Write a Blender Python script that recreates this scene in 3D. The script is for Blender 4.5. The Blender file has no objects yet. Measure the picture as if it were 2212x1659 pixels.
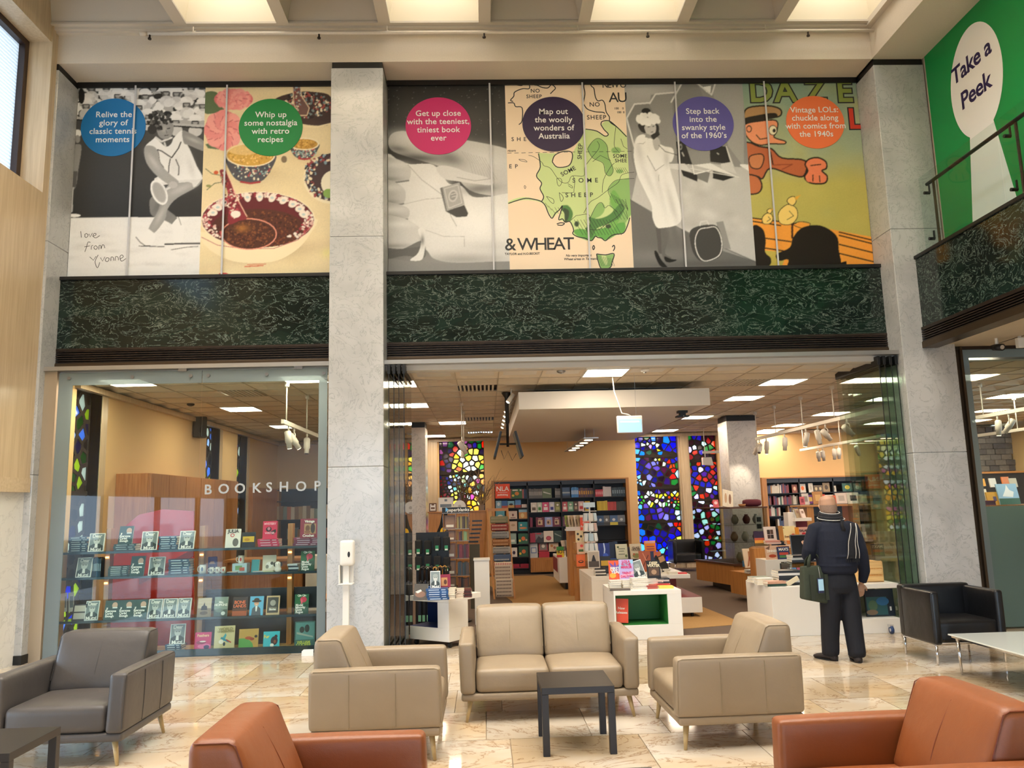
import bpy, bmesh, math, random
import numpy as np
from mathutils import Vector, Matrix
random.seed(7); RNG = np.random.default_rng(11)
C = bpy.context.scene.collection
S = bpy.context.scene

# ------------------------------------------------------------------ camera
CAM_F = 1703.2; YAW, PITCH, ROLL = 0.03773, 0.15126, -0.02676
EYE = np.array([0.0, 0.0, 1.62])
def cam_axes():
    cy, sy = math.cos(YAW), math.sin(YAW); cp, sp = math.cos(PITCH), math.sin(PITCH); cr, sr = math.cos(ROLL), math.sin(ROLL)
    f = np.array([sy*cp, cy*cp, sp]); r = np.array([cy, -sy, 0.0]); u = np.cross(r, f)
    return cr*r+sr*u, -sr*r+cr*u, f
AR, AU, AF = cam_axes()
cam_d = bpy.data.cameras.new('camera'); cam = bpy.data.objects.new('camera', cam_d); C.objects.link(cam)
cam_d.sensor_width = 36.0; cam_d.lens = CAM_F/2212*36.0; cam_d.clip_start = 0.05; cam_d.clip_end = 200
cam.matrix_world = Matrix(((AR[0], AU[0], -AF[0], EYE[0]), (AR[1], AU[1], -AF[1], EYE[1]), (AR[2], AU[2], -AF[2], EYE[2]), (0, 0, 0, 1)))
S.camera = cam
def at(px, py, X=None, Y=None, Z=None):
    """the point of a real plane (X, Y or Z given) that the photograph shows at this pixel"""
    d = (px-1106)/CAM_F*AR-(py-829.5)/CAM_F*AU+AF
    t = (Y-EYE[1])/d[1] if Y is not None else (Z-EYE[2])/d[2] if Z is not None else (X-EYE[0])/d[0]
    return Vector(EYE+d*t)

# ------------------------------------------------------------------ world, exposure
S.view_settings.view_transform = 'Standard'; S.view_settings.look = 'None'
S.view_settings.gamma = 1.0; S.view_settings.exposure = 0.22
try: S.view_settings.use_curve_mapping = False
except Exception: pass
W = bpy.data.worlds.new('sky'); S.world = W; W.use_nodes = True
bg = W.node_tree.nodes['Background']; bg.inputs[0].default_value = (0.62, 0.80, 1.0, 1); bg.inputs[1].default_value = 5.0
try:
    S.cycles.max_bounces = 7; S.cycles.diffuse_bounces = 4; S.cycles.glossy_bounces = 4
    S.cycles.transparent_max_bounces = 24; S.cycles.transmission_bounces = 6
    S.cycles.caustics_reflective = False; S.cycles.caustics_refractive = False
    S.cycles.sample_clamp_indirect = 6.0; S.cycles.use_denoising = True
except Exception: pass

def area(name, loc, size, power, col=(1, .93, .82), rot=(0, 0, 0), spread=None):
    l = bpy.data.lights.new(name, 'AREA'); l.shape = 'RECTANGLE'; l.size = size[0]; l.size_y = size[1]
    l.energy = power; l.color = col
    if spread: l.spread = spread
    o = bpy.data.objects.new(name, l); o.location = loc; o.rotation_euler = rot; C.objects.link(o); return o
# coffer lamps over the foyer (one in each lit coffer)
COF_X0, COF_W = -3.665, 1.262
for row in range(6):
    for k in range(-1, 7):
        if (k+row) % 2 == 0:
            area('coffer_light', (COF_X0+(k+.5)*COF_W, 8.55-row*1.32, 8.34), (.75, .75), 9 if row == 0 else 62, (1, .97, .92))

# ------------------------------------------------------------------ materials
def lin(c):
    if isinstance(c, str):
        c = c.lstrip('#'); c = tuple(int(c[i:i+2], 16)/255 for i in (0, 2, 4))
    return tuple(((x/12.92) if x <= .04045 else ((x+.055)/1.055)**2.4) for x in c[:3])
MC = {}
def mat(name, col='#808080', rough=.5, metal=0., spec=.5, emit=0., var=0., scale=20., bump=0., coat=0., ecol=None, aniso=None):
    key = (name, col, rough, metal, emit)
    if key in MC: return MC[key]
    m = bpy.data.materials.new(name); m.use_nodes = True; nt = m.node_tree; b = nt.nodes['Principled BSDF']
    c = lin(col)+(1,); b.inputs['Base Color'].default_value = c; b.inputs['Roughness'].default_value = rough
    b.inputs['Metallic'].default_value = metal; b.inputs['Specular IOR Level'].default_value = spec
    if coat: b.inputs['Coat Weight'].default_value = coat; b.inputs['Coat Roughness'].default_value = .08
    if emit:
        b.inputs['Emission Color'].default_value = (lin(ecol)+(1,)) if ecol else c; b.inputs['Emission Strength'].default_value = emit
    if var or bump:
        tc = nt.nodes.new('ShaderNodeTexCoord'); mp = nt.nodes.new('ShaderNodeMapping'); nz = nt.nodes.new('ShaderNodeTexNoise')
        nt.links.new(tc.outputs['Object'], mp.inputs[0]); nt.links.new(mp.outputs[0], nz.inputs[0])
        if aniso: mp.inputs['Scale'].default_value = aniso
        nz.inputs['Scale'].default_value = scale; nz.inputs['Detail'].default_value = 5
        if var:
            r = nt.nodes.new('ShaderNodeValToRGB'); nt.links.new(nz.outputs[0], r.inputs[0])
            r.color_ramp.elements[0].position = .3; r.color_ramp.elements[1].position = .7
            r.color_ramp.elements[0].color = tuple(x*(1-var) for x in c[:3])+(1,)
            r.color_ramp.elements[1].color = tuple(min(1, x*(1+var)) for x in c[:3])+(1,)
            nt.links.new(r.outputs[0], b.inputs['Base Color'])
        if bump:
            bp = nt.nodes.new('ShaderNodeBump'); bp.inputs['Strength'].default_value = bump; bp.inputs['Distance'].default_value = .004
            nt.links.new(nz.outputs[0], bp.inputs['Height']); nt.links.new(bp.outputs[0], b.inputs['Normal'])
    MC[key] = m; return m

def marble(name, base, vein, scale=2.2, thr=.04, rough=.12, warp=1.2, base2=None, vein2=None, rnd=False, stretch=(1, 1, 1), amount=1.):
    m = bpy.data.materials.new(name); m.use_nodes = True; nt = m.node_tree; N = nt.nodes; L = nt.links; b = N['Principled BSDF']
    b.inputs['Roughness'].default_value = rough
    tc = N.new('ShaderNodeTexCoord'); mp = N.new('ShaderNodeMapping'); mp.inputs['Scale'].default_value = stretch
    L.new(tc.outputs['Object'], mp.inputs[0]); src = mp.outputs[0]
    if rnd:
        oi = N.new('ShaderNodeObjectInfo'); mu = N.new('ShaderNodeMath'); mu.operation = 'MULTIPLY'; mu.inputs[1].default_value = 57.
        L.new(oi.outputs['Random'], mu.inputs[0]); ad = N.new('ShaderNodeVectorMath'); ad.operation = 'ADD'
        L.new(src, ad.inputs[0]); L.new(mu.outputs[0], ad.inputs[1]); src = ad.outputs[0]
    n1 = N.new('ShaderNodeTexNoise'); n1.inputs['Scale'].default_value = scale; n1.inputs['Detail'].default_value = 7; n1.inputs['Roughness'].default_value = .62; n1.inputs['Distortion'].default_value = warp
    L.new(src, n1.inputs[0])
    a = N.new('ShaderNodeMath'); a.operation = 'SUBTRACT'; a.inputs[1].default_value = .5; L.new(n1.outputs[0], a.inputs[0])
    ab = N.new('ShaderNodeMath'); ab.operation = 'ABSOLUTE'; L.new(a.outputs[0], ab.inputs[0])
    mr = N.new('ShaderNodeMapRange'); mr.inputs['From Min'].default_value = 0; mr.inputs['From Max'].default_value = thr; mr.inputs['To Min'].default_value = amount; mr.inputs['To Max'].default_value = 0
    L.new(ab.outputs[0], mr.inputs[0])
    n2 = N.new('ShaderNodeTexNoise'); n2.inputs['Scale'].default_value = scale*.45; n2.inputs['Detail'].default_value = 4; n2.inputs['Distortion'].default_value = .8; L.new(src, n2.inputs[0])
    rp = N.new('ShaderNodeValToRGB'); L.new(n2.outputs[0], rp.inputs[0])
    rp.color_ramp.elements[0].position = .36; rp.color_ramp.elements[1].position = .64
    rp.color_ramp.elements[0].color = lin(base2 or base)+(1,); rp.color_ramp.elements[1].color = lin(base)+(1,)
    mx = N.new('ShaderNodeMix'); mx.data_type = 'RGBA'; L.new(mr.outputs[0], mx.inputs[0]); L.new(rp.outputs[0], mx.inputs[6]); mx.inputs[7].default_value = lin(vein)+(1,)
    out = mx.outputs[2]
    if rnd:
        hs = N.new('ShaderNodeHueSaturation'); m3 = N.new('ShaderNodeMapRange'); m3.inputs['To Min'].default_value = .82; m3.inputs['To Max'].default_value = 1.1
        L.new(oi.outputs['Random'], m3.inputs[0]); L.new(m3.outputs[0], hs.inputs['Value']); L.new(out, hs.inputs['Color']); out = hs.outputs[0]
    L.new(out, b.inputs['Base Color']); return m

def glass(name, tint='#e8f2ee', refl=1.0, frost=0.):
    m = bpy.data.materials.new(name); m.use_nodes = True; nt = m.node_tree; N = nt.nodes; L = nt.links
    for n in list(N): N.remove(n)
    o = N.new('ShaderNodeOutputMaterial'); t = N.new('ShaderNodeBsdfTransparent'); t.inputs[0].default_value = lin(tint)+(1,)
    g = N.new('ShaderNodeBsdfGlossy'); g.inputs['Roughness'].default_value = .02 if not frost else .25
    fr = N.new('ShaderNodeFresnel'); fr.inputs[0].default_value = 1.5
    mu = N.new('ShaderNodeMath'); mu.operation = 'MULTIPLY'; mu.inputs[1].default_value = refl; mu.use_clamp = True; L.new(fr.outputs[0], mu.inputs[0])
    ge = N.new('ShaderNodeNewGeometry'); iv = N.new('ShaderNodeMath'); iv.operation = 'SUBTRACT'; iv.inputs[0].default_value = 1.; L.new(ge.outputs['Backfacing'], iv.inputs[1]); m0 = N.new('ShaderNodeMath'); m0.operation = 'MULTIPLY'; L.new(mu.outputs[0], m0.inputs[0]); L.new(iv.outputs[0], m0.inputs[1]); mu = m0
    mx = N.new('ShaderNodeMixShader'); L.new(mu.outputs[0], mx.inputs[0]); 
    if frost:
        d = N.new('ShaderNodeBsdfDiffuse'); d.inputs[0].default_value = lin(tint)+(1,)
        tl = N.new('ShaderNodeBsdfTranslucent'); tl.inputs[0].default_value = lin(tint)+(1,)
        m1 = N.new('ShaderNodeMixShader'); m1.inputs[0].default_value = .5; L.new(d.outputs[0], m1.inputs[1]); L.new(tl.outputs[0], m1.inputs[2])
        m2 = N.new('ShaderNodeMixShader'); m2.inputs[0].default_value = frost; L.new(t.outputs[0], m2.inputs[1]); L.new(m1.outputs[0], m2.inputs[2])
        L.new(m2.outputs[0], mx.inputs[1])
    else: L.new(t.outputs[0], mx.inputs[1])
    L.new(g.outputs[0], mx.inputs[2]); L.new(mx.outputs[0], o.inputs[0]); return m

def wood(name, c1, c2, scale=9., axis='z', rough=.4):
    m = bpy.data.materials.new(name); m.use_nodes = True; nt = m.node_tree; N = nt.nodes; L = nt.links; b = N['Principled BSDF']
    b.inputs['Roughness'].default_value = rough
    tc = N.new('ShaderNodeTexCoord'); mp = N.new('ShaderNodeMapping'); mp.inputs['Scale'].default_value = {'z': (6, 6, .35), 'x': (.35, 6, 6), 'y': (6, .35, 6)}[axis]
    n = N.new('ShaderNodeTexNoise'); n.inputs['Scale'].default_value = scale; n.inputs['Detail'].default_value = 4
    L.new(tc.outputs['Object'], mp.inputs[0]); L.new(mp.outputs[0], n.inputs[0])
    r = N.new('ShaderNodeValToRGB'); r.color_ramp.elements[0].position = .35; r.color_ramp.elements[1].position = .65
    r.color_ramp.elements[0].color = lin(c1)+(1,); r.color_ramp.elements[1].color = lin(c2)+(1,)
    L.new(n.outputs[0], r.inputs[0]); L.new(r.outputs[0], b.inputs['Base Color']); return m

M_FLOOR = marble('cream_marble', '#d2c7b7', '#8c6640', 1.5, .018, .08, 1.8, '#c2aa88', rnd=True, stretch=(1, 1.7, 1), amount=.75)
M_JOINT = mat('floor_joint', '#a5927a', .7)
M_COL = marble('grey_marble', '#c0c1c1', '#8d8f90', 3.4, .018, .16, 2.6, '#b1b2b2', amount=.7)
M_COL2 = marble('pale_marble', '#dcd8d2', '#8c8a88', 2.6, .02, .16, 2.6, '#cfccc8', amount=.5)
M_GREEN = marble('green_marble', '#1b2b25', '#93a196', 3.6, .011, .12, 2.6, '#121c19', amount=.85, stretch=(.8, 1, 1.6))
M_TRAV = wood('travertine', '#bfa888', '#cdb898', 5., 'z', .3)
M_TRAV2 = wood('travertine_flat', '#c2ac8c', '#d0bb9c', 5., 'x', .3)
M_WHITE_MARB = marble('white_marble', '#eceae6', '#b8b6b4', 2., .02, .2, 2., '#e4e2de', amount=.4)
M_PLASTER = mat('cream_plaster', '#cfc4b4', .8, var=.03, scale=60, bump=.15)
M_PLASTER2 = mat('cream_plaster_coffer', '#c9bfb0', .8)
M_COFL = mat('coffer_cream', '#ece2cc', .8)  # lighter copy of the coffer plaster; the lamplight is put into its colour
M_BLACK = mat('black_band', '#0c0c0d', .45)
M_BRONZE = mat('dark_bronze', '#3a3029', .38, .6, var=.1, scale=8)
M_BRONZE2 = mat('bronze_channel', '#554636', .35, .7)
M_ALU = mat('satin_aluminium', '#b9b6b0', .35, .8)
M_BEIGE = mat('beige_wall_paper', '#dbb985', .75, var=.03, scale=90, bump=.2)
M_CEIL = mat('shop_ceiling_metal', '#ddd2bf', .6)
M_CARPET = mat('brown_carpet', '#5c4c40', .95, var=.12, scale=120, bump=.4)
M_CARPET2 = mat('tan_carpet', '#9c7746', .95, var=.12, scale=120, bump=.4)
M_WHITE = mat('white_lacquer', '#e6e3dc', .35)
M_WHITEP = mat('white_paint', '#dedad2', .5)
M_OAK = wood('oak', '#a8713a', '#bd8549', 7., 'z')
M_OAKX = wood('oak_side', '#a8713a', '#bd8549', 7., 'x')
M_WAL = wood('red_oak', '#9c6434', '#b27a44', 7., 'z')
M_PINE = wood('pine', '#c59a5e', '#dcb679', 6., 'x', .55)
M_DARKSH = mat('black_shelf', '#1b1b1e', .5)
M_GL = glass('clear_glass', '#f3f9f6', 1.25)
M_GLB = glass('balustrade_glass', '#f4f9f7', .6)
M_GLG = glass('green_glass', '#eef5f1', 1.5)
M_FROST = glass('frosted_glass', '#8fa8a0', .5, .86)
M_FROSTE = glass('frosted_edge', '#a9b6b8', .5, .8)
M_CHROME = mat('chrome', '#d8d8da', .12, 1.)
M_STEEL = mat('steel', '#9c9c9c', .3, 1.)
M_RUB = mat('black_rubber', '#101011', .6)

# ------------------------------------------------------------------ mesh builder
BOXF = ((0, 3, 2, 1), (4, 5, 6, 7), (0, 1, 5, 4), (1, 2, 6, 5), (2, 3, 7, 6), (3, 0, 4, 7))
class MB:
    def __init__(s): s.v = []; s.f = []; s.m = []
    def add(s, vs, fs, mi=0, T=None):
        o = len(s.v)
        if T is not None: vs = [tuple(T @ Vector(v)) for v in vs]
        s.v += [tuple(v) for v in vs]; s.f += [tuple(i+o for i in f) for f in fs]; s.m += [mi]*len(fs); return s
    def box(s, x0, x1, y0, y1, z0, z1, mi=0, T=None):
        return s.add([(x0, y0, z0), (x1, y0, z0), (x1, y1, z0), (x0, y1, z0), (x0, y0, z1), (x1, y0, z1), (x1, y1, z1), (x0, y1, z1)], BOXF, mi, T)
    def quad(s, a, b, c, d, mi=0): return s.add([a, b, c, d], [(0, 1, 2, 3)], mi)
    def poly(s, pts, mi=0): return s.add(pts, [tuple(range(len(pts)))], mi)
    def prism(s, pts, d, mi=0, T=None):
        """pts: 3D polygon; d: extrusion vector"""
        n = len(pts); p = [Vector(q) for q in pts]; q = [a+Vector(d) for a in p]
        fs = [tuple(range(n-1, -1, -1)), tuple(range(n, 2*n))]+[(i, (i+1) % n, n+(i+1) % n, n+i) for i in range(n)]
        return s.add([tuple(a) for a in p+q], fs, mi, T)
    def tube(s, pts, r, n=8, mi=0, cap=True, T=None):
        pts = [Vector(p) for p in pts]; k = len(pts); rs = r if isinstance(r, (list, tuple)) else [r]*k
        vs = []; prev = None
        for i, p in enumerate(pts):
            d = (pts[min(i+1, k-1)]-pts[max(i-1, 0)])
            if d.length < 1e-9: d = Vector((0, 0, 1))
            d.normalize()
            if prev is None: a = d.orthogonal().normalized()
            else:
                a = prev-d*prev.dot(d)
                a = a.normalized() if a.length > 1e-6 else d.orthogonal().normalized()
            prev = a; b = d.cross(a)
            for j in range(n):
                t = 2*math.pi*j/n; vs.append(tuple(p+(a*math.cos(t)+b*math.sin(t))*rs[i]))
        fs = [(i*n+j, i*n+(j+1) % n, (i+1)*n+(j+1) % n, (i+1)*n+j) for i in range(k-1) for j in range(n)]
        if cap: fs += [tuple(range(n-1, -1, -1)), tuple((k-1)*n+j for j in range(n))]
        return s.add(vs, fs, mi, T)
    def lathe(s, prof, c=(0, 0, 0), n=16, mi=0, T=None):
        return s.tube([(c[0], c[1], c[2]+z) for r, z in prof], [max(r, 1e-4) for r, z in prof], n, mi, True, T)
    def loft(s, rings, n=16, mi=0, cap=True, T=None, p=2.0):
        """rings: (center, rx vector, ry vector)"""
        vs = []
        for c, a, b in rings:
            c = Vector(c); a = Vector(a); b = Vector(b)
            for j in range(n):
                t = 2*math.pi*j/n; ct, st = math.cos(t), math.sin(t)
                x = math.copysign(abs(ct)**(2/p), ct); y = math.copysign(abs(st)**(2/p), st)
                vs.append(tuple(c+a*x+b*y))
        k = len(rings)
        fs = [(i*n+j, i*n+(j+1) % n, (i+1)*n+(j+1) % n, (i+1)*n+j) for i in range(k-1) for j in range(n)]
        if cap: fs += [tuple(range(n-1, -1, -1)), tuple((k-1)*n+j for j in range(n))]
        return s.add(vs, fs, mi, T)
    def soft(s, x0, x1, y0, y1, z0, z1, r=.03, mi=0, puff=(0, 0, 0), f=None, T=None, k=5, rs=3):
        """rounded cushion-like box; puff swells the +/- faces of each axis, f deforms a vertex"""
        c = Vector(((x0+x1)/2, (y0+y1)/2, (z0+z1)/2)); h = Vector(((x1-x0)/2, (y1-y0)/2, (z1-z0)/2)); r = min(r, min(h)*.98)
        def line(hh):
            a = [-hh+r*(1-math.cos(math.pi/2*i/rs)) for i in range(rs+1)]; inner = [(-hh+r)+(2*hh-2*r)*i/k for i in range(1, k)]
            return a+inner+[-q for q in reversed(a)]
        LX, LY, LZ = line(h.x), line(h.y), line(h.z); idx = {}; vs = []
        def vert(i, j, l):
            key = (i, j, l)
            if key not in idx:
                p = Vector((LX[i], LY[j], LZ[l])); q = Vector([max(-(h[a]-r), min(h[a]-r, p[a])) for a in range(3)]); d = p-q
                if d.length > 1e-9: p = q+d.normalized()*r
                u = [p[a]/h[a] for a in range(3)]
                for a in range(3):
                    if puff[a]:
                        b, e = (a+1) % 3, (a+2) % 3
                        p[a] += puff[a]*u[a]*max(0, 1-u[b]**2)*max(0, 1-u[e]**2)
                p = p+c
                if f: p = Vector(f(p))
                idx[key] = len(vs); vs.append(tuple(p))
            return idx[key]
        nx, ny, nz = len(LX)-1, len(LY)-1, len(LZ)-1; fs = []
        for i in range(nx):
            for j in range(ny):
                fs.append((vert(i, j, 0), vert(i, j+1, 0), vert(i+1, j+1, 0), vert(i+1, j, 0)))
                fs.append((vert(i, j, nz), vert(i+1, j, nz), vert(i+1, j+1, nz), vert(i, j+1, nz)))
        for i in range(nx):
            for l in range(nz):
                fs.append((vert(i, 0, l), vert(i+1, 0, l), vert(i+1, 0, l+1), vert(i, 0, l+1)))
                fs.append((vert(i, ny, l), vert(i, ny, l+1), vert(i+1, ny, l+1), vert(i+1, ny, l)))
        for j in range(ny):
            for l in range(nz):
                fs.append((vert(0, j, l), vert(0, j, l+1), vert(0, j+1, l+1), vert(0, j+1, l)))
                fs.append((vert(nx, j, l), vert(nx, j+1, l), vert(nx, j+1, l+1), vert(nx, j, l+1)))
        return s.add(vs, fs, mi, T)
    def build(s, name, mats, parent=None, smooth=False, bevel=0, loc=None, rot=None):
        me = bpy.data.meshes.new(name); me.from_pydata(s.v, [], s.f)
        mats = mats if isinstance(mats, (list, tuple)) else [mats]
        for m in mats: me.materials.append(m)
        if len(mats) > 1: me.polygons.foreach_set('material_index', s.m)
        if smooth: me.polygons.foreach_set('use_smooth', [True]*len(me.polygons))
        me.update()
        return link(name, me, parent, bevel, loc, rot, smooth)
def link(name, me, parent=None, bevel=0, loc=None, rot=None, smooth=False):
    o = bpy.data.objects.new(name, me); C.objects.link(o)
    if parent is not None: o.parent = parent
    if loc is not None: o.location = loc
    if rot is not None: o.rotation_euler = rot
    if bevel:
        b = o.modifiers.new('b', 'BEVEL'); b.width = bevel; b.segments = 2; b.limit_method = 'ANGLE'
    return o
def tag(o, label=None, cat=None, group=None, kind=None):
    if label: o['label'] = label
    if cat: o['category'] = cat
    if group: o['group'] = group
    if kind: o['kind'] = kind
    return o
def thing(name, label, cat, loc=(0, 0, 0), rotz=0, group=None):
    o = bpy.data.objects.new(name, None); C.objects.link(o); o.empty_display_size = .1
    o.location = loc; o.rotation_euler = (0, 0, rotz); return tag(o, label, cat, group)
def struct(name, mb, mats, parent=None, bevel=0):
    if mb.v: o = mb.build(name, mats, parent, bevel=bevel)
    else:
        o = bpy.data.objects.new(name, None); C.objects.link(o); o.empty_display_size = .1
    if parent is None: o['kind'] = 'structure'
    return o
def B(*a): return MB().box(*a)
def text(name, s, parent, size, mat_, loc, rot=(math.pi/2, 0, 0), align='CENTER', bold=0., ext=.0004, spacing=1., line=1., shear=0., yalign='CENTER'):
    c = bpy.data.curves.new(name, 'FONT'); c.body = s; c.size = size; c.align_x = align; c.align_y = yalign
    c.offset = bold; c.extrude = ext; c.space_character = spacing; c.space_line = line; c.shear = shear; c.resolution_u = 3
    key = (s, round(size, 4), align, yalign, round(bold, 5), ext, spacing, line, shear, mat_.name)
    if key not in TXC:
        tmp = bpy.data.objects.new('tmp', c); me = bpy.data.meshes.new_from_object(tmp); bpy.data.objects.remove(tmp); me.materials.clear(); me.materials.append(mat_); TXC[key] = me
    bpy.data.curves.remove(c)
    o = bpy.data.objects.new(name, TXC[key]); C.objects.link(o)
    if parent is not None: o.parent = parent
    o.location = loc; o.rotation_euler = rot; return o
TXC = {}
def copy_tree(o, parent=None):
    c = o.copy(); C.objects.link(c)
    if parent is not None: c.parent = parent
    for ch in list(o.children): copy_tree(ch, c)
    return c
# ================================================================== THE SETTING
XL, XR = -5.19, 5.14          # inner faces of the outer columns
YC, YG, YP, YW = 9.30, 9.63, 9.77, 9.42   # column front, green beam face, poster plane, shop glass
YB, ZS = 19.3, 3.25           # shop back wall, shop ceiling
# floor: base slab, then each marble tile of the foyer
fl = struct('floor', B(-9, 13, -8, 9.62, -.2, -.012), M_JOINT)
tiles = {}
rows = [9.62-.76*i for i in range(11)]
for ri in range(10):
    y1, y0 = rows[ri], rows[ri+1]; x = -5.25-random.random()*.5
    while x < 9.0 and (ri < 9):
        w = random.choice((.38, .56, .56, .74, .74, .9))
        key = w
        if key not in tiles:
            me = MB().box(.003, w-.003, .003, .757, -.02, 0); tiles[key] = me
            mesh = bpy.data.meshes.new('tile'); mesh.from_pydata(me.v, [], me.f); mesh.materials.append(M_FLOOR); tiles[key] = mesh
        o = link('tile', tiles[key], fl, loc=(x, y0, random.uniform(-.0006, 0)))
        x += w
struct('floor_far', B(-9, 13, -8, rows[9], -.012, 0), M_FLOOR)
o = struct('floor_carpet', B(-5.05, 13, 9.62, 19.4, -.2, .0), M_CARPET)
MB().prism([(1.15, 9.9, 0), (3.35, 10.5, 0), (3.25, 12.6, 0), (1.3, 18.4, 0), (-.2, 18.4, 0), (.42, 13.7, 0), (.45, 9.9, 0)], (0, 0, .004)).build('carpet_inset', M_CARPET2, o)
struct('ground_outside', B(-60, -9, -40, 40, -.3, -.1), mat('paving', '#9a9994', .9))
struct('ground_forecourt', B(-9, 30, -60, -8, -.3, -.1), mat('paving', '#9a9994', .9))

# columns
def column(name, x0, x1, y0, y1, z1=7.12, band=True, m=M_COL, joints=(2.1, 4.9), ztop=7.2):
    r = struct(name, MB(), m); r['kind'] = 'structure'
    zs = [0]+[j for j in joints if j < z1]+[z1]
    for a, b in zip(zs, zs[1:]): MB().box(x0, x1, y0, y1, a+.0015, b-.0015).build('panel', m, r, bevel=.008)
    MB().box(x0+.01, x1-.01, y0+.01, y1-.01, 0, z1).build('core', m, r)
    if band: MB().box(x0+.01, x1-.01, y0+.01, y1-.01, z1, ztop).build('band', M_BLACK, r)
    return r
column('column_middle', -1.825, -1.175, YC, 9.9, m=M_COL)
column('column_right', 5.14, 5.80, YC, 9.9)
column('column_left', -5.85, XL, YC, 9.9)
# black skirting on the left column, dark strip
struct('baseboard_left', B(-5.86, XL+.012, YC-.012, 9.8, 0, .1), M_BLACK)

# bays between the columns: green marble beam, louvre transom, channel, soffit, black strip
def bay(name, x0, x1):
    g = struct('beam_'+name, MB().box(x0, x1, YG, 9.95, 3.62, 4.50), M_GREEN)
    MB().box(x0, x1, YG-.03, 9.95, 4.50, 4.545).build('ledge', M_BLACK, g, bevel=.004)
    t = struct('trim_louvre_'+name, MB().box(x0, x1, YG+.05, 9.9, 3.45, 3.62), M_BLACK)
    for i in range(6):
        z = 3.455+i*.028; MB().box(x0, x1, YG-.005, YG+.06, z, z+.014).build('slat', M_BRONZE, t)
    MB().box(x0, x1, YG-.01, 9.9, 3.612, 3.64).build('cap', M_BRONZE, t)
    MB().box(x0, x1, YG-.02, 9.72, 3.375, 3.452).build('channel', M_BRONZE2, t, bevel=.004)
    MB().box(x0, x1, YW-.04, YW+.08, 3.325, 3.375).build('rail', M_ALU, t)
    MB().box(x0, x1, YW+.08, 10.0, 3.262, 3.375).build('housing', M_WHITEP, t)
    MB().box(x0, x1, YP-.03, YP+.02, 7.13, 7.2).build('black_strip', M_BLACK, t)
bay('left', XL, -1.825); bay('right', -1.175, XR)
# wall behind the posters, fascia, soffit
struct('wall_upper', B(XL-.6, 9, YP+.02, YP+.2, 4.4, 7.3), M_PLASTER)
struct('beam_fascia', MB().box(-6, 5.15, YC, YP+.2, 7.2, 7.66).box(5.13, 5.80, -8, YP+.2, 7.2, 7.66), M_PLASTER)
struct('trim_cornice', MB().box(-5.35, 5.06, YC-.10, YC+.02, 7.60, 7.68).box(-5.35, 5.09, YC-.06, YC+.02, 7.575, 7.60).box(5.05, 5.15, -8, YC, 7.60, 7.68), M_PLASTER2)

# coffered ceiling: each coffer is a hollow of its own
ce = struct('ceiling', B(-8, 13, -8, 10, 8.45, 8.6), M_PLASTER2)
def coffer(x0, x1, y0, y1, lit):
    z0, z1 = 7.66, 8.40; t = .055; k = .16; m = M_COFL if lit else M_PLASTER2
    b = MB()
    A = [(x0+t, y0+t, z0), (x1-t, y0+t, z0), (x1-t, y1-t, z0), (x0+t, y1-t, z0)]
    Q = [(x0+t+k, y0+t+k, z1), (x1-t-k, y0+t+k, z1), (x1-t-k, y1-t-k, z1), (x0+t+k, y1-t-k, z1)]
    for i in range(4): j = (i+1) % 4; b.quad(A[i], A[j], Q[j], Q[i], 0)
    b.quad(*Q, 0)
    O = [(x0, y0, z0), (x1, y0, z0), (x1, y1, z0), (x0, y1, z0)]
    for i in range(4): j = (i+1) % 4; b.quad(O[i], O[j], A[j], A[i], 1)
    # stepped moulding round the mouth
    for (a, c2, d, e) in ((x0, x1, y0, y0+.075), (x0, x1, y1-.075, y1), (x0, x0+.075, y0+.075, y1-.075), (x1-.075, x1, y0+.075, y1-.075)):
        b.box(a, c2, d, e, z0-.025, z0, 1)
    o = b.build('coffer', [m, M_PLASTER2], ce)
    return o
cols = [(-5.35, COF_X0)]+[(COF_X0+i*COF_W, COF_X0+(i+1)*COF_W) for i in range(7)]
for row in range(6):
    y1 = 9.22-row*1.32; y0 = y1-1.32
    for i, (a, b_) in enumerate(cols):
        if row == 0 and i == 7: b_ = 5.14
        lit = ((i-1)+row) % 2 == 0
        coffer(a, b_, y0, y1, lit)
struct('ceiling_rear', B(-5.35, 5.2, -8, 1.3, 7.66, 7.8), M_PLASTER2)

# left wall: honed travertine, high window, white marble jamb, glazed entrance further back
wl = struct('wall_left', MB(), M_TRAV)
MB().box(-5.7, -5.22, -8, YC, 2.02, 5.46).build('panel', M_TRAV, wl)
MB().box(-5.7, -5.205, -8, YC-.005, 1.9, 2.06).build('header', M_TRAV2, wl)
MB().box(-5.7, -5.22, 9.18, YC, 5.46, 8.4).build('pier', M_TRAV, wl)
MB().box(-5.7, -5.24, -8, 9.18, 7.42, 8.4).build('lintel', M_TRAV, wl)
MB().box(-5.7, -5.22, -8, 3.2, 5.46, 7.42).build('pier', M_TRAV, wl)
MB().box(-5.72, -5.6, 8.35, YC, 0, 1.9).build('jamb', M_WHITE_MARB, wl)
MB().box(-5.6, -5.27, 8.75, YC-.002, 0, 1.9).build('jamb', M_WHITE_MARB, wl)
MB().box(-5.7, -5.27, -8, 1.2, 0, 1.9).build('panel', M_TRAV, wl)
for y in (1.2, 3.1, 5.0, 6.9): MB().box(-5.62, -5.54, y, y+.07, 0, 1.9).build('mullion', M_BRONZE, wl)
wn = struct('window_1', MB(), M_BRONZE)
MB().box(-5.62, -5.5, 9.10, 9.18, 5.46, 7.42).box(-5.62, -5.5, 3.2, 9.1, 7.34, 7.42).box(-5.62, -5.5, 3.2, 9.1, 5.46, 5.53).box(-5.62, -5.5, 6.1, 6.17, 5.53, 7.34).build('frame', mat('dark_frame', '#33221c', .4), wn)
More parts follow.
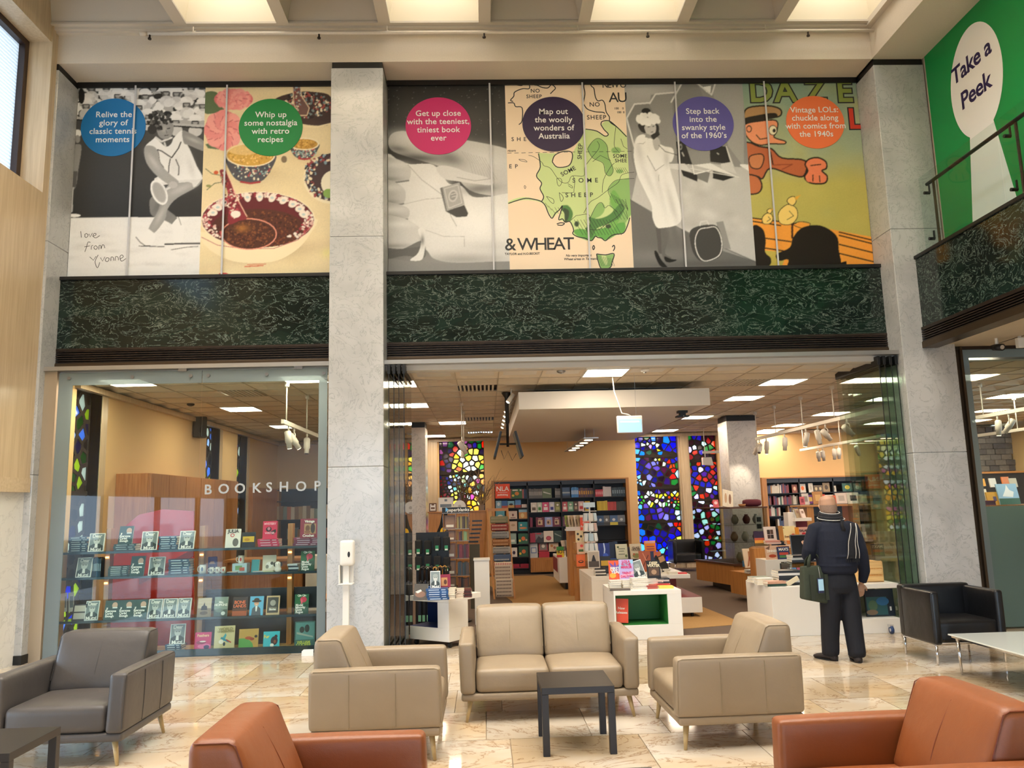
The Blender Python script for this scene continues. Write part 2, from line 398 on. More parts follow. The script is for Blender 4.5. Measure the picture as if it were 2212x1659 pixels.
ml = bpy.data.materials.new('sun_screen'); ml.use_nodes = True; nt = ml.node_tree
for n in list(nt.nodes): nt.nodes.remove(n)
o_ = nt.nodes.new('ShaderNodeOutputMaterial'); tl = nt.nodes.new('ShaderNodeBsdfTranslucent'); wv = nt.nodes.new('ShaderNodeTexWave'); tcn = nt.nodes.new('ShaderNodeTexCoord')
wv.bands_direction = 'Z'; wv.inputs['Scale'].default_value = 7.; wv.inputs['Distortion'].default_value = 1.5; wv.inputs['Detail'].default_value = 3; wv.inputs['Detail Scale'].default_value = 3
rp = nt.nodes.new('ShaderNodeValToRGB'); rp.color_ramp.elements[0].color = (.40, .39, .38, 1); rp.color_ramp.elements[1].color = (.60, .60, .60, 1)
nt.links.new(tcn.outputs['Object'], wv.inputs[0]); nt.links.new(wv.outputs[0], rp.inputs[0]); nt.links.new(rp.outputs[0], tl.inputs[0]); nt.links.new(tl.outputs[0], o_.inputs[0])
MB().quad((-5.575, 3.2, 5.5), (-5.575, 9.12, 5.5), (-5.575, 9.12, 7.4), (-5.575, 3.2, 7.4)).build('screen', ml, wn)

# rear and side of the foyer (behind the viewer): tall glazed openings to daylight
wb = struct('wall_rear', MB().box(-5.7, 9.5, -8.3, -8, 3.9, 8.4), M_TRAV)
for x in (-5.7, -2.4, .9, 4.2, 7.5): MB().box(x, x+.55, -8.3, -8, 0, 3.9).build('pier', M_TRAV, wb)
struct('wall_side', B(9.0, 9.3, -8, 10, 0, 3.4), M_TRAV)

# mezzanine along the side: green parapet, louvre, soffit, upper wall
me_ = struct('beam_mezzanine', MB().box(5.42, 5.58, -8, YC, 3.62, 4.50), M_GREEN)
MB().box(5.40, 5.6, -8, YC, 4.50, 4.54).build('ledge', M_BLACK, me_)
tm = struct('trim_louvre_mezzanine', MB().box(5.45, 5.58, -8, YC, 3.44, 3.62), M_BLACK)
for i in range(6):
    z = 3.455+i*.028; MB().box(5.40, 5.46, -8, YC, z, z+.014).build('slat', M_BRONZE, tm)
MB().box(5.39, 5.58, -8, YC, 3.375, 3.452).build('channel', M_BRONZE2, tm)
MB().box(5.40, 5.58, -8, YC, 3.61, 3.635).build('cap', M_BRONZE, tm)
struct('ceiling_soffit', MB().box(5.58, 9.2, -8, 9.6, 3.42, 3.5), mat('soffit_panel', '#c9bba4', .6, var=.02))
for x in (6.35, 7.15, 7.95): struct('trim_soffit_joint', B(x, x+.008, -8, 9.6, 3.416, 3.42), M_BRONZE)
struct('slab_mezzanine', B(5.58, 9.2, -8, 9.6, 3.5, 4.0), M_PLASTER2)
struct('wall_mezzanine', B(5.82, 6.0, -8, YC+.4, 4.0, 8.4), M_PLASTER)

# ------------------------------------------------------------------ shop shell
XSR = 13.0
ws = struct('wall_shop_left', MB(), M_BEIGE)      # wall at X=-5 with three narrow window slots
slots = [(9.8, 10.45), (14.4, 15.1), (16.2, 16.85)]
y = 9.7
for a, b_ in slots+[(19.5, 19.5)]:
    if a > y: MB().box(-5.5, -5.0, y, a, 0, 3.25).build('wall_section', M_BEIGE, ws)
    if b_ > a:
        MB().box(-5.5, -5.0, a, b_, 3.2, 3.25).build('head', M_COL, ws)
        MB().box(-5.5, -4.99, b_, b_+.16, 0, 3.25).build('reveal', M_TRAV, ws)
    y = b_
wk = struct('wall_shop_rear', MB(), M_BEIGE)
wins = [(-1.10, 0.0, .25), (3.72, 4.78, .12), (5.05, 5.75, .12)]
x = -5.5
for a, b_, zb in wins:
    MB().box(x, a, YB, YB+.3, 0, 3.25).build('wall_section', M_BEIGE if a != 5.05 else M_TRAV, wk)
    MB().box(a, b_, YB, YB+.3, 0, zb).build('sill', M_TRAV, wk); MB().box(a, b_, YB, YB+.3, 3.22, 3.25).build('head', M_TRAV, wk); x = b_
MB().box(x, XSR, YB, YB+.3, 0, 3.25).build('wall_section', M_BEIGE, wk)
MB().box(-1.42, -1.14, YB-.05, YB, 0, 3.2).build('pilaster', M_TRAV, wk)
MB().box(4.82, 5.02, YB-.04, YB, 0, 3.2).build('pilaster', M_TRAV, wk)
struct('wall_shop_right', B(XSR, XSR+.2, 9.6, 19.5, 0, 3.3), M_BEIGE)
struct('ceiling_slab_shop', B(-5.5, XSR, 9.9, 19.6, 3.42, 3.6), M_BLACK)
struct('trim_shop_cove', MB().box(-5.0, -4.93, 9.75, YB, 3.17, 3.24).box(-4.93, XSR, YB-.07, YB, 3.17, 3.24), M_TRAV)
# ceiling tiles: shallow pressed trays on a rib grid
cs = struct('ceiling_shop', MB(), M_CEIL)
GX0, GW, GY0, GD = -.345, .5445, 10.15, .572
LL = {(1303, 804): 'above the exit light cable', (1691, 825): 'over the man, first of its row', (1608, 859): 'over the book tables, second of its row', (1508, 899): 'third of the row leading to the blue window', (868, 826): 'just inside the folded doors', (897, 873): 'second behind the folded doors', (980, 910): 'in front of the yellow window', (940, 942): 'last before the yellow window', (515, 881): 'amid the ceiling over the display', (285, 822): 'at the beige wall end of the display ceiling', (660, 820): 'beside the display window track', (1690, 926): 'far back over the beige wall', (2160, 886): 'seen behind the side window', (1438, 930): 'last before the blue window', (620, 918): 'far back behind the display track'}
lit = {}
for p, l in LL.items():
    q = at(*p, Z=ZS); lit[(math.floor((q.x-GX0)/GW), math.floor((q.y-GY0)/GD))] = 'glowing square ceiling lamp panel '+l
VL = {(1047, 840): 'before the screen mount', (1060, 904): 'behind the screen mount', (1052, 932): 'furthest back near the yellow window', (1590, 826): 'between two lamp panels over the book tables', (540, 845): 'in the ceiling over the display', (1800, 880): 'above the longest light track'}
vents = {}
for p, l in VL.items():
    q = at(*p, Z=ZS); k = (math.floor((q.x-GX0)/GW), math.floor((q.y-GY0)/GD))
    if k not in lit: vents[k] = 'grey slatted ceiling air vent '+l
def tray(mesh=None):
    b = MB(); w, d = GW, GD; t = .012; n = 4
    b.box(0, w, 0, t, -.008, .012, 1).box(0, t, t, d, -.008, .012, 1)
    V = []
    for j in range(n+1):
        for i in range(n+1):
            u, v_ = i/n, j/n; z = .055*min(1, 2.2*min(min(u, 1-u), min(v_, 1-v_)))
            V.append((t+u*(w-t), t+v_*(d-t), z))
    F = [(j*(n+1)+i, (j+1)*(n+1)+i, (j+1)*(n+1)+i+1, j*(n+1)+i+1) for j in range(n) for i in range(n)]
    b.add(V, F, 0); return b
tb = tray(); tmesh = bpy.data.meshes.new('ceiling_tile'); tmesh.from_pydata(tb.v, [], tb.f); tmesh.materials.append(M_CEIL); tmesh.materials.append(mat('ceiling_rib', '#b8ab96', .5)); tmesh.polygons.foreach_set('material_index', tb.m)
rest = MB(); cnt = 0
MCARP = mat('lamp_diffuser', '#fff3e0', .5, emit=30.0, ecol='#ffe9cc')
for gy in range(-1, 16):
    for gx in range(-9, 24):
        x, y = GX0+gx*GW, GY0+gy*GD
        if x > 12.4 or x < -5.3: continue
        if (gx, gy) in lit:
            q = thing('ceiling_light', lit[(gx, gy)], 'lamp', (x, y, ZS), group='square lamp panels in the shop ceiling')
            MB().box(0.02, GW-.01, .02, GD-.01, .0, .02).build('diffuser', MCARP, q)
            MB().box(0, .02, 0, GD, -.012, .02).box(GW-.01, GW, 0, GD, -.012, .02).box(.02, GW-.01, 0, .02, -.012, .02).box(.02, GW-.01, GD-.01, GD, -.012, .02).build('frame', M_WHITEP, q)
            continue
        if (gx, gy) in vents:
            q = thing('ceiling_vent', vents[(gx, gy)], 'vent', (x, y, ZS), group='air vents in the shop ceiling')
            MB().box(0, GW, 0, GD, .04, .05).build('backing', M_BLACK, q)
            for k in range(9): MB().box(.02+k*.057, .045+k*.057, .02, GD-.01, -.006, .03).build('slat', M_CEIL, q)
            continue
        if gx >= 12 and gx % 4 == 1 and gy % 4 == 1:  # extra lamp panels, added to brighten the dark end of the shop
            q = thing('ceiling_light', 'square ceiling lamp panel past the side window, %s row' % {1: 'front', 5: 'second', 9: 'third', 13: 'rear'}.get(gy, 'other')+(' inner' if gx < 16 else ' outer' if gx > 18 else ' middle'), 'lamp', (x, y, ZS), group='square lamp panels in the shop ceiling'); MB().box(0.02, GW-.01, .02, GD-.01, .0, .02).build('diffuser', MCARP, q); continue
        if cnt < 290 and not (gx > 16): link('ceiling_tile', tmesh, cs, loc=(x, y, ZS)); cnt += 1
        else: rest.add(tb.v, tb.f, 0, Matrix.Translation((x, y, ZS)))
if rest.v: tag(rest.build('ceiling_tile_field', M_CEIL, cs), kind='stuff')
# shop columns
column('column_shop_a', 4.82, 5.42, 15.45, 16.05, z1=3.14, joints=(1.1,), m=M_COL2, ztop=3.25)
column('column_shop_b', -1.75, -1.13, 15.3, 15.9, z1=3.14, joints=(1.1,), m=M_COL2, ztop=3.25)
# dropped white ceiling box
o = struct('ceiling_dropped', MB().box(.49, 3.14, 10.72, 16.6, 2.9, 3.14), M_WHITEP)
struct('beam_dark_recess', B(.9, 2.8, 11.3, 16.2, 3.14, 3.24), M_BLACK)  # black block painted in for the shade of the gap over the box
# rear stone wall seen through the side window
sw = struct('wall_stone', B(11.15, 12.95, 19.05, 19.3, 1.9, 3.2), mat('stone_back', '#5a5552', .9))
random.seed(3)
for r_ in range(9):
    x = 9.6
    while x < 12.9:
        w = random.uniform(.18, .34); z = 1.98+r_*.135
        MB().box(x, x+w-.012, 19.0-random.random()*.05, 19.08, z, z+.125).build('stone', mat('stone_%d' % random.randint(0, 3), random.choice(('#6f6a68', '#7b7673', '#625e60', '#847d78')), .9, var=.15, scale=14, bump=.5), sw)
        x += w
# ================================================================== PRINTS
def G(v): return '#%02x%02x%02x' % (v, v, v)
class Canvas:
    """a flat print: colours per grid point of the sheet, drawn from outlines given in the zoomed photograph's units"""
    def __init__(s, x0, x1, z0, z1, k, ox, oy, bg, step=.0088):
        s.x0, s.x1, s.z0, s.z1, s.k, s.ox, s.oy = x0, x1, z0, z1, k, ox, oy
        s.w = int((x1-x0)/step)*2; s.h = int((z1-z0)/step)*2
        s.X, s.Z = np.meshgrid(x0+(np.arange(s.w)+.5)/s.w*(x1-x0), z0+(np.arange(s.h)+.5)/s.h*(z1-z0))
        s.c = np.zeros((s.h, s.w, 3)); s.c[:] = lin(bg)
        s.u = k*6.62e-3   # metres per unit, roughly
    def P(s, x, y):
        p = at(s.ox+x*s.k, s.oy+y*s.k, Y=YP); return (p.x, p.z)
    def mask(s, pts):
        P = [s.P(*p) for p in pts]; xs = [p[0] for p in P]; zs = [p[1] for p in P]
        i0 = max(0, int((min(xs)-s.x0)/(s.x1-s.x0)*s.w)-1); i1 = min(s.w, int((max(xs)-s.x0)/(s.x1-s.x0)*s.w)+2)
        j0 = max(0, int((min(zs)-s.z0)/(s.z1-s.z0)*s.h)-1); j1 = min(s.h, int((max(zs)-s.z0)/(s.z1-s.z0)*s.h)+2)
        if i1 <= i0 or j1 <= j0: return None
        X = s.X[j0:j1, i0:i1]; Z = s.Z[j0:j1, i0:i1]; m = np.zeros(X.shape, bool)
        for (ax, az), (bx, bz) in zip(P, P[1:]+P[:1]):
            if az == bz: continue
            c = ((az > Z) != (bz > Z)) & (X < (bx-ax)*(Z-az)/(bz-az)+ax); m ^= c
        return (slice(j0, j1), slice(i0, i1)), m
    def fill(s, pts, col, a=1., smooth=True):
        if smooth and len(pts) > 4: pts = cat_rom(pts)
        r = s.mask(pts)
        if r is None: return
        sl, m = r; v = s.c[sl]; v[m] = v[m]*(1-a)+np.array(lin(col))*a
    def ell(s, x, y, rx, ry, col, ang=0, a=1., n=26):
        t = math.radians(ang); s.fill([(x+rx*math.cos(q)*math.cos(t)-ry*math.sin(q)*math.sin(t), y+rx*math.cos(q)*math.sin(t)+ry*math.sin(q)*math.cos(t)) for q in [2*math.pi*i/n for i in range(n)]], col, a, False)
    def line(s, pts, w, col, a=1.):
        for (x0, y0), (x1, y1) in zip(pts, pts[1:]):
            L = math.hypot(x1-x0, y1-y0) or 1; nx, ny = -(y1-y0)/L*w/2, (x1-x0)/L*w/2
            s.fill([(x0+nx, y0+ny), (x1+nx, y1+ny), (x1-nx, y1-ny), (x0-nx, y0-ny)], col, a, False); s.ell(x1, y1, w/2, w/2, col, n=8, a=a)
    def blob(s, x, y, rx, ry, col, a=.8, ang=0):
        px, pz = s.P(x, y); t = math.radians(-ang); dx = s.X-px; dz = s.Z-pz; u = (dx*math.cos(t)+dz*math.sin(t))/(rx*s.u); v = (-dx*math.sin(t)+dz*math.cos(t))/(ry*s.u)
        w = (a*np.exp(-(u*u+v*v)*1.4))[..., None]; s.c = s.c*(1-w)+np.array(lin(col))*w
    def vgrad(s, y0, y1, c0, c1):
        z0 = s.P(600, y0)[1]; z1 = s.P(600, y1)[1]; t = np.clip((z0-s.Z)/(z0-z1), 0, 1)[..., None]; m = ((s.Z <= z0) & (s.Z >= z1))[..., None]
        s.c = np.where(m, np.array(lin(c0))*(1-t)+np.array(lin(c1))*t, s.c)
    def blur(s, n=1):
        for _ in range(n):
            p = np.pad(s.c, ((1, 1), (1, 1), (0, 0)), 'edge'); s.c = (p[1:-1, 1:-1]*2+p[:-2, 1:-1]+p[2:, 1:-1]+p[1:-1, :-2]+p[1:-1, 2:])/6
    def grain(s, a): s.c = np.clip(s.c*(1+RNG.normal(0, a, s.c.shape[:2]))[..., None], 0, 1)
    def build(s, name, parent, y):
        s.c = s.c*np.minimum(1.2, .93/np.maximum(s.c.max(-1), .01))[..., None]
        c = s.c.reshape(s.h//2, 2, s.w//2, 2, 3).mean((1, 3)); h, w = c.shape[:2]
        xs = np.linspace(s.x0, s.x1, w); zs = np.linspace(s.z0, s.z1, h); X, Z = np.meshgrid(xs, zs)
        co = np.stack([X, np.full_like(X, y), Z], -1).reshape(-1, 3).astype(np.float32)
        me = bpy.data.meshes.new(name); n = w*h; me.vertices.add(n); me.vertices.foreach_set('co', co.ravel())
        i = (np.arange(h-1)[:, None]*w+np.arange(w-1)[None]).ravel(); q = np.stack([i, i+1, i+w+1, i+w], 1).astype(np.int32)
        me.loops.add(q.size); me.loops.foreach_set('vertex_index', q.ravel()); me.polygons.add(len(q))
        me.polygons.foreach_set('loop_start', np.arange(0, q.size, 4, dtype=np.int32)); me.update(calc_edges=True)
        ca = me.color_attributes.new('ink', 'FLOAT_COLOR', 'POINT'); ca.data.foreach_set('color', np.concatenate([c.reshape(-1, 3), np.ones((n, 1))], 1).astype(np.float32).ravel())
        me.materials.append(M_INK); me.validate(); return link(name, me, parent)
def cat_rom(p, n=4):
    o = []; k = len(p)
    for i in range(k):
        a, b, c, d = p[i-1], p[i], p[(i+1) % k], p[(i+2) % k]
        for j in range(n):
            t = j/n; o.append(tuple(.5*((2*b[q])+(c[q]-a[q])*t+(2*a[q]-5*b[q]+4*c[q]-d[q])*t*t+(3*b[q]-a[q]-3*c[q]+d[q])*t**3) for q in (0, 1)))
    return o
M_INK = bpy.data.materials.new('printed_ink'); M_INK.use_nodes = True
_n = M_INK.node_tree; _a = _n.nodes.new('ShaderNodeVertexColor'); _a.layer_name = 'ink'; _b = _n.nodes['Principled BSDF']; _b.inputs['Roughness'].default_value = .45; _b.inputs['Specular IOR Level'].default_value = .25
_n.links.new(_a.outputs[0], _b.inputs['Base Color'])
MT_W = mat('white_ink', '#f4f4f6', .5); MT_K = mat('black_ink', '#2b2b2d', .6)
def ribbons(name, cv, lines, w, mt, parent, y=YP-.0015, smooth=True):
    b = MB()
    for L in lines:
        if smooth and len(L) > 3:
            o = []
            for i in range(len(L)-1):
                a, p, c, d = L[max(i-1, 0)], L[i], L[i+1], L[min(i+2, len(L)-1)]
                for j in range(4):
                    t = j/4; o.append(tuple(.5*((2*p[q])+(c[q]-a[q])*t+(2*a[q]-5*p[q]+4*c[q]-d[q])*t*t+(3*p[q]-a[q]-3*c[q]+d[q])*t**3) for q in (0, 1)))
            L = o+[L[-1]]
        P = [cv.P(*q) for q in L]; n = len(P); V = []
        for i, (x, z) in enumerate(P):
            dx = P[min(i+1, n-1)][0]-P[max(i-1, 0)][0]; dz = P[min(i+1, n-1)][1]-P[max(i-1, 0)][1]; l = math.hypot(dx, dz) or 1
            V += [(x-dz/l*w/2, y, z+dx/l*w/2), (x+dz/l*w/2, y, z-dx/l*w/2)]
        b.add(V, [(2*i, 2*i+1, 2*i+3, 2*i+2) for i in range(n-1)])
    return b.build(name, mt, parent)
PX = [-5.185, -3.55, -1.83, .38, 1.98, 3.578, 5.135]; PZ0, PZ1 = 4.55, 7.195
def poster(i, label, cv):
    t = thing('poster', label, 'poster'); cv.build('print', t, YP-.001)
    MB().box(cv.x0, cv.x1, YP, YP+.012, cv.z0, cv.z1).build('backing', M_WHITEP, t); return t
def badge(t, px, py, col, lines, rx=.413, rz=.398):
    c = at(px, py, Y=YP-.003); b = MB(); n = 56
    b.prism([(c.x+rx*math.cos(2*math.pi*j/n), YP-.003, c.z+rz*math.sin(2*math.pi*j/n)) for j in range(n)], (0, -.004, 0)); o = b.build('badge', mat('badge_ink', col, .5), t)
    k = len(lines)
    for j, l in enumerate(lines): text('lettering', l, o, 0.112, MT_W, (c.x, YP-.0085, c.z+((k-1)/2-j)*.115), bold=.0013, spacing=1.03)
    return o

# --- 1 tennis player
c = Canvas(PX[0], PX[1], PZ0, PZ1, .28933, 100, 150, G(0x33)); r = random.Random(5)
c.vgrad(300, 1110, G(0x4a), G(0x2e)); c.fill([(100, 60), (1250, 60), (1250, 425), (215, 362)], G(0xa8), smooth=False)
for k in range(230):
    x = 200+r.random()*1020; y = 80+r.random()*(280+.03*x/4); q = r.random()
    c.ell(x, y, 16+r.random()*30, 12+r.random()*22, G(int(r.choice((0x25, 0x48, 0x90, 0xd8, 0xee, 0xf5)))), r.random()*60-30)
for x, y in [(435, 175), (535, 165), (605, 180), (740, 170), (895, 145), (970, 150), (1045, 230), (1165, 240), (640, 100), (1080, 100), (340, 110), (760, 320), (965, 360), (1110, 365), (690, 250), (450, 100), (300, 240)]:
    c.ell(x, y+38, 30, 36, G(0x55)); c.ell(x, y+30, 18, 20, G(0x9a)); c.ell(x, y, 44, 26, G(0xf2)); c.ell(x, y+14, 58, 9, G(0xdd)); c.line([(x-24, y+24), (x+22, y+24)], 8, G(0x22)); c.ell(x, y+95, 50, 42, G(0xd5), a=.8)
c.ell(800, 128, 45, 40, G(0x18)); c.ell(800, 145, 22, 24, G(0x8c)); c.ell(265, 200, 25, 60, G(0x20))
c.line([(215, 362), (600, 390), (1250, 428)], 16, G(0xb5)); c.line([(215, 376), (1250, 444)], 10, G(0x1c))
c.fill([(100, 1108), (1250, 1098), (1250, 1600), (100, 1600)], G(0xe2), smooth=False)
for k in range(90): c.blob(r.random()*1200+120, 1120+r.random()*420, 60, 14, G(r.choice((0xd2, 0xf0))), .5)
c.fill([(195, 600), (250, 560), (265, 600), (240, 760), (225, 870), (190, 880)], G(0x8a)); c.ell(235, 478, 30, 28, G(0xf0)); c.ell(236, 520, 20, 30, G(0x8c)); c.fill([(185, 760), (235, 760), (225, 880), (190, 880)], G(0x55)); c.line([(200, 880), (190, 1060)], 16, G(0xb0)); c.ell(210, 1090, 48, 12, G(0xf0))
c.fill([(780, 960), (870, 890), (900, 900), (870, 1010), (980, 1110), (965, 1165), (890, 1130), (790, 1090), (772, 1030)], G(0x77))
c.fill([(885, 890), (1000, 825), (1148, 815), (1130, 870), (975, 960), (905, 1040), (885, 1120), (800, 1225), (762, 1190), (835, 1050)], G(0x93))
c.blob(1010, 890, 110, 30, G(0xc4), .6, -25); c.blob(850, 1090, 22, 90, G(0xbb), .6, 25); c.blob(830, 1020, 25, 60, G(0x55), .5, 20)
c.fill([(835, 800), (1150, 800), (1150, 830), (1100, 880), (1060, 840), (840, 862)], G(0xd8))
c.fill([(740, 580), (800, 520), (830, 500), (880, 570), (935, 530), (1012, 458), (1050, 560), (1075, 610), (1120, 720), (1158, 812), (1020, 825), (850, 842), (838, 800), (880, 740), (850, 690), (830, 600)], G(0xe8))
c.blob(960, 720, 70, 120, G(0xc9), .5); c.blob(1080, 740, 30, 100, G(0xc0), .5, -15)
c.line([(1005, 540), (985, 590), (935, 660), (860, 610), (830, 600)], 9, G(0x2a)); c.line([(925, 665), (915, 720), (910, 780)], 8, G(0x2a)); c.line([(965, 670), (990, 730), (985, 790)], 8, G(0x2a))
c.fill([(735, 580), (800, 575), (835, 620), (850, 700), (915, 775), (985, 835), (975, 870), (915, 860), (820, 790), (745, 690)], G(0x9c)); c.blob(800, 690, 20, 80, G(0xc8), .6, -35)
c.fill([(1012, 470), (1040, 462), (1180, 540), (1185, 612), (1060, 566), (1025, 550)], G(0x88)); c.blob(1100, 530, 60, 14, G(0xbb), .6, 25)
c.fill([(818, 490), (935, 480), (940, 540), (900, 578), (850, 545)], G(0x4a)); c.line([(812, 505), (860, 540), (935, 510)], 14, G(0xd0)); c.line([(880, 545), (890, 575)], 12, G(0xcc))
c.fill([(825, 420), (880, 395), (945, 410), (945, 470), (915, 515), (870, 520), (835, 490)], G(0x8d)); c.blob(880, 450, 22, 30, G(0xb0), .6)
for k in range(70):
    a = r.random()*math.pi*2; q = r.random()**.5; x, y = 850+95*q*math.cos(a), 385+72*q*math.sin(a)
    if not (860 < x < 940 and y > 410): c.ell(x, y, 15, 11, G(r.choice((0x20, 0x2c, 0x45, 0x60))), r.random()*90)
c.ell(790, 450, 35, 35, G(0x30)); c.line([(848, 452), (868, 448)], 7, G(0x15)); c.line([(900, 445), (922, 440)], 7, G(0x15)); c.line([(893, 455), (900, 478)], 4, G(0x55)); c.line([(880, 495), (908, 492)], 6, G(0x38))
c.ell(842, 918, 56, 98, G(0xe6), -24); c.ell(842, 918, 44, 84, G(0xb8), -24); c.ell(842, 918, 38, 76, G(0xa2), -24); c.line([(885, 900), (960, 862)], 16, G(0xd0)); c.ell(945, 862, 34, 26, G(0xb2))
c.fill([(765, 1190), (815, 1230), (795, 1250), (750, 1215)], G(0xf4)); c.fill([(660, 1222), (715, 1228), (760, 1205), (812, 1245), (795, 1290), (775, 1315), (735, 1312), (680, 1275)], G(0xee)); c.line([(668, 1248), (700, 1288), (740, 1316), (775, 1314)], 7, G(0x55))
c.fill([(935, 1160), (990, 1100), (1010, 1130), (1015, 1180), (955, 1190)], G(0xf2)); c.fill([(948, 1190), (1010, 1150), (1028, 1200), (1015, 1290), (990, 1300), (955, 1295)], G(0xe9)); c.line([(955, 1298), (1012, 1295)], 7, G(0x55)); c.line([(985, 1100), (1005, 1160)], 5, G(0x50))
c.line([(690, 1317), (880, 1322)], 7, G(0x4a)); c.line([(880, 1303), (1160, 1297)], 12, G(0x40)); c.line([(930, 1345), (1050, 1325), (1130, 1320)], 6, G(0x60))
c.grain(.05); c.blur(1)
t = poster(0, 'black and white print of a tennis player reaching low before a crowd in hats', c)
hand = [[(258, 1208), (262, 1255)], [(285, 1235), (300, 1225), (312, 1240), (300, 1255), (288, 1248), (290, 1235)], [(318, 1228), (328, 1252), (345, 1222)], [(345, 1245), (365, 1240), (372, 1228), (358, 1225), (350, 1245), (370, 1258), (400, 1240)],
        [(330, 1292), (312, 1290), (300, 1330), (288, 1362)], [(285, 1325), (325, 1318)], [(335, 1345), (338, 1318), (350, 1312)], [(368, 1315), (355, 1330), (370, 1345), (382, 1328), (368, 1315)], [(392, 1345), (395, 1315), (408, 1318), (410, 1340), (418, 1312), (430, 1312), (438, 1335)],
        [(325, 1400), (352, 1425), (372, 1395)], [(388, 1385), (365, 1435), (382, 1482), (400, 1440)], [(405, 1405), (420, 1432), (438, 1400)], [(452, 1405), (440, 1425), (458, 1435), (470, 1412), (452, 1405)], [(482, 1430), (485, 1402), (500, 1405), (505, 1428)], [(515, 1428), (518, 1398), (535, 1402), (540, 1425)], [(550, 1415), (575, 1400), (565, 1385), (550, 1400), (562, 1432), (595, 1412)]]
ribbons('handwriting', c, hand, .0075, mat('pencil', '#4a4a4a', .7), t)
badge(t, 245, 275, '#0073b6', ['Relive the', 'glory of', 'classic tennis', 'moments'])

# --- 2 recipe painting
c = Canvas(PX[1], PX[2], PZ0, PZ1, .28933, 100, 150, '#dccba3'); r = random.Random(8)
for k in range(60): c.blob(1150+r.random()*960, 90+r.random()*1440, 90, 40, r.choice(('#e6d9b4', '#d2bf93', '#dfcba6')), .5)
c.fill([(1180, 190), (1240, 165), (1290, 190), (1330, 300), (1250, 330), (1180, 320)], '#5a6b4b'); c.fill([(1190, 560), (1260, 540), (1300, 600), (1210, 590)], '#5a6b4b')
def rose(x, y, rx, ry, c1, c2, n=5):
    c.ell(x, y, rx, ry, c2)
    for ring in range(4):
        for k in range(n+3): 
            a = k*2*math.pi/(n+3)+ring*.5; q = 1-ring*.25
            c.ell(x+rx*.68*q*math.cos(a), y+ry*.68*q*math.sin(a), rx*.36*q+8, ry*.34*q+5, c1 if (k+ring) % 2 else '#dd8a86', math.degrees(a)+90)
            c.line([(x+rx*.55*q*math.cos(a), y+ry*.55*q*math.sin(a)), (x+rx*.95*q*math.cos(a+.25), y+ry*.95*q*math.sin(a+.25))], 6, '#b04a55', .8)
rose(1400, 225, 145, 72, '#e39a93', '#cf6f70'); rose(1325, 455, 140, 145, '#e39a93', '#d27a7a')
c.line([(1190, 740), (1240, 780), (1300, 790), (1330, 860)], 6, '#5d6240'); c.line([(1200, 900), (1260, 850), (1330, 840)], 6, '#5d6240'); c.ell(1270, 770, 18, 14, '#c4532f'); c.ell(1215, 870, 20, 10, '#8a8a55')
def speck(x, y, rx, ry, n, cols, rmin=0., ang=0, s=7, clip=None):
    for k in range(n):
        a = r.random()*2*math.pi; q = rmin+(1-rmin)*r.random()**.5; t_ = math.radians(ang); u, v = rx*q*math.cos(a), ry*q*math.sin(a); X, Y = x+u*math.cos(t_)-v*math.sin(t_), y+u*math.sin(t_)+v*math.cos(t_)
        if clip and not clip(X, Y): continue
        c.ell(X, Y, s*(.5+r.random()), s*(.4+r.random()*.6), r.choice(cols), r.random()*180, n=8)
def bowl(x, y, rx, ry, dep, inner, outer, rim='#efe2c4', foot='#9a3138', sp=True):
    c.blob(x+rx*.3, y+dep*.8, rx*1.2, dep*.4, '#b3a17e', .6)
    c.fill([(x-rx, y), (x-rx*.85, y+dep*.55), (x-rx*.45, y+dep*.95), (x+rx*.4, y+dep*.97), (x+rx*.85, y+dep*.5), (x+rx, y), (x, y+ry)], outer)
    if sp: speck(x, y+dep*.5, rx*.82, dep*.42, 110, ('#8fa8a8', '#b0494a', '#d8d0bc', '#3a4450'), s=8)
    c.line([(x-rx*.42, y+dep*.97), (x, y+dep*1.03), (x+rx*.38, y+dep*.98)], 14, foot)
    c.ell(x, y, rx, ry, rim); c.ell(x, y, rx-10, ry-8, inner)
c.fill([(1700, 230), (1850, 175), (2000, 170), (2125, 210), (2125, 400), (1990, 420), (1850, 390), (1740, 330)], '#41312f'); speck(1930, 270, 190, 95, 260, ('#d9cbb0', '#9c4a44', '#6e7f80', '#2c2224'), s=11)
c.line([(1880, 425), (2010, 432), (2125, 405)], 10, '#e5d5b0'); c.fill([(1840, 95), (1890, 92), (1900, 200), (1960, 290), (1940, 350), (1880, 345), (1850, 290), (1845, 200)], '#6a4f4a'); c.line([(1838, 95), (1848, 260), (1880, 345), (1945, 345), (1962, 290), (1905, 200), (1890, 92)], 6, '#d9c3a4'); speck(1875, 200, 26, 110, 50, ('#c9bfa8', '#8a3d3d', '#7b91a0'), s=7); c.ell(1866, 125, 12, 16, '#9fc2d6')
bowl(1925, 558, 110, 46, 110, '#b98e42', '#4a4a4c'); speck(1925, 558, 95, 34, 80, ('#d2a95a', '#9a7030'), s=6)
bowl(1525, 640, 185, 88, 205, '#c49a48', '#4c4b52'); speck(1525, 640, 160, 66, 150, ('#d9b15e', '#a87c35', '#e5c683'), s=7); c.ell(1480, 600, 120, 40, '#ddc086', a=.7)
c.ell(1775, 672, 22, 26, '#7b6a56')
c.ell(2140, 815, 222, 190, '#efe2c4'); c.ell(2145, 805, 215, 180, '#3e2d31'); speck(2110, 800, 190, 170, 220, ('#d9cbb0', '#8c3b3f', '#7b93a0', '#2a1f22'), .5, s=12); c.ell(2140, 850, 90, 95, '#e8e0c8'); c.ell(2105, 925, 40, 35, '#7fa052')
c.blob(1700, 1370, 420, 60, '#a3906c', .6, -8)
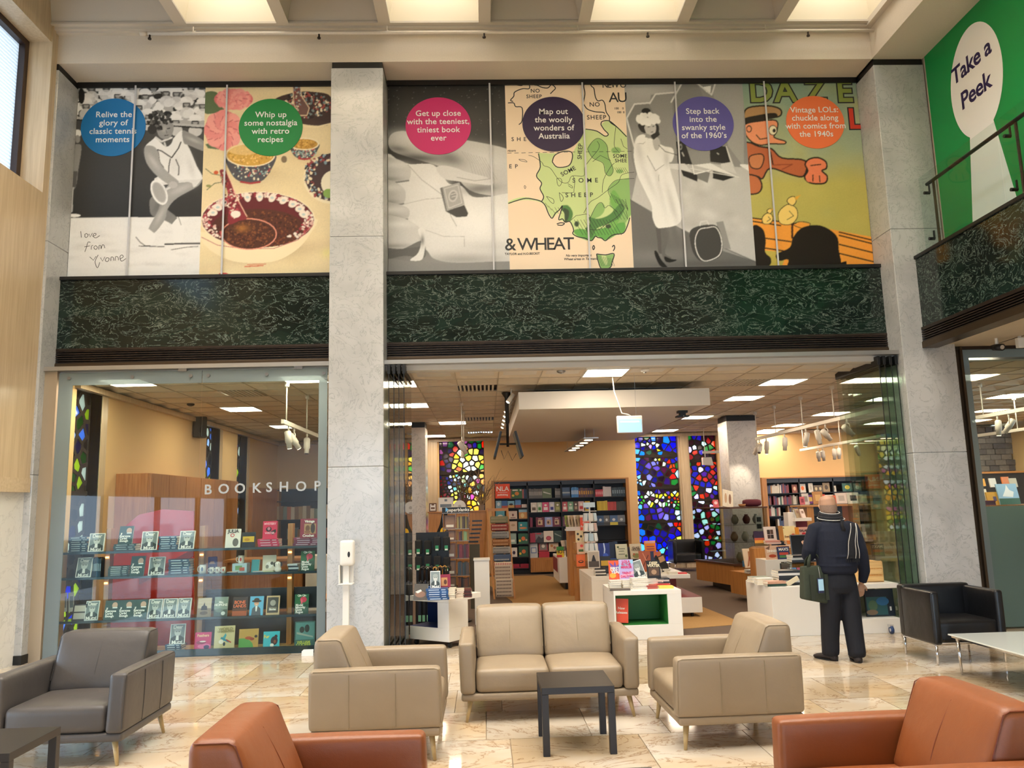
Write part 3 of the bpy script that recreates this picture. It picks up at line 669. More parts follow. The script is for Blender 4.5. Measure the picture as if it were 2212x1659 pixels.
c.fill([(1150, 1210), (1170, 1290), (1260, 1370), (1400, 1430), (1560, 1442), (1720, 1425), (1860, 1350), (1960, 1240), (2005, 1110), (1600, 1260)], '#eadcb9')
c.ell(1580, 1122, 428, 212, '#f0e3c6'); c.ell(1580, 1122, 418, 205, '#5e2127'); 
c.ell(1580, 1185, 350, 145, '#4f2a20'); speck(1600, 1190, 330, 135, 420, ('#6b3722', '#3a1d18', '#7d4a2a', '#45231b'), s=8)
speck(1580, 1120, 408, 196, 330, ('#d8c3b4', '#a5404c', '#e3d6cc', '#8a2d38', '#cfa9a0'), .80, s=12, clip=lambda X, Y: Y < 1250)
for k in range(11):
    a = math.radians(195+k*15.5); c.ell(1580+345*math.cos(a), 1110+160*math.sin(a), 34, 24, '#ece0d4', k*20); c.ell(1580+345*math.cos(a), 1110+160*math.sin(a), 14, 10, '#b7c4c2')
c.line([(1160, 1250), (1280, 1310), (1480, 1338), (1700, 1335), (1880, 1270), (1990, 1160)], 6, '#b06a62')
c.ell(1514, 1228, 208, 118, '#d98f7c'); c.ell(1514, 1228, 200, 110, '#4b2a1f'); speck(1514, 1228, 180, 95, 230, ('#6b3a24', '#3a1e18', '#7c4a2c'), s=8); c.blob(1465, 1185, 50, 28, '#a06a34', .8)
c.fill([(1295, 760), (1345, 758), (1385, 850), (1420, 950), (1500, 1100), (1440, 1130), (1360, 1150), (1365, 1000), (1345, 880)], '#7c2a33'); speck(1390, 1000, 50, 110, 110, ('#d9c3b4', '#a8434d', '#5a1c24'), ang=-12, s=9); speck(1330, 820, 26, 60, 40, ('#3d3335', '#9c4a44', '#cbb8a0'), ang=-15, s=8); c.line([(1500, 1100), (1420, 950), (1385, 850), (1345, 758)], 6, '#e2b8a0')
c.ell(1415, 1080, 36, 26, '#efe6da'); c.line([(1480, 1470), (1620, 1462)], 8, '#c05a44'); c.line([(1500, 1455), (1640, 1450)], 5, '#c05a44'); c.ell(1325, 1525, 36, 10, '#b8303a'); c.blob(2090, 1370, 40, 40, '#d8cf8a', .7)
c.grain(.06); c.blur(1)
t = poster(1, 'cream print painted with pink roses, patterned soup bowls and a spoon', c)
badge(t, 585, 275, '#008640', ['Whip up', 'some nostalgia', 'with retro', 'recipes'])

# --- 3 open hand with a tiny book
c = Canvas(-1.17, PX[3], PZ0, PZ1, .27723, 820, 150, G(0x30)); r = random.Random(2)
c.vgrad(60, 600, G(0x28), G(0x3c)); c.vgrad(1300, 1620, G(0x5a), G(0x8a)); c.blob(520, 380, 500, 160, G(0x4c), .6)
for k in range(120): c.ell(r.random()*980+40, 90+r.random()*420, 2.5, 2.5, G(0x88), n=6)
c.fill([(70, 580), (90, 510), (160, 482), (260, 490), (500, 530), (720, 560), (990, 620), (1100, 700), (1100, 1000), (880, 985), (700, 940), (560, 800), (420, 740), (250, 690), (110, 640)], G(0xb4)); c.blob(330, 540, 260, 60, G(0xd8), .7, 8); c.blob(820, 700, 200, 100, G(0xcc), .8, 10)
c.blob(300, 690, 260, 45, G(0x38), .9, 6); c.blob(150, 620, 90, 30, G(0x48), .7, 10); c.blob(550, 690, 120, 60, G(0x50), .7, 20)
for k in range(9): c.line([(640+k*22, 640+k*6), (700+k*22, 720+k*10), (740+k*22, 860)], 3, G(0x98))
c.fill([(30, 690), (160, 715), (245, 740), (330, 735), (420, 745), (490, 820), (540, 890), (640, 910), (720, 990), (860, 990), (1000, 965), (1100, 980), (1100, 1490), (820, 1500), (560, 1502), (420, 1470), (360, 1400), (200, 1300), (30, 1280)], G(0xd0))
c.blob(800, 1180, 330, 160, G(0xea), .8); c.blob(420, 900, 120, 140, G(0xde), .7); c.blob(780, 930, 160, 42, G(0x55), .75, -4); c.blob(640, 1480, 400, 60, G(0x8a), .8); c.blob(860, 1380, 260, 50, G(0xb8), .6)
c.fill([(440, 770), (500, 750), (600, 770), (680, 800), (860, 850), (870, 900), (740, 890), (600, 870), (500, 850)], G(0xc8)); c.line([(600, 840), (740, 868), (860, 852)], 5, G(0x90))
for (y0, y1, xr, g) in ((690, 880, 240, 0xbc), (865, 1060, 200, 0xb6), (1035, 1180, 230, 0xb4), (1150, 1400, 330, 0xc0)):
    c.fill([(0, y0), (xr*.6, y0+12), (xr, (y0+y1)/2-20), (xr*.95, y1-20), (xr*.5, y1), (0, y1-15)], G(g)); c.blob(xr*.4, y0+55, xr*.5, 30, G(0xdc), .7); c.line([(0, y1-8), (xr*.5, y1+2), (xr*.95, y1-14)], 12, G(0x48), .8); c.blob(xr*.3, y1-25, xr*.5, 22, G(0x68), .6)
c.fill([(30, 1390), (170, 1400), (330, 1330), (360, 1400), (340, 1470), (200, 1450), (30, 1480)], G(0x5a), .9); c.fill([(300, 1250), (340, 1235), (362, 1300), (350, 1420), (330, 1480), (270, 1490), (240, 1480), (300, 1430), (325, 1340)], G(0xd8)); c.blob(335, 1330, 18, 50, G(0x50), .8); c.line([(360, 1250), (500, 1300), (660, 1300), (660, 1380)], 4, G(0xa8)); c.line([(220, 740), (330, 860), (480, 970), (560, 1150), (600, 1220)], 5, G(0xa0)); c.line([(190, 1050), (360, 1010), (500, 1000)], 4, G(0xa4))
c.fill([(30, 1480), (300, 1500), (520, 1510), (1100, 1500), (1100, 1640), (30, 1640)], G(0x82))
c.fill([(515, 1105), (660, 1055), (690, 1120), (680, 1145), (600, 1152)], G(0x42), smooth=False); c.fill([(470, 925), (515, 1105), (525, 1100), (490, 918)], G(0x6a), smooth=False); c.fill([(490, 918), (622, 880), (662, 1052), (526, 1102)], G(0x9e), smooth=False)
c.line([(505, 930), (610, 900), (640, 1040), (540, 1080), (505, 930)], 5, G(0xc4)); c.ell(572, 985, 36, 48, G(0xb8), 14); c.ell(572, 985, 24, 34, G(0x8a), 14); c.line([(555, 975), (590, 965)], 4, G(0xd0)); c.line([(560, 995), (594, 985)], 4, G(0xd0))
c.grain(.05); c.blur(1)
t = poster(2, 'black and white print of an open hand holding a tiny square book', c)
badge(t, 947, 272, '#ca1c6e', ['Get up close', 'with the teeniest,', 'tiniest book', 'ever'], .43, .40)

# --- 4 sheep map
c = Canvas(PX[3], PX[4], PZ0, PZ1, .27723, 820, 150, '#fde6cb')
LG, MG, DG, DK = '#b9cb90', '#83ab68', '#4d7a45', '#3a4a38'
c.fill([(1000, 1035), (1060, 1005), (1140, 995), (1215, 1010), (1260, 1020), (1280, 1045), (1210, 1022), (1100, 1020), (1005, 1048)], LG)
c.fill([(1235, 650), (1252, 760), (1222, 830), (1262, 885), (1250, 930), (1278, 990), (1270, 1030), (1310, 1100), (1345, 1160), (1390, 1120), (1420, 1068), (1400, 1170), (1450, 1190), (1480, 1180), (1512, 1250), (1505, 1290), (1560, 1310), (1650, 1335), (1690, 1300), (1760, 1335), (1840, 1290), (1905, 1270), (1950, 1150), (2010, 1050), (2010, 640), (1925, 520), (1880, 470), (1800, 410), (1760, 398), (1724, 430), (1750, 470), (1782, 505), (1755, 520), (1690, 480), (1600, 465), (1550, 560), (1500, 660)], LG, smooth=False)
c.fill([(1345, 720), (1365, 670), (1430, 640), (1495, 645), (1500, 700), (1470, 752), (1385, 762)], '#fde6cb')
c.fill([(1620, 620), (1660, 560), (1710, 538), (1770, 590), (1782, 680), (1820, 780), (1795, 830), (1758, 805), (1740, 730), (1660, 690)], MG); c.ell(1840, 632, 38, 26, MG); c.ell(1868, 795, 28, 16, MG)
c.fill([(1640, 1160), (1690, 1060), (1730, 1038), (1755, 1080), (1720, 1140)], MG); c.fill([(1780, 935), (1830, 870), (1900, 855), (2010, 850), (2010, 1060), (1940, 1150), (1860, 1280), (1800, 1230), (1850, 1120), (1790, 1060), (1800, 990)], MG)
c.fill([(1510, 1260), (1560, 1240), (1640, 1250), (1760, 1230), (1900, 1190), (1905, 1265), (1840, 1290), (1760, 1330), (1690, 1300), (1650, 1335), (1560, 1310)], '#5f9a4e'); c.fill([(1790, 1010), (1820, 940), (1870, 1000), (1900, 1090), (1850, 1200), (1810, 1250), (1780, 1180), (1820, 1100)], '#6fa455')
c.fill([(1625, 1150), (1700, 1162), (1790, 1130), (1872, 1045), (1905, 1085), (1860, 1160), (1760, 1210), (1690, 1240), (1650, 1315), (1605, 1240), (1640, 1200)], DG); c.fill([(1420, 1062), (1470, 1060), (1505, 1115), (1490, 1175), (1440, 1190), (1455, 1120), (1420, 1100)], DG); c.ell(1535, 1203, 18, 22, DK); c.fill([(1430, 1080), (1475, 1100), (1470, 1160), (1445, 1190), (1440, 1130)], DK); c.ell(1780, 1222, 22, 16, DK)
c.fill([(1690, 1438), (1760, 1445), (1826, 1436), (1812, 1500), (1795, 1545), (1730, 1555), (1702, 1490)], MG); c.fill([(1725, 1450), (1760, 1450), (1775, 1500), (1765, 1525), (1745, 1500)], LG); c.blur(1)
t = poster(3, 'cream and green map print with bold outlines of sheep country', c)
coast = [[(1003, 1045), (1060, 1025), (1140, 1005), (1215, 1015), (1260, 1030), (1290, 1060), (1310, 1110), (1325, 1140), (1345, 1160), (1370, 1120), (1400, 1095), (1424, 1062), (1415, 1100), (1395, 1170), (1425, 1165), (1445, 1190), (1480, 1185), (1500, 1215), (1512, 1255), (1505, 1280), (1545, 1305), (1600, 1315), (1650, 1335), (1680, 1300), (1700, 1310), (1730, 1315), (1760, 1335), (1800, 1300), (1840, 1285), (1900, 1275), (1930, 1220), (1950, 1155)],
         [(1238, 655), (1252, 760), (1222, 830), (1262, 885), (1250, 930), (1278, 990), (1262, 1030)], [(1345, 720), (1365, 670), (1430, 640), (1495, 645), (1500, 700), (1470, 752), (1385, 762), (1345, 720)],
         [(1605, 90), (1590, 130), (1600, 190), (1585, 270), (1582, 330)], [(1632, 90), (1650, 130), (1670, 150), (1680, 210), (1700, 245), (1735, 240), (1755, 270), (1765, 330), (1790, 370), (1795, 410), (1850, 450), (1900, 500), (1925, 525)],
         [(1590, 270), (1620, 310), (1680, 330), (1740, 335), (1755, 345)], [(1000, 262), (1045, 262), (1060, 290), (1110, 300), (1110, 400), (1085, 430)], [(1170, 100), (1200, 120), (1230, 125), (1265, 140), (1310, 145), (1340, 120), (1370, 145), (1350, 170), (1330, 190)],
         [(1040, 250), (1020, 240), (1045, 210), (1050, 180), (1085, 160), (1120, 150), (1165, 150), (1165, 120), (1135, 115)], [(1045, 110), (1060, 120), (1110, 125), (1115, 100), (1085, 95)], [(1250, 92), (1290, 110), (1310, 95), (1350, 100)],
         [(1724, 430), (1750, 470), (1782, 505), (1755, 520), (1690, 480), (1605, 465)], [(1724, 430), (1735, 405), (1790, 402), (1850, 450)], [(1690, 1438), (1760, 1445), (1826, 1436), (1812, 1500), (1795, 1545), (1730, 1555), (1702, 1490), (1690, 1438)],
         [(1380, 1205), (1410, 1195), (1440, 1200), (1420, 1215), (1385, 1212)], [(1660, 1385), (1668, 1372), (1675, 1390), (1665, 1405), (1660, 1385)], [(1812, 1385), (1825, 1370), (1832, 1390), (1820, 1415)]]
ribbons('coastline', c, coast, .0135, MT_K, t)['kind'] = 'stuff'
thin = [[(1160, 670), (1200, 680), (1262, 722), (1280, 750), (1330, 770), (1380, 840), (1420, 880), (1470, 880), (1500, 830), (1590, 830), (1600, 760), (1650, 690), (1700, 630), (1712, 590), (1695, 560)], [(1505, 830), (1520, 860), (1515, 930), (1505, 960), (1420, 960)], [(1660, 720), (1720, 670), (1800, 710)], [(1735, 960), (1745, 860), (1800, 760), (1830, 730)], [(1985, 800), (1890, 820), (1860, 880), (1785, 935), (1700, 1000), (1640, 1035), (1590, 1120)],
        [(1590, 1130), (1620, 1130), (1640, 1160), (1630, 1335)], [(1380, 850), (1410, 850), (1420, 880), (1400, 910), (1385, 890), (1380, 850)], [(1400, 960), (1425, 985), (1430, 1010), (1415, 1030), (1405, 1000), (1400, 960)], [(1465, 890), (1500, 910), (1500, 925), (1470, 905)], [(1300, 990), (1330, 1000), (1355, 1015), (1355, 1045), (1330, 1030), (1300, 990)], [(1085, 700), (1130, 705), (1148, 722), (1100, 712), (1085, 700)], [(1620, 620), (1660, 560), (1710, 538), (1770, 590), (1782, 680), (1820, 780), (1795, 830), (1758, 805), (1740, 730), (1660, 690), (1620, 620)],
        [(1640, 1160), (1690, 1060), (1730, 1038), (1755, 1080), (1790, 1060), (1850, 1110)], [(1480, 1185), (1530, 1140), (1590, 1130)], [(1800, 1000), (1780, 935), (1830, 870), (1900, 855), (1985, 850)], [(1130, 905), (1140, 915), (1133, 930), (1127, 915), (1130, 905)], [(1840, 450), (1830, 540), (1830, 600), (1870, 650)], [(1880, 540), (1900, 600), (1930, 620)], [(1600, 1240), (1700, 1250), (1760, 1210), (1850, 1150), (1905, 1085)]]
for k in range(18): thin.append([(995+k*55, 652-k*.8), (1028+k*55, 651-k*.8)])
ribbons('border_line', c, thin, .006, MT_K, t)['kind'] = 'stuff'
hat = []
for k in range(30):
    x = 1290+k*25; y = 1010+max(0, (x-1450))*.25
    if x < 1350: hat.append([(x, 1040+(x-1290)*.9), (x+26, 1075+(x-1290)*.9)])
    elif 1350 <= x < 1420: hat.append([(x, 1075), (x+30, 1125)])
    elif x > 1500: hat += [[(x, 1170), (x+70, 1290)]] if x < 1830 else [[(x, 1010), (x+45, 1090)], [(x-20, 1100), (x+20, 1170)]]
for k in range(9): hat += [[(1800+k*14, 965+k*8), (1840+k*14, 1040+k*8)], [(1700+k*14, 1450+k*3), (1735+k*12, 1535)], [(1830+k*16, 765), (1855+k*16, 805)]]
hat = [[(min(q[0], 1935), q[1]) for q in L] for L in hat if L[0][0] < 1925]
ribbons('hatching', c, hat, .0045, MT_K, t, smooth=False)['kind'] = 'stuff'
def mtxt(s, x, y, h, ang=0, sp=1., bold=.001, shear=0, align='CENTER'):
    p = c.P(x, y); text('lettering', s, t, h*c.u/.72, MT_K, (p[0], YP-.002, p[1]), (math.pi/2, math.radians(ang), 0), align, bold, spacing=sp, shear=shear)
mtxt('NO', 1212, 168, 30, sp=1.1); mtxt('SHEEP', 1203, 212, 28, sp=1.1); mtxt('NO', 1675, 275, 34, sp=1.1); mtxt('SHEEP', 1690, 375, 34, sp=1.15)
mtxt('SHE', 1085, 545, 30, sp=1.9); mtxt('EP', 1042, 757, 30, sp=2.0); mtxt('SOME', 1470, 795, 32, -27, 1.05); mtxt('SOME', 1602, 866, 34, sp=1.9); mtxt('SHEEP', 1555, 980, 34, sp=1.75); mtxt('SHEEP', 1563, 640, 32, -84, 1.0)
mtxt('SOME', 1873, 676, 28, sp=1.05); mtxt('SHEE', 1880, 712, 28, sp=1.05); mtxt('& WHEAT', 1246, 1365, 92, sp=.80, bold=.002); mtxt('NEW O', 1828, 125, 42, sp=.82); mtxt('AU', 1858, 222, 78, sp=.8); mtxt('TAYLOR and H.O.BECKIT', 1112, 1437, 16); mtxt('No very important', 1550, 1450, 17, shear=.2); mtxt('Wheat areas in Tasmania', 1568, 1477, 17, shear=.2); mtxt('100    0', 1865, 305, 16); mtxt('100  0', 1878, 335, 16); mtxt('ricorn', 1028, 634, 17, shear=.2)
badge(t, 1196, 268, '#22063f', ['Map out', 'the woolly', 'wonders of', 'Australia'], .415, .385)

# --- 5 woman at the public telephones
c = Canvas(PX[4], PX[5], PZ0, PZ1, .27725, 1340, 150, G(0x8c)); r = random.Random(4)
c.vgrad(60, 700, G(0xa2), G(0x84)); c.blob(180, 160, 200, 90, G(0xb8), .6)
c.fill([(50, 385), (112, 270), (230, 262), (240, 200), (420, 180), (490, 100), (700, 90), (1000, 90), (1000, 800), (80, 980)], G(0x86), smooth=False)
c.fill([(60, 385), (115, 280), (225, 272), (300, 420), (300, 900), (150, 900), (90, 700)], G(0x7a), smooth=False); c.fill([(400, 260), (490, 105), (600, 110), (640, 200), (640, 560), (450, 700)], G(0x7c), smooth=False); c.fill([(720, 190), (750, 90), (960, 90), (960, 760), (840, 600)], G(0x9a), smooth=False)
c.fill([(640, 140), (705, 130), (700, 185), (670, 180)], G(0xf8), smooth=False)
for L in ([(50, 385), (112, 272), (235, 262)], [(228, 270), (275, 195), (435, 180)], [(395, 260), (485, 100), (590, 104), (710, 200), (745, 90)], [(52, 385), (110, 600)], [(820, 600), (905, 835)], [(440, 560), (560, 800)]): c.line(L, 12, G(0xd2))
c.fill([(435, 560), (500, 560), (560, 740), (450, 735)], G(0x1c), smooth=False); c.fill([(695, 600), (820, 600), (860, 740), (700, 720)], G(0x1e), smooth=False); c.ell(470, 605, 12, 24, G(0x88)); c.ell(470, 605, 6, 14, G(0x1c)); c.line([(480, 645), (495, 675)], 9, G(0xaa)); c.line([(750, 650), (765, 662)], 8, G(0xaa))
c.fill([(150, 720), (380, 735), (560, 745), (720, 735), (900, 760), (1000, 765), (1060, 860), (1060, 1500), (480, 1250), (90, 1020)], G(0xb6), smooth=False)
for k in range(30): c.blob(420+r.random()*560, 850+r.random()*450, 50, 40, G(r.choice((0xa4, 0xc6, 0xd2))), .5)
c.fill([(380, 735), (500, 735), (560, 800), (380, 770)], G(0xd0), smooth=False); c.fill([(570, 745), (700, 730), (905, 835), (860, 820)], G(0xe0), smooth=False); c.fill([(780, 735), (860, 722), (905, 815), (790, 780)], G(0xc8), smooth=False); c.fill([(930, 738), (1010, 742), (1010, 800), (930, 750)], G(0xe0), smooth=False)
c.fill([(470, 780), (600, 820), (600, 875), (490, 830)], G(0x15), smooth=False); c.fill([(720, 790), (900, 835), (800, 868), (720, 850)], G(0x15), smooth=False); c.fill([(600, 815), (700, 790), (680, 885), (600, 850)], G(0x70), smooth=False)
c.line([(560, 740), (575, 815), (700, 785)], 6, G(0xee)); c.line([(540, 770), (920, 840)], 6, G(0xd6))
c.fill([(75, 1010), (250, 1120), (480, 1245), (760, 1400), (1070, 1500), (1070, 1600), (80, 1600)], G(0x62), smooth=False); c.blob(300, 1450, 300, 60, G(0x7c), .6); c.blob(700, 1510, 300, 30, G(0x4c), .6)
c.line([(75, 1012), (480, 1246), (1060, 1500)], 8, G(0x44), .7); c.fill([(745, 1190), (800, 1180), (860, 1400), (800, 1390)], G(0x88), smooth=False)
c.fill([(280, 1225), (330, 1225), (345, 1320), (335, 1420), (300, 1425), (290, 1330)], G(0x52)); c.fill([(320, 1225), (385, 1225), (372, 1330), (350, 1430), (400, 1465), (360, 1490), (325, 1440), (320, 1330)], G(0x5e))
c.fill([(268, 1410), (290, 1420), (320, 1480), (370, 1540), (345, 1548), (305, 1520), (272, 1450)], G(0x10)); c.fill([(345, 1455), (400, 1475), (442, 1482), (400, 1500), (355, 1495)], G(0x10))
c.fill([(112, 580), (135, 525), (185, 508), (250, 545), (300, 575), (345, 600), (405, 615), (418, 670), (400, 720), (380, 730), (400, 820), (430, 920), (470, 1080), (476, 1170), (430, 1215), (340, 1232), (285, 1228), (252, 1150), (245, 1060), (190, 940), (135, 820), (108, 690)], G(0xe4))
for x, y, rx, ry, g, a in ((150, 640, 30, 120, 0xc4, -10), (300, 900, 22, 260, 0xcc, -10), (400, 1040, 26, 180, 0xbe, -12), (230, 880, 24, 160, 0xc8, -20), (360, 700, 24, 70, 0xb4, 0)): c.blob(x, y, rx, ry, G(g), .7, a)
c.fill([(215, 660), (265, 628), (340, 740), (280, 785)], G(0xf4)); c.line([(210, 670), (275, 790), (342, 742)], 5, G(0x90)); c.line([(120, 575), (180, 580), (215, 545)], 5, G(0xa8)); c.line([(300, 820), (300, 870)], 5, G(0xa0)); c.fill([(140, 520), (210, 520), (215, 560), (120, 580)], G(0xf4))
c.fill([(140, 430), (200, 420), (290, 430), (302, 480), (270, 500), (200, 500), (160, 480)], G(0x22)); c.fill([(195, 440), (270, 430), (278, 480), (255, 515), (225, 518), (200, 490)], G(0xb4)); c.line([(215, 450), (230, 448)], 6, G(0x30)); c.line([(250, 446), (264, 444)], 6, G(0x30)); c.line([(238, 490), (256, 488)], 6, G(0x50)); c.fill([(195, 495), (235, 512), (230, 540), (195, 530)], G(0x8a))
c.ell(202, 328, 36, 26, G(0x1a))
for k in range(60): a = r.random()*6.28; c.ell(220+82*math.cos(a)*r.random()**.3, 388+36*math.sin(a)*r.random()**.3, 22, 18, G(r.choice((0xe8, 0xf6, 0xfb, 0xde))), r.random()*90)
c.fill([(255, 545), (290, 530), (312, 570), (300, 620), (275, 630), (258, 590)], G(0xb0)); c.fill([(235, 515), (300, 480), (310, 510), (260, 550)], G(0x20)); c.line([(300, 590), (350, 640), (445, 668)], 5, G(0x25))
c.fill([(542, 1262), (590, 1225), (680, 1208), (750, 1218), (785, 1290), (797, 1390), (770, 1460), (690, 1490), (620, 1488), (570, 1430), (545, 1340)], G(0x3c)); q = cat_rom([(612, 1250), (680, 1232), (740, 1228), (778, 1290), (790, 1380), (765, 1450), (690, 1486), (640, 1484), (600, 1430), (582, 1335)]); c.line(q+[q[0]], 6, G(0xdc)); c.line([(618, 1218), (625, 1188), (672, 1178), (688, 1205)], 11, G(0xc8))
c.grain(.045); c.blur(1)
t = poster(4, 'black and white print of a woman in a white fur hat and coat at telephones', c)
badge(t, 1519, 267, '#544ea3', ['Step back', 'into the', 'swanky style', 'of the 1960\u2019s'], .41, .385)

# --- 6 comic cover in plain generic stand-in shapes
c = Canvas(PX[5], PX[6], PZ0, PZ1, .27725, 1340, 150, '#8ba08c'); r = random.Random(9); K = '#241d16'
c.vgrad(60, 640, '#7f9a8e', '#9aa78a'); c.vgrad(640, 900, '#9aa78a', '#b3aa5c'); c.vgrad(900, 1600, '#b3aa5c', '#a8a055')
for k in range(50): c.blob(940+r.random()*1000, 100+r.random()*1400, 80, 60, r.choice(('#c2b868', '#9fa46a', '#a9a35a')), .25)
c.fill([(1000, 1150), (1400, 1200), (1990, 1310), (1990, 1560), (1000, 1560)], '#e0963c', smooth=False); c.fill([(1000, 1400), (1300, 1420), (1250, 1560), (1000, 1560)], '#b3a44e')
for L in ([(1020, 1155), (1400, 1205)], [(1700, 1265), (1985, 1335)], [(1020, 1180), (1250, 1215)], [(1030, 1300), (1330, 1340)], [(1700, 1360), (1985, 1430)], [(1060, 1380), (1330, 1420)], [(1700, 1430), (1985, 1500)], [(1700, 1290), (1985, 1362)]): c.line(L, 10, K)
def out(pts, col, w=12): c.fill(pts, col); q = cat_rom(pts); c.line(q+[q[0]], w, K)
out([(930, 600), (1000, 570), (1080, 600), (1180, 620), (1260, 690), (1440, 712), (1430, 830), (1330, 820), (1170, 770), (1110, 850), (1060, 830), (930, 830)], '#b0603c'); out([(930, 830), (1060, 830), (1105, 900), (1080, 960), (1000, 972), (930, 960)], '#b86a42')
out([(1010, 680), (1100, 660), (1120, 700), (1090, 770), (1020, 760)], '#c07a50', 9); c.line([(1170, 640), (1190, 740)], 10, K); c.line([(1190, 745), (1340, 740), (1260, 780)], 8, '#8a4428')
out([(975, 430), (1080, 405), (1215, 400), (1222, 480), (1200, 530), (1285, 560), (1275, 582), (1180, 580), (1090, 590), (1020, 560), (975, 500)], '#e0916a', 10); out([(962, 360), (1000, 300), (1150, 285), (1245, 310), (1250, 360), (1180, 380), (1050, 400), (965, 420)], '#a8835a'); c.fill([(965, 385), (1060, 360), (1200, 340), (1215, 375), (1050, 400), (967, 425)], K)
c.ell(1190, 475, 34, 40, K); c.ell(1190, 475, 28, 34, '#e8dfc0'); c.ell(1200, 478, 12, 16, K); c.line([(1060, 510), (1090, 545), (1150, 535)], 8, K); c.ell(1005, 465, 22, 28, K); c.ell(1005, 465, 15, 20, '#e0916a')
out([(1440, 740), (1470, 700), (1540, 688), (1600, 720), (1605, 770), (1570, 790), (1610, 830), (1600, 880), (1540, 892), (1470, 880), (1435, 840), (1460, 790)], '#dc7c58'); c.line([(1480, 750), (1560, 740)], 8, K); c.ell(1470, 850, 24, 28, '#dc7c58'); c.line([(1500, 820), (1500, 870)], 8, K); c.line([(1550, 825), (1555, 875)], 8, K)
for (x, y, s) in ((1310, 1110, 1.0), (1150, 1150, .55)):
    out([(x-60*s, y-20*s), (x, y-60*s), (x+60*s, y-30*s), (x+70*s, y+40*s), (x+20*s, y+95*s), (x-60*s, y+90*s), (x-80*s, y+30*s)], '#e6c873', 6); out([(x-10*s, y-80*s), (x+5*s, y-110*s), (x+45*s, y-120*s), (x+60*s, y-80*s), (x+30*s, y-50*s)], '#e6c873', 6); c.fill([(x+50*s, y-115*s), (x+100*s, y-135*s), (x+60*s, y-90*s)], '#d8a23a', smooth=False); c.line([(x+5*s, y-10*s), (x+40*s, y+30*s), (x-10*s, y+60*s)], 5, K)
out([(1350, 1210), (1400, 1185), (1480, 1200), (1440, 1240)], '#e0963c', 6)
c.fill([(1030, 1228), (1110, 1240), (1135, 1330), (1130, 1420), (1175, 1470), (1160, 1530), (1050, 1560), (1030, 1500)], '#1d1612'); c.fill([(1215, 1440), (1320, 1385), (1345, 1310), (1420, 1230), (1560, 1215), (1680, 1290), (1700, 1400), (1690, 1560), (1330, 1560), (1310, 1480), (1240, 1490)], '#1d1612'); c.fill([(1690, 1510), (1760, 1490), (1765, 1560), (1690, 1560)], '#1d1612', smooth=False); c.line([(1340, 1200), (1340, 1310)], 16, '#3a1c14')
c.grain(.05); c.blur(1)
t = poster(5, 'yellowed comic print with a hatted man stretching out a fist beside planks', c)
MDZ = mat('olive_ink', '#8b9a48', .6); MRD = mat('red_ink', '#d23a22', .6)
for ch, x, y in (('D', 1095, 178), ('A', 1285, 178), ('Z', 1520, 178), ('E', 1745, 178)):
    p = c.P(x, y); text('lettering', ch, t, .44, MT_K, (p[0], YP-.0015, p[1]), bold=.028); text('lettering', ch, t, .44, MDZ, (p[0], YP-.0028, p[1]), bold=.010)
p = c.P(1830, 392); text('lettering', 'L', t, .40, MT_K, (p[0], YP-.0015, p[1]), bold=.028); text('lettering', 'L', t, .40, MRD, (p[0], YP-.0028, p[1]), bold=.01)
badge(t, 1761, 264, '#f67b45', ['Vintage LOLs:', 'chuckle along', 'with comics from', 'the 1940s'], .395, .375)

# joints of the glazing in front of the prints
gz = struct('window_upper', MB(), M_ALU)
for x in (-4.44, -3.262, .175, 1.41, 2.654, 3.862): MB().box(x-.011, x+.011, YP-.034, YP-.026, 4.545, 7.15).build('glazing_joint', mat('joint_grey', '#c9c9ce', .4), gz)

# --- green keyhole print over the mezzanine
XG = 5.80
t = thing('banner', 'big green wall print with a white keyhole reading Take a Peek', 'sign')
MB().box(XG, XG+.01, 1.0, 9.26, 4.5, 7.2).build('sheet', mat('green_print', '#008a43', .5), t)
pts = []
for j in range(49):
    a = math.radians(-90+27+(306*j/48)); pts.append((XG-.002, 8.335+.475*math.cos(a), 6.345+.675*math.sin(a)))
pts += [(XG-.002, 8.11, 5.70), (XG-.002, 7.86, 4.5), (XG-.002, 8.72, 4.5), (XG-.002, 8.56, 5.70)]
MB().prism(pts, (-.002, 0, 0)).build('keyhole', mat('white_print', '#f3f3f3', .5), t)
MNV = mat('navy_ink', '#1f0a4a', .5)
for s, px, py, z in (('Take a', 2097, 135, .29), ('Peek', 2107, 197, .30)):
    p = at(px, py, X=XG-.005); text('lettering', s, t, z, MNV, (XG-.0055, p.y, p.z), (math.pi/2, 0, -math.pi/2), bold=.006, spacing=.95)
# balustrade on the mezzanine edge
bl = thing('balustrade', 'clear glass balustrade with black handrail along the mezzanine edge', 'railing', (5.45, 0, 4.54))
for i in range(6): MB().box(-.006, .006, 9.1-1.5*(i+1)+.01, 9.1-1.5*i-.01, 0, .93).build('glass_pane', M_GLB, bl)
MB().tube([(.05, 9.02, .825), (.05, .1, .825)], .022, 10).build('handrail', M_BLACK, bl)
for i in range(6):
    for z in (.12, .70): MB().tube([(-.02, 8.98-1.5*i, z), (.05, 8.98-1.5*i, z)], .02, 8).tube([(.05, 8.98-1.5*i, z), (.05, 8.98-1.5*i, z+.1)], .012, 6).build('bracket', M_BLACK, bl)
    MB().tube([(.06, 8.9-1.5*i, 0), (.06, 8.9-1.5*i, .81)], .016, 8).build('post', M_BRONZE, bl)
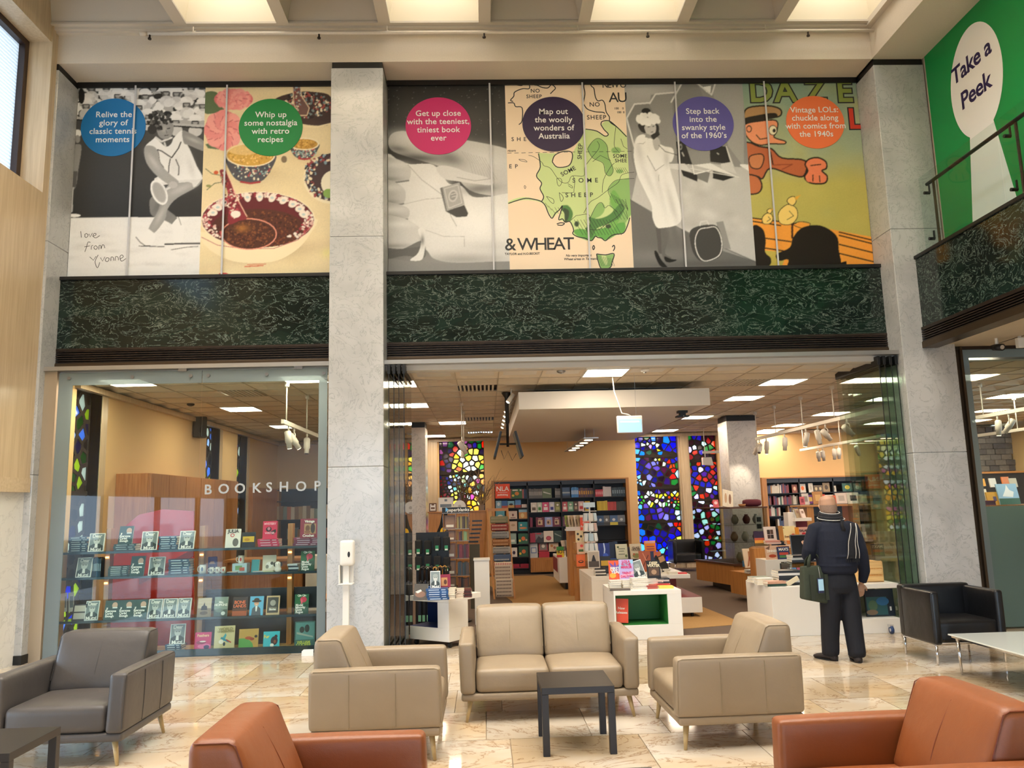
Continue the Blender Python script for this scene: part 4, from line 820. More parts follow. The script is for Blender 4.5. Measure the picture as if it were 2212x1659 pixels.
# ================================================================== LEATHER SEATS
def leather(name, col, rough=.42):
    m = mat(name, col, rough, var=.05, scale=3.5); b = m.node_tree.nodes['Principled BSDF']; nt = m.node_tree
    n = nt.nodes.new('ShaderNodeTexVoronoi'); n.inputs['Scale'].default_value = 260; tc = nt.nodes.new('ShaderNodeTexCoord'); nt.links.new(tc.outputs['Object'], n.inputs[0])
    n2 = nt.nodes.new('ShaderNodeTexNoise'); n2.inputs['Scale'].default_value = 7; n2.inputs['Detail'].default_value = 3; nt.links.new(tc.outputs['Object'], n2.inputs[0])
    b1 = nt.nodes.new('ShaderNodeBump'); b1.inputs['Strength'].default_value = .10; b1.inputs['Distance'].default_value = .003; nt.links.new(n.outputs[0], b1.inputs['Height'])
    b2 = nt.nodes.new('ShaderNodeBump'); b2.inputs['Strength'].default_value = .35; b2.inputs['Distance'].default_value = .012; nt.links.new(n2.outputs[0], b2.inputs['Height']); nt.links.new(b1.outputs[0], b2.inputs['Normal']); nt.links.new(b2.outputs[0], b.inputs['Normal'])
    return m
M_LB = leather('beige_leather', '#94826a'); M_LG = leather('grey_leather', '#4e4946'); M_LO = leather('tan_leather', '#864a24')
M_LEG = wood('ash_leg', '#b09565', '#c4aa78', 8., 'z', .35); M_SEAM = {M_LB.name: mat('beige_seam', '#8f7d62', .5), M_LG.name: mat('grey_seam', '#3c3835', .5), M_LO.name: mat('tan_seam', '#6f3010', .5)}
def make_seat(name, label, cat, m, W_, seats=1, group=None, D=.86):
    """front faces -y; origin on the floor under the middle"""
    t = thing(name, label, cat, group=group); aw = .115; h = W_/2; f0, f1 = -D/2, D/2; sm = M_SEAM[m.name]
    MB().soft(-h+.005, h-.005, f0+.012, f1-.01, .155, .212, .02, k=6).build('base', m, t, True)
    for s in (-1, 1):
        def tap(p, s=s):
            q = (p.z-.21)/.38; p = p.copy(); p.x += s*.012*q; 
            if p.y < f0+.1: p.y += .012*q
            return p
        x0, x1 = (h-aw, h) if s > 0 else (-h, -h+aw)
        a = MB().soft(x0, x1, f0, f1, .208, .585, .028, puff=(.006, .004, .006), f=tap, k=6).build('armrest', m, t, True)
        b = MB(); X_ = lambda y, z, s=s: s*(h+.0135*(z-.21)/.38+.006*max(0, 1-(2*y/D)**2)*max(0, 1-((z-.396)/.188)**2)+.0006)
        for y in (f0+.30, f0+.60): b.tube([(X_(y, z), y, z) for z in (.222, .30, .38, .46, .52, .556)], .0026, 5)
        xe = s*(h+.0125-.0075); b.tube([(xe, f1-.03, .5785), (xe, 0, .5795), (xe, f0+.05, .5785), (xe, f0+.022, .569), (xe-s*.003, f0+.0185, .54), (s*(h-.0045), f0+.0085, .24)], .0032, 5)
        b.build('seam', sm, a)
    w = (W_-2*aw)/seats
    for i in range(seats):
        x0 = -h+aw+i*w
        MB().soft(x0+.002, x0+w-.002, f0+.014, f1-.22, .212, .385, .04, puff=(0, .008, .022), k=7).build('seat_cushion', m, t, True)
        def lean(p):
            p = p.copy(); k = 1+max(0, .745-p.z)*2.2; p.y = f1-.006-(f1-.006-p.y)*k; return p
        c = MB().soft(x0+.001, x0+w-.001, f1-.195, f1-.006, .36, .765, .042, puff=(0, .018, .012), f=lean, k=8).build('back_cushion', m, t, True)
        b = MB(); xm = x0+w/2
        P = [(xm, f1-.006-(.189+.0185*math.sin(math.pi*(.1+.85*k/8)))*(1+(.745-z)*2.2), z) for k, z in ((k, .42+.31*k/8) for k in range(9))]; b.tube(P, .0025, 5)
        for xs in (x0+.011, x0+w-.011): b.tube([(xs, f1-.03, .7545), (xs, f1-.16, .7545), (xs, f1-.186, .742), (xs, f1-.006-.180*(1+(.745-.6)*2.2), .6), (xs, f1-.006-.180*(1+(.745-.45)*2.2), .45)], .0028, 5)
        b.build('seam', sm, c)
    MB().soft(-h+aw*.6, h-aw*.6, f1-.05, f1-.004, .21, .42, .02, k=5).build('back_panel', m, t, True)
    for sx in (-1, 1):
        for sy in (-1, 1):
            x, y = sx*(h-.075), sy*(D/2-.075)
            MB().tube([(x+sx*.032, y+sy*.022, 0), (x, y, .158)], [.011, .021], 12).build('leg', M_LEG, t, True)
    return t
def place(t, x, y, rz): t.location = (x, y, 0); t.rotation_euler = (0, 0, rz); return t
PI = math.pi
place(make_seat('armchair', 'beige leather armchair side-on, standing below the hand sanitiser post', 'armchair', M_LB, .87, group='beige leather seats'), -.735, 5.80, PI/2)
place(make_seat('armchair', 'beige leather armchair side-on, its back towards the glass table', 'armchair', M_LB, .87, group='beige leather seats'), 1.645, 5.82, -PI/2+.02)
place(make_seat('armchair', 'charcoal grey leather armchair in front of the bookshop display window', 'armchair', M_LG, .89), -2.84, 5.93, 0)
place(make_seat('armchair', 'rust tan leather armchair cut by the frame under the grey armchair side', 'armchair', M_LO, .87, group='tan leather armchairs'), -.72, 3.50, PI/2)
place(make_seat('armchair', 'rust tan leather armchair cut by the frame below the glass-topped table', 'armchair', M_LO, .87, group='tan leather armchairs'), 1.78, 3.52, -PI/2+.03)
place(make_seat('sofa', 'beige leather two-seat sofa facing the viewer behind the small black table', 'sofa', M_LB, 1.36, 2), .465, 6.66, 0)
# black side tables
M_TB = mat('black_brown_laminate', '#1c1614', .35)
def side_table(label, x, y, w=.5, d=.5, h=.425):
    t = thing('side_table', label, 'table', (x, y, 0), group='square black side tables'); q = .045
    MB().box(-w/2, w/2, -d/2, d/2, h-.042, h).build('tabletop', M_TB, t, bevel=.002)
    for sx in (-1, 1):
        for sy in (-1, 1):
            cx, cy = sx*(w/2-q/2), sy*(d/2-q/2); MB().box(cx-q/2, cx+q/2, cy-q/2, cy+q/2, 0, h-.042).build('leg', M_TB, t, bevel=.002)
    return t
side_table('small square black table standing in front of the beige sofa', .583, 5.64, .48, .50)
side_table('small square black table beside the grey armchair, cut by the frame', -2.715, 4.62)
side_table('small square black table showing only a sliver of its top edge', .485, 3.53, .49, .5)
# white glass low table, chrome legs
t = thing('coffee_table', 'low white glass-topped table with slim chrome legs beside the black tub chair', 'table', (4.80, 6.72, 0), 0)
MB().box(-.62, .62, -.58, .58, .338, .350).build('tabletop', mat('white_glass', '#dfe4de', .06, coat=.4), t, bevel=.003)
MB().box(-.60, .60, -.56, .56, .320, .338).build('frame', M_CHROME, t)
for sx in (-1, 1):
    for sy in (-1, 1): MB().tube([(sx*.56, sy*.52, 0), (sx*.565, sy*.525, .32)], [.009, .017], 10).build('leg', M_CHROME, t, True)
# black tub chairs
M_BL = leather('black_leather', '#101012', .35)
def tub(label, x, y, rz, s=1., group='black leather tub chairs'):
    t = thing('tub_chair', label, 'armchair', (x, y, 0), rz, group)
    MB().soft(-.30, .30, -.30, .20, .20, .40, .03, puff=(0, 0, .015)).build('seat', M_BL, t, True)
    MB().soft(-.36, .36, .18, .30, .19, .70, .03).build('backrest', M_BL, t, True)
    for s_ in (-1, 1):
        MB().soft(*((.28, .36) if s_ > 0 else (-.36, -.28)), -.33, .22, .19, .68, .025).build('armrest', M_BL, t, True)
    MB().tube([(-.34, -.3, .185), (.34, -.3, .185), (.34, .28, .185), (-.34, .28, .185), (-.34, -.3, .185)], .009, 6).build('base_rail', M_CHROME, t)
    for sx in (-1, 1):
        for sy in (-.29, .27): MB().tube([(sx*.335, sy, 0), (sx*.33, sy, .19)], [.009, .014], 10).build('leg', M_CHROME, t, True)
    return t
tub('black leather tub chair on chrome legs beside the low glass table', 4.60, 7.97, math.radians(1))
tub('black leather tub chair on tapered legs by the coloured window in the shop', 4.62, 18.5, math.radians(0), group=None)
# ================================================================== STAINED GLASS
def clip(poly, nx, ny, d):
    o = []
    for i in range(len(poly)):
        a, b = poly[i-1], poly[i]; da, db = a[0]*nx+a[1]*ny-d, b[0]*nx+b[1]*ny-d
        if (da <= 0) != (db <= 0): t = da/(da-db); o.append((a[0]+(b[0]-a[0])*t, a[1]+(b[1]-a[1])*t))
        if db <= 0: o.append(b)
    return o
def voronoi(seeds, x0, x1, z0, z1):
    out = []
    for i, (x, z) in enumerate(seeds):
        p = [(x0, z0), (x1, z0), (x1, z1), (x0, z1)]
        for k in sorted(range(len(seeds)), key=lambda k: (seeds[k][0]-x)**2+(seeds[k][1]-z)**2)[1:22]:
            a, b = seeds[k]; nx, nz = a-x, b-z; p = clip(p, nx, nz, (a*a+b*b-x*x-z*z)/2)
            if len(p) < 3: break
        out.append(p)
    return out
SG = {}
def sgmat(col):
    if col not in SG:
        m = bpy.data.materials.new('stained_glass'); m.use_nodes = True; nt = m.node_tree
        for n in list(nt.nodes): nt.nodes.remove(n)
        o = nt.nodes.new('ShaderNodeOutputMaterial'); t = nt.nodes.new('ShaderNodeBsdfTranslucent'); g = nt.nodes.new('ShaderNodeBsdfGlossy'); g.inputs[1].default_value = .1
        x = nt.nodes.new('ShaderNodeMixShader'); x.inputs[0].default_value = .06; t.inputs[0].default_value = lin(col)+(1,)
        nt.links.new(t.outputs[0], x.inputs[1]); nt.links.new(g.outputs[0], x.inputs[2]); nt.links.new(x.outputs[0], o.inputs[0]); SG[col] = m
    return SG[col]
M_TRACE = mat('window_concrete', '#2a211c', .8)
def window(name, x0, x1, z0, z1, seeds, colf, place, gap=.009, bars=()):
    """place(u, v, depth) -> world point"""
    w = struct(name, MB(), M_TRACE); tr = MB(); cells = voronoi(seeds, x0, x1, z0, z1)
    for (sx, sz), p in zip(seeds, cells):
        if len(p) < 3: continue
        cx = sum(a[0] for a in p)/len(p); cz = sum(a[1] for a in p)/len(p); r = sum(math.hypot(a[0]-cx, a[1]-cz) for a in p)/len(p)
        k = max(.35, 1-gap/max(r, .01)*1.6); q = [(cx+(a[0]-cx)*k, cz+(a[1]-cz)*k) for a in p]; n = len(p)
        if not any(abs(cz-b) < .035 for b in bars):
            MB().prism([place(a, b, .03) for a, b in q], tuple(place(0, 0, .045)-place(0, 0, .03))).build('pane', sgmat(colf(cx, cz)), w)
        else: tr.poly([place(a, b, .03) for a, b in q])
        for i in range(n):
            j = (i+1) % n; tr.quad(place(*p[i], .02), place(*p[j], .02), place(*q[j], .02), place(*q[i], .02)); tr.quad(place(*q[i], .02), place(*q[j], .02), place(*q[j], .05), place(*q[i], .05))
    for b in bars: 
        P = [place(x0, b-.03, .005), place(x1, b-.03, .005), place(x1, b+.03, .005), place(x0, b+.03, .005)]; tr.prism(P, tuple(place(0, 0, .05)-place(0, 0, .005)))
    tag(tr.build('tracery', M_TRACE, w), kind='stuff'); return w
rr = random.Random(21)
def seeds_for(x0, x1, z0, z1, dens):
    s = []; tries = 0
    while tries < 2600:
        tries += 1; x, z = rr.uniform(x0, x1), rr.uniform(z0, z1); d = dens(x, z)
        if all((x-a)**2+(z-b)**2 > d*d for a, b in s): s.append((x, z))
    return s
back = lambda u, v, d: Vector((u, YB+.10+d, v))
def path_d(x, z, P): 
    best = 9
    for (a, b), (c, d) in zip(P, P[1:]):
        t = max(0, min(1, ((x-a)*(c-a)+(z-b)*(d-b))/((c-a)**2+(d-b)**2+1e-9))); best = min(best, math.hypot(x-a-(c-a)*t, z-b-(d-b)*t))
    return best
# window with the yellow burst
cb = (-.38, 2.62)
def col1(x, z):
    d = math.hypot((x-cb[0]), (z-cb[1])); q = rr.random()
    if z > 2.40:
        if d < .22: return rr.choice(('#f4ecd8', '#f7e36a', '#f2e9c0', '#f0d23c'))
        if d < .42: return rr.choice(('#f3c22a', '#ee8a22', '#f0dc7a', '#e9e4c8', '#7cc24a'))
        if x > -.32: return rr.choice(('#1f9a4a', '#158a5a', '#e8521e', '#3a2a9c', '#b05a9a', '#4a2060', '#1c7a3c'))
        return rr.choice(('#5a2466', '#8a4a86', '#46184e', '#b67a9c', '#2e7a56', '#6a3a7a', '#c0402e', '#3e2a6c'))
    if x < -.85: return rr.choice(('#7a1626', '#3a2a8a', '#5a1a4a', '#9a2030'))
    if x < -.40: return rr.choice(('#e9efe6', '#f2f2ea', '#dfe8b0', '#5a3a8a', '#f0e27a', '#2a2440', '#9ad0c0')) if z > 1.9 else rr.choice(('#c0304a', '#e8e4da', '#5a2a7a', '#f0d84a', '#381a50', '#e07a9a'))
    return rr.choice(('#f3c81e', '#f0dd6a', '#eee2a0', '#f2b81a', '#3a2a4c', '#2f9a5c', '#ece8dc', '#e07ab0'))
window('window_2', -1.10, 0, .27, 3.2, seeds_for(-1.1, 0, .27, 3.2, lambda x, z: .105 if z > 2.45 else .068 if x < -.45 and z > 1.7 else .10), col1, back, .013, (2.40, 1.35))
PZ = lambda x, y: (lambda p: (p.x, p.z))(at(1200+x*.1989, 760+y*.1989, Y=YB+.1))
pA = [PZ(*p) for p in ((960, 1015), (1040, 995), (1120, 1030), (1105, 1100), (1085, 1160), (1180, 1195), (1285, 1225))]
pB = [PZ(*p) for p in ((870, 1385), (950, 1400), (1005, 1470), (980, 1560), (920, 1580))]; pC = [PZ(*p) for p in ((990, 1480), (1080, 1540), (1200, 1565), (1340, 1565), (1345, 1640), (900, 1640))]
pD = [PZ(*p) for p in ((1500, 2010), (1440, 2060), (1400, 2180), (1420, 2300))]
def snake(x, z): return min(path_d(x, z, pA), path_d(x, z, pB), path_d(x, z, pC), path_d(x, z, pD))
def col2(x, z):
    u = (x-3.72)/1.06
    if snake(x, z) < .06: return rr.choice(('#f2f2ee', '#eef2ea', '#f4f0d0', '#e8efe0', '#f0e060', '#7cc870')) if u < .75 else rr.choice(('#8cd07a', '#f0d23c', '#e8502a', '#eef0d8', '#e87a2a'))
    if u < .12: return rr.choice(('#2a60d0', '#3a90e0', '#8ac4f0', '#4038c0', '#b0d4f4'))
    if u > .82: return rr.choice(('#e03a20', '#f0a030', '#2f9a4a', '#f0e080', '#3a30b0', '#d8ecf4')) if z < 2.5 else rr.choice(('#2a30c8', '#3a5ad8', '#4a3ab8'))
    if z > 2.75: return rr.choice(('#2a50d0', '#b08ac8', '#4aa0e0', '#3a28a0', '#54205a', '#1f7a60', '#d0b0d8', '#40205a'))
    if z < .75: return rr.choice(('#2a6ae8', '#4a9af4', '#3a40d0', '#8ad0e0', '#4a2a9a'))
    return rr.choice(('#4a1f5c', '#5a2a80', '#3a2aa8', '#62202e', '#8a70b0', '#1e6a50', '#4a3aa0', '#3c1a40', '#7a3060', '#2a2a90', '#a098c8', '#35403a'))
window('window_3', 3.72, 4.78, .14, 3.2, seeds_for(3.72, 4.78, .14, 3.2, lambda x, z: .058 if snake(x, z) < .07 else .12), col2, back, .013, (2.70, 1.92, 1.10))
def col3(x, z): return rr.choice(('#b02038', '#e8e4ee', '#7a3a9a', '#c84a2a', '#3a28a8', '#2f9a5a', '#d8c8e8', '#5a1c3a', '#d0e8d8', '#e0602a', '#4a1a40'))
window('window_4', 5.05, 5.75, .14, 3.2, seeds_for(5.05, 5.75, .14, 3.2, lambda x, z: .11), col3, back, .014, (2.55, 1.6))
side = lambda u, v, d: Vector((-5.12-d, u, v))
for k, (a, b_) in enumerate(slots):
    window('window_%d' % (5+k), a, b_, .1, 3.2, seeds_for(a, b_, .1, 3.2, lambda x, z: .15), lambda x, z: rr.choice(('#c8d4ea', '#8aa8e0', '#3a2a6a', '#c8d050', '#5a4a38', '#e0dccc', '#3a7a3a', '#4a3a30', '#2f58c8', '#3c3026')), side, .02, (1.9,))

# ================================================================== SHOP FRONT GLASS
dg = struct('window_8', MB(), M_GL)      # fixed display window
xj = at(431, 1000, Y=YW).x
for a, b_ in ((-4.86, xj-.004), (xj+.004, -1.96)): MB().box(a, b_, YW-.006, YW+.006, .02, 3.15).build('pane', M_GL, dg)
for a, b_, c_, d in ((-5.02, xj-.004, 3.15, 3.30), (xj+.004, -1.86, 3.15, 3.30), (-5.02, -4.86, .02, 3.15), (-1.96, -1.86, .02, 3.15)): MB().box(a, b_, YW-.006, YW+.006, c_, d).build('frosted_border', M_FROSTE, dg)
MB().box(XL, -5.06, YW, YW+.12, 0, 3.33).box(-5.06, -5.04, YW-.01, YW+.05, 0, 3.33).build('frame', mat('pale_frame', '#b0a08a', .4, .3), dg)
for px in (151, 287, 413, 451, 577, 700): 
    p = at(px, 812, Y=YW); MB().tube([(p.x, YW-.02, 3.235), (p.x, YW+.02, 3.235)], .021, 14).build('fixing_stud', M_STEEL, dg)
for px in (395, 645): p = at(px, 805, Y=YW); MB().box(p.x-.05, p.x+.05, YW-.02, YW+.02, 3.29, 3.335).build('clamp', M_STEEL, dg)
# BOOKSHOP lettering on the glass, one letter each
sg = thing('shop_sign', 'silver letters spelling BOOKSHOP on the display window', 'sign', (0, YW-.012, 0))
LT = mat('silver_letter', '#b4b6b4', .35, .3)
for ch, px, py in zip('BOOKSHOP', (450, 484, 519, 555, 582, 614, 651, 686), (1058, 1056.5, 1055.5, 1054.5, 1053, 1052, 1051, 1050)):
    p = at(px, py, Y=YW); text('letter', ch, sg, .158, LT, (p.x, 0, p.z-.003), bold=.003, ext=.003)
# small white notice by the foot of the glass
t = thing('notice_card', 'small white folded notice standing at the foot of the display glass', 'card', (-2.02, 9.26, 0))
MB().prism([(-.07, 0, 0), (.06, 0, 0), (.06, .012, .07), (-.05, .012, .07), (-.07, .008, .05)], (0, .004, 0)).build('card', M_WHITE, t)
# folded glass doors
def doors(k0, xs, y0, y1):
    for i, x in enumerate(xs):
        d = struct('door_%d' % (k0+i), MB(), M_GLG)
        MB().box(x-.006, x+.006, y0, y1, .03, 3.2).build('pane', M_GLG, d); MB().box(x-.018, x+.018, y0-.005, y1+.005, 3.2, 3.31).build('top_rail', M_BLACK, d, bevel=.003)
        MB().box(x-.0045, x+.0045, y0-.006, y0, .03, 3.2).build('edge_strip', M_BLACK, d); MB().box(x-.018, x+.018, y0, y1, .0, .04).build('bottom_rail', M_BLACK, d)
doors(1, (-1.12, -1.06, -1.0, -.94), 9.36, 10.25); doors(5, (4.89, 4.96, 5.04, 5.11), 9.42, 10.6)
# side window under the mezzanine
sw8 = struct('window_9', MB(), M_GL)
MB().box(6.08, 8.9, 9.50, 9.512, 1.44, 3.28).build('pane', M_GL, sw8)
MB().box(5.99, 8.9, 9.50, 9.512, 3.28, 3.38).box(5.99, 6.08, 9.50, 9.512, .02, 3.28).build('frosted_border', M_FROSTE, sw8)
MB().box(6.08, 8.9, 9.50, 9.512, .02, 1.44).build('frosted_pane', M_FROST, sw8)
MB().box(5.80, 5.99, 9.5, 9.62, 0, 3.42).box(5.955, 5.985, 9.46, 9.52, 0, 3.42).build('frame', M_BRONZE2, sw8)
MB().box(5.8, 9.0, 9.47, 9.6, 3.38, 3.42).build('rail', M_BRONZE, sw8)
MB().box(6.60, 6.72, 9.485, 9.498, 1.13, 1.18).build('door_plate', M_WHITE, sw8)
struct('wall_behind_frosting', B(6.1, 8.9, 9.75, 9.8, 0, 1.40), mat('pale_backing', '#a9b5ac', .7))
# camera and sensor under the mezzanine soffit
t = thing('security_camera', 'black bullet camera hanging from the pale soffit by the column', 'camera', (6.12, 9.0, 3.42))
MB().tube([(0, 0, 0), (0, 0, -.07)], .018, 10).build('mount', M_WHITE, t); MB().tube([(0, .06, -.10), (0, -.09, -.125)], [.036, .042], 16).build('body', M_BLACK, t, True); MB().tube([(0, -.09, -.125), (0, -.094, -.126)], .026, 14).build('lens', M_CHROME, t); MB().tube([(.02, .05, 0), (.06, .05, -.03), (.05, .05, -.08), (.0, .05, -.1)], .005, 6).build('cable', M_WHITE, t)
t = thing('motion_sensor', 'white square sensor box hanging from the pale soffit', 'sensor', (6.34, 8.9, 3.42))
MB().box(-.045, .045, -.03, .03, -.14, -.02).build('housing', M_WHITE, t, bevel=.008); MB().tube([(0, 0, 0), (0, 0, -.03)], .02, 10).build('mount', M_WHITE, t)
# sprinkler pipe
t = thing('sprinkler_pipe', 'long cream sprinkler pipe running under the coffered ceiling', 'pipe')
MB().tube([(-4.12, 9.13, 7.49), (5.1, 9.13, 7.49)], .021, 10).tube([(-4.14, 9.13, 7.49), (-4.05, 9.13, 7.49)], .026, 10).build('pipe', M_PLASTER, t, True)
for px in (323, 689, 1046, 1400, 1747): x = at(px, 88, Y=9.13).x; MB().tube([(x, 9.13, 7.48), (x, 9.13, 7.42)], .012, 8).tube([(x, 9.13, 7.43), (x, 9.13, 7.415)], .022, 8).build('sprinkler_head', M_BRONZE, t)
for px in (417, 836, 1249, 1655): x = at(px, 80, Y=9.13).x; MB().tube([(x, 9.13, 7.5), (x, 9.13, 7.58)], .006, 6).tube([(x, 9.13, 7.515), (x, 9.2, 7.56)], .012, 6).build('hanger', M_PLASTER, t)
# sanitiser post
t = thing('sanitiser_stand', 'white hand sanitiser dispenser on a slim post before the marble column', 'dispenser', (-1.56, 9.1, 0))
MB().box(-.045, .025, -.02, .02, .02, 1.0).build('post', M_WHITE, t, bevel=.004); MB().box(-.16, .16, -.14, .14, 0, .02).build('foot', M_WHITE, t, bevel=.004)
MB().soft(-.075, .085, -.07, .05, .99, 1.27, .03).build('dispenser', M_WHITE, t, True); MB().tube([(.03, -.068, 1.11), (.03, -.074, 1.11)], .0, 4).loft([((.03, -.067, 1.115), (.016, 0, 0), (0, 0, .034)), ((.03, -.074, 1.115), (.013, 0, 0), (0, 0, .03))], 16).build('sensor_window', M_BLACK, t)
MB().box(-.085, -.07, -.06, .05, .80, 1.0).box(-.085, .065, .04, .05, .80, 1.0).box(-.085, .075, -.09, .05, .785, .80).build('drip_tray', M_WHITE, t, bevel=.005)

# ================================================================== SHOP LIGHTING AND CEILING THINGS
M_LENS = mat('lit_lens', '#ffffff', .4, emit=14., ecol='#ffe2b8'); M_FIT = mat('white_fitting', '#d9d3c8', .4)
def spot(x, y, z, tilt, az, where, lit_=True):
    t = thing('spotlight', where, 'spotlight', (x, y, z), az, 'spotlights on the hanging tracks')
    MB().tube([(0, 0, 0), (0, 0, -.06)], .012, 8).tube([(-.035, 0, -.16), (-.04, 0, -.09), (-.015, 0, -.06), (.015, 0, -.06), (.04, 0, -.09), (.035, 0, -.16)], .007, 6).build('yoke', M_FIT, t, True)
    R = Matrix.Translation((0, 0, -.16)) @ Matrix.Rotation(tilt, 4, 'X')
    MB().tube([(0, 0, .10), (0, 0, .09), (0, 0, -.05), (0, 0, -.06), (0, 0, -.13)], [.022, .042, .046, .034, .034], 14, T=R).build('head', M_FIT, t, True)
    if lit_:
        l = bpy.data.lights.new('spot_beam', 'SPOT'); l.energy = 18; l.spot_size = 1.3; l.spot_blend = .8; l.color = (1, .82, .6); l.shadow_soft_size = .04
        lo = bpy.data.objects.new('spot_beam', l); C.objects.link(lo); lo.parent = t; lo.matrix_local = R @ Matrix.Translation((0, 0, -.15))
    MB().tube([(0, 0, -.131), (0, 0, -.133)], .028, 12, T=R).build('lens', M_LENS if lit_ else mat('dark_lens', '#6c675f', .3), t)
def track(x, y0, y1, z, rods, label):
    t = thing('light_track', label, 'light track', (0, 0, 0)); MB().box(x-.02, x+.02, y0, y1, z-.025, z+.03).build('rail', M_FIT, t, bevel=.003)
    for y in rods: MB().tube([(x, y, z+.03), (x, y, 3.25)], .009, 8).tube([(x, y, 3.19), (x, y, 3.25)], .032, 12).build('rod', M_FIT, t, True)
track(5.22, 9.85, 14.95, 2.73, (14.9, 13.9, 12.69, 11.51, 10.3), 'longest white hanging light track, over the man by the book tables')
track(7.42, 13.4, 18.3, 2.69, (18.1, 16.19, 14.2), 'lower white hanging light track in front of the beige wall')
track(-2.52, 9.95, 12.1, 2.72, (10.14, 11.31), 'white hanging light track seen through the display window')
track(7.555, 9.9, 13.2, 2.74, (11.61, 10.4), 'white hanging light track seen through the side window')
track(9.3, 12.6, 17.0, 2.66, (13.4, 15.6), 'lower white light track behind the side window in front of stone')
def spots_at(x, z, pxs, where):
    for i, (px, tilt, az, l) in enumerate(pxs):
        y = max(9.98, min(at(px, 950, X=x).y, 14.92-.05*i if x == 5.22 else 18.2)); spot(x, y, z-.025, tilt, az, where % ('', 'second ', 'third ', 'fourth ', 'fifth ', 'sixth ', 'seventh ', 'eighth ')[i] if '%s' in where else where, l)
spots_at(5.22, 2.73, ((1624, .7, .5, True), (1640, .8, 2.6, False), (1655, .2, 0, True), (1695, .1, .5, False), (1742, .25, .6, True), (1768, -.2, .5, False), (1785, .95, -1.0, False), (1833, 1.0, -1.1, True)), '%swhite spotlight counted from the column end of the longest track')
spots_at(7.42, 2.69, ((1765, .5, -.6, True), (1775, .5, -.6, True), (1800, .1, 0, False), (1810, .1, .3, False), (1850, .7, -.8, True)), '%swhite spotlight counted from the far end of the lower track')
spots_at(-2.52, 2.72, ((623, .25, -.3, True), (635, .6, -.9, True), (663, -.2, .2, False)), '%swhite spotlight counted from the near end of the display window track')
spots_at(7.555, 2.74, ((2103, .4, -.6, False), (2160, .1, 0, True), (2185, .6, .9, False)), '%swhite spotlight counted from the frame on the side window track')
for y, k in ((12.57, 0), (13.7, 1)):
    t = thing('pendant_rod', ('thin white ceiling rod holding a spotlight before the yellow window', 'thin white ceiling rod behind the one holding the spotlight')[k], 'rod', (-.345, y, 3.25))
    MB().tube([(0, -.02, 0), (0, -.02, -.56)], .009, 8).tube([(0, 0, 0), (0, 0, -.05)], .03, 10).build('rod', M_FIT, t, True)
spot(-.345, 12.55, 2.70, .65, -.9, 'single white spotlight hanging before the yellow stained window', False)
spot(-.345, 13.7, 2.72, .3, 2.2, 'small white spotlight behind the single one before the yellow window', False)
t = thing('floodlight', 'boxy white floodlight on a rod beside the shop column', 'lamp', (5.1, 18.1, 2.7)); MB().tube([(0, 0, 0), (0, 0, .55)], .009, 8).tube([(0, 0, 0), (0, 0, -.12)], .01, 8).build('rod', M_FIT, t); MB().box(-.05, .35, -.02, .02, -.04, .02).build('arm', M_FIT, t); MB().prism([(-.06, -.03, -.13), (.14, -.03, -.13), (.18, -.03, -.32), (-.06, -.03, -.30)], (0, .12, 0)).build('head', M_FIT, t)
# small spots along the dropped box edge
for i in range(7):
    y = 11.0+i*.62; t = thing('spotlight', ('first', 'second', 'third', 'fourth', 'fifth', 'sixth', 'seventh')[i]+' small white spotlight in the row beside the dropped ceiling box', 'spotlight', (.40, y, 3.13), group='spotlights beside the dropped ceiling box')
    MB().tube([(0, 0, .1), (0, 0, 0)], .01, 6).tube([(.03, 0, .02), (-.05, -.02, -.09)], .032, 12).build('head', M_FIT, t, True); MB().tube([(-.051, -.021, -.091), (-.053, -.022, -.094)], .025, 12).build('lens', M_LENS, t)
# exit light on its cable
t = thing('exit_light', 'glowing pale blue exit light box hanging on a white cable', 'sign', (1.87, 10.0, 2.6))
MB().soft(-.165, .165, -.02, .02, -.12, .10, .012).build('housing', M_WHITE, t, True)
m = mat('exit_glow', '#8fc0f4', .4, emit=1.1, ecol='#79b4f6'); MB().box(-.15, .15, -.024, -.019, -.11, .055).build('lit_panel', m, t); MB().box(-.12, .12, -.026, -.023, .015, .03).build('lamp_strip', mat('exit_strip', '#ffffff', .4, emit=2.5, ecol='#d8ecff'), t)
MB().tube([(-.16, .2, .65), (-.15, .18, .45), (-.12, .1, .3), (-.09, .03, .14), (-.02, 0, .12), (.02, 0, .10)], .007, 6).build('cable', M_WHITE, t, True); MB().tube([(.09, 0, .1), (.09, 0, .65)], .002, 4).build('wire', M_STEEL, t)
# screens on a black ceiling pole
t = thing('screen_mount', 'black ceiling pole carrying two back-to-back tilted screens', 'screen', (.35, 11.51, 3.25))
MB().tube([(0, 0, 0), (0, 0, -.02), (0, 0, -.08), (0, 0, -.45), (0, 0, -.46), (0, 0, -.8)], [.075, .07, .03, .028, .02, .02], 14).build('pole', M_BLACK, t, True); MB().tube([(-.12, 0, -.76), (.12, 0, -.76)], .014, 8).build('crossbar', M_BLACK, t)
for s in (-1, 1):
    R = Matrix.Translation((s*.15, 0, -.78)) @ Matrix.Rotation(s*-.26, 4, 'Y'); sc = MB().box(-.018, .018, -.30, .30, -.19, .19, T=R).build('screen', M_BLACK, t, bevel=.006)
    MB().box(s*.019-.001, s*.019+.001, -.28, .28, -.17, .17, T=R).build('display', mat('screen_picture', '#a9b2b0', .15), sc)
MB().tube([(-.1, 0, -.85), (-.06, 0, -.98), (0, 0, -.86), (.06, 0, -1.0), (.12, 0, -.9)], .005, 6).build('cable', M_BLACK, t)
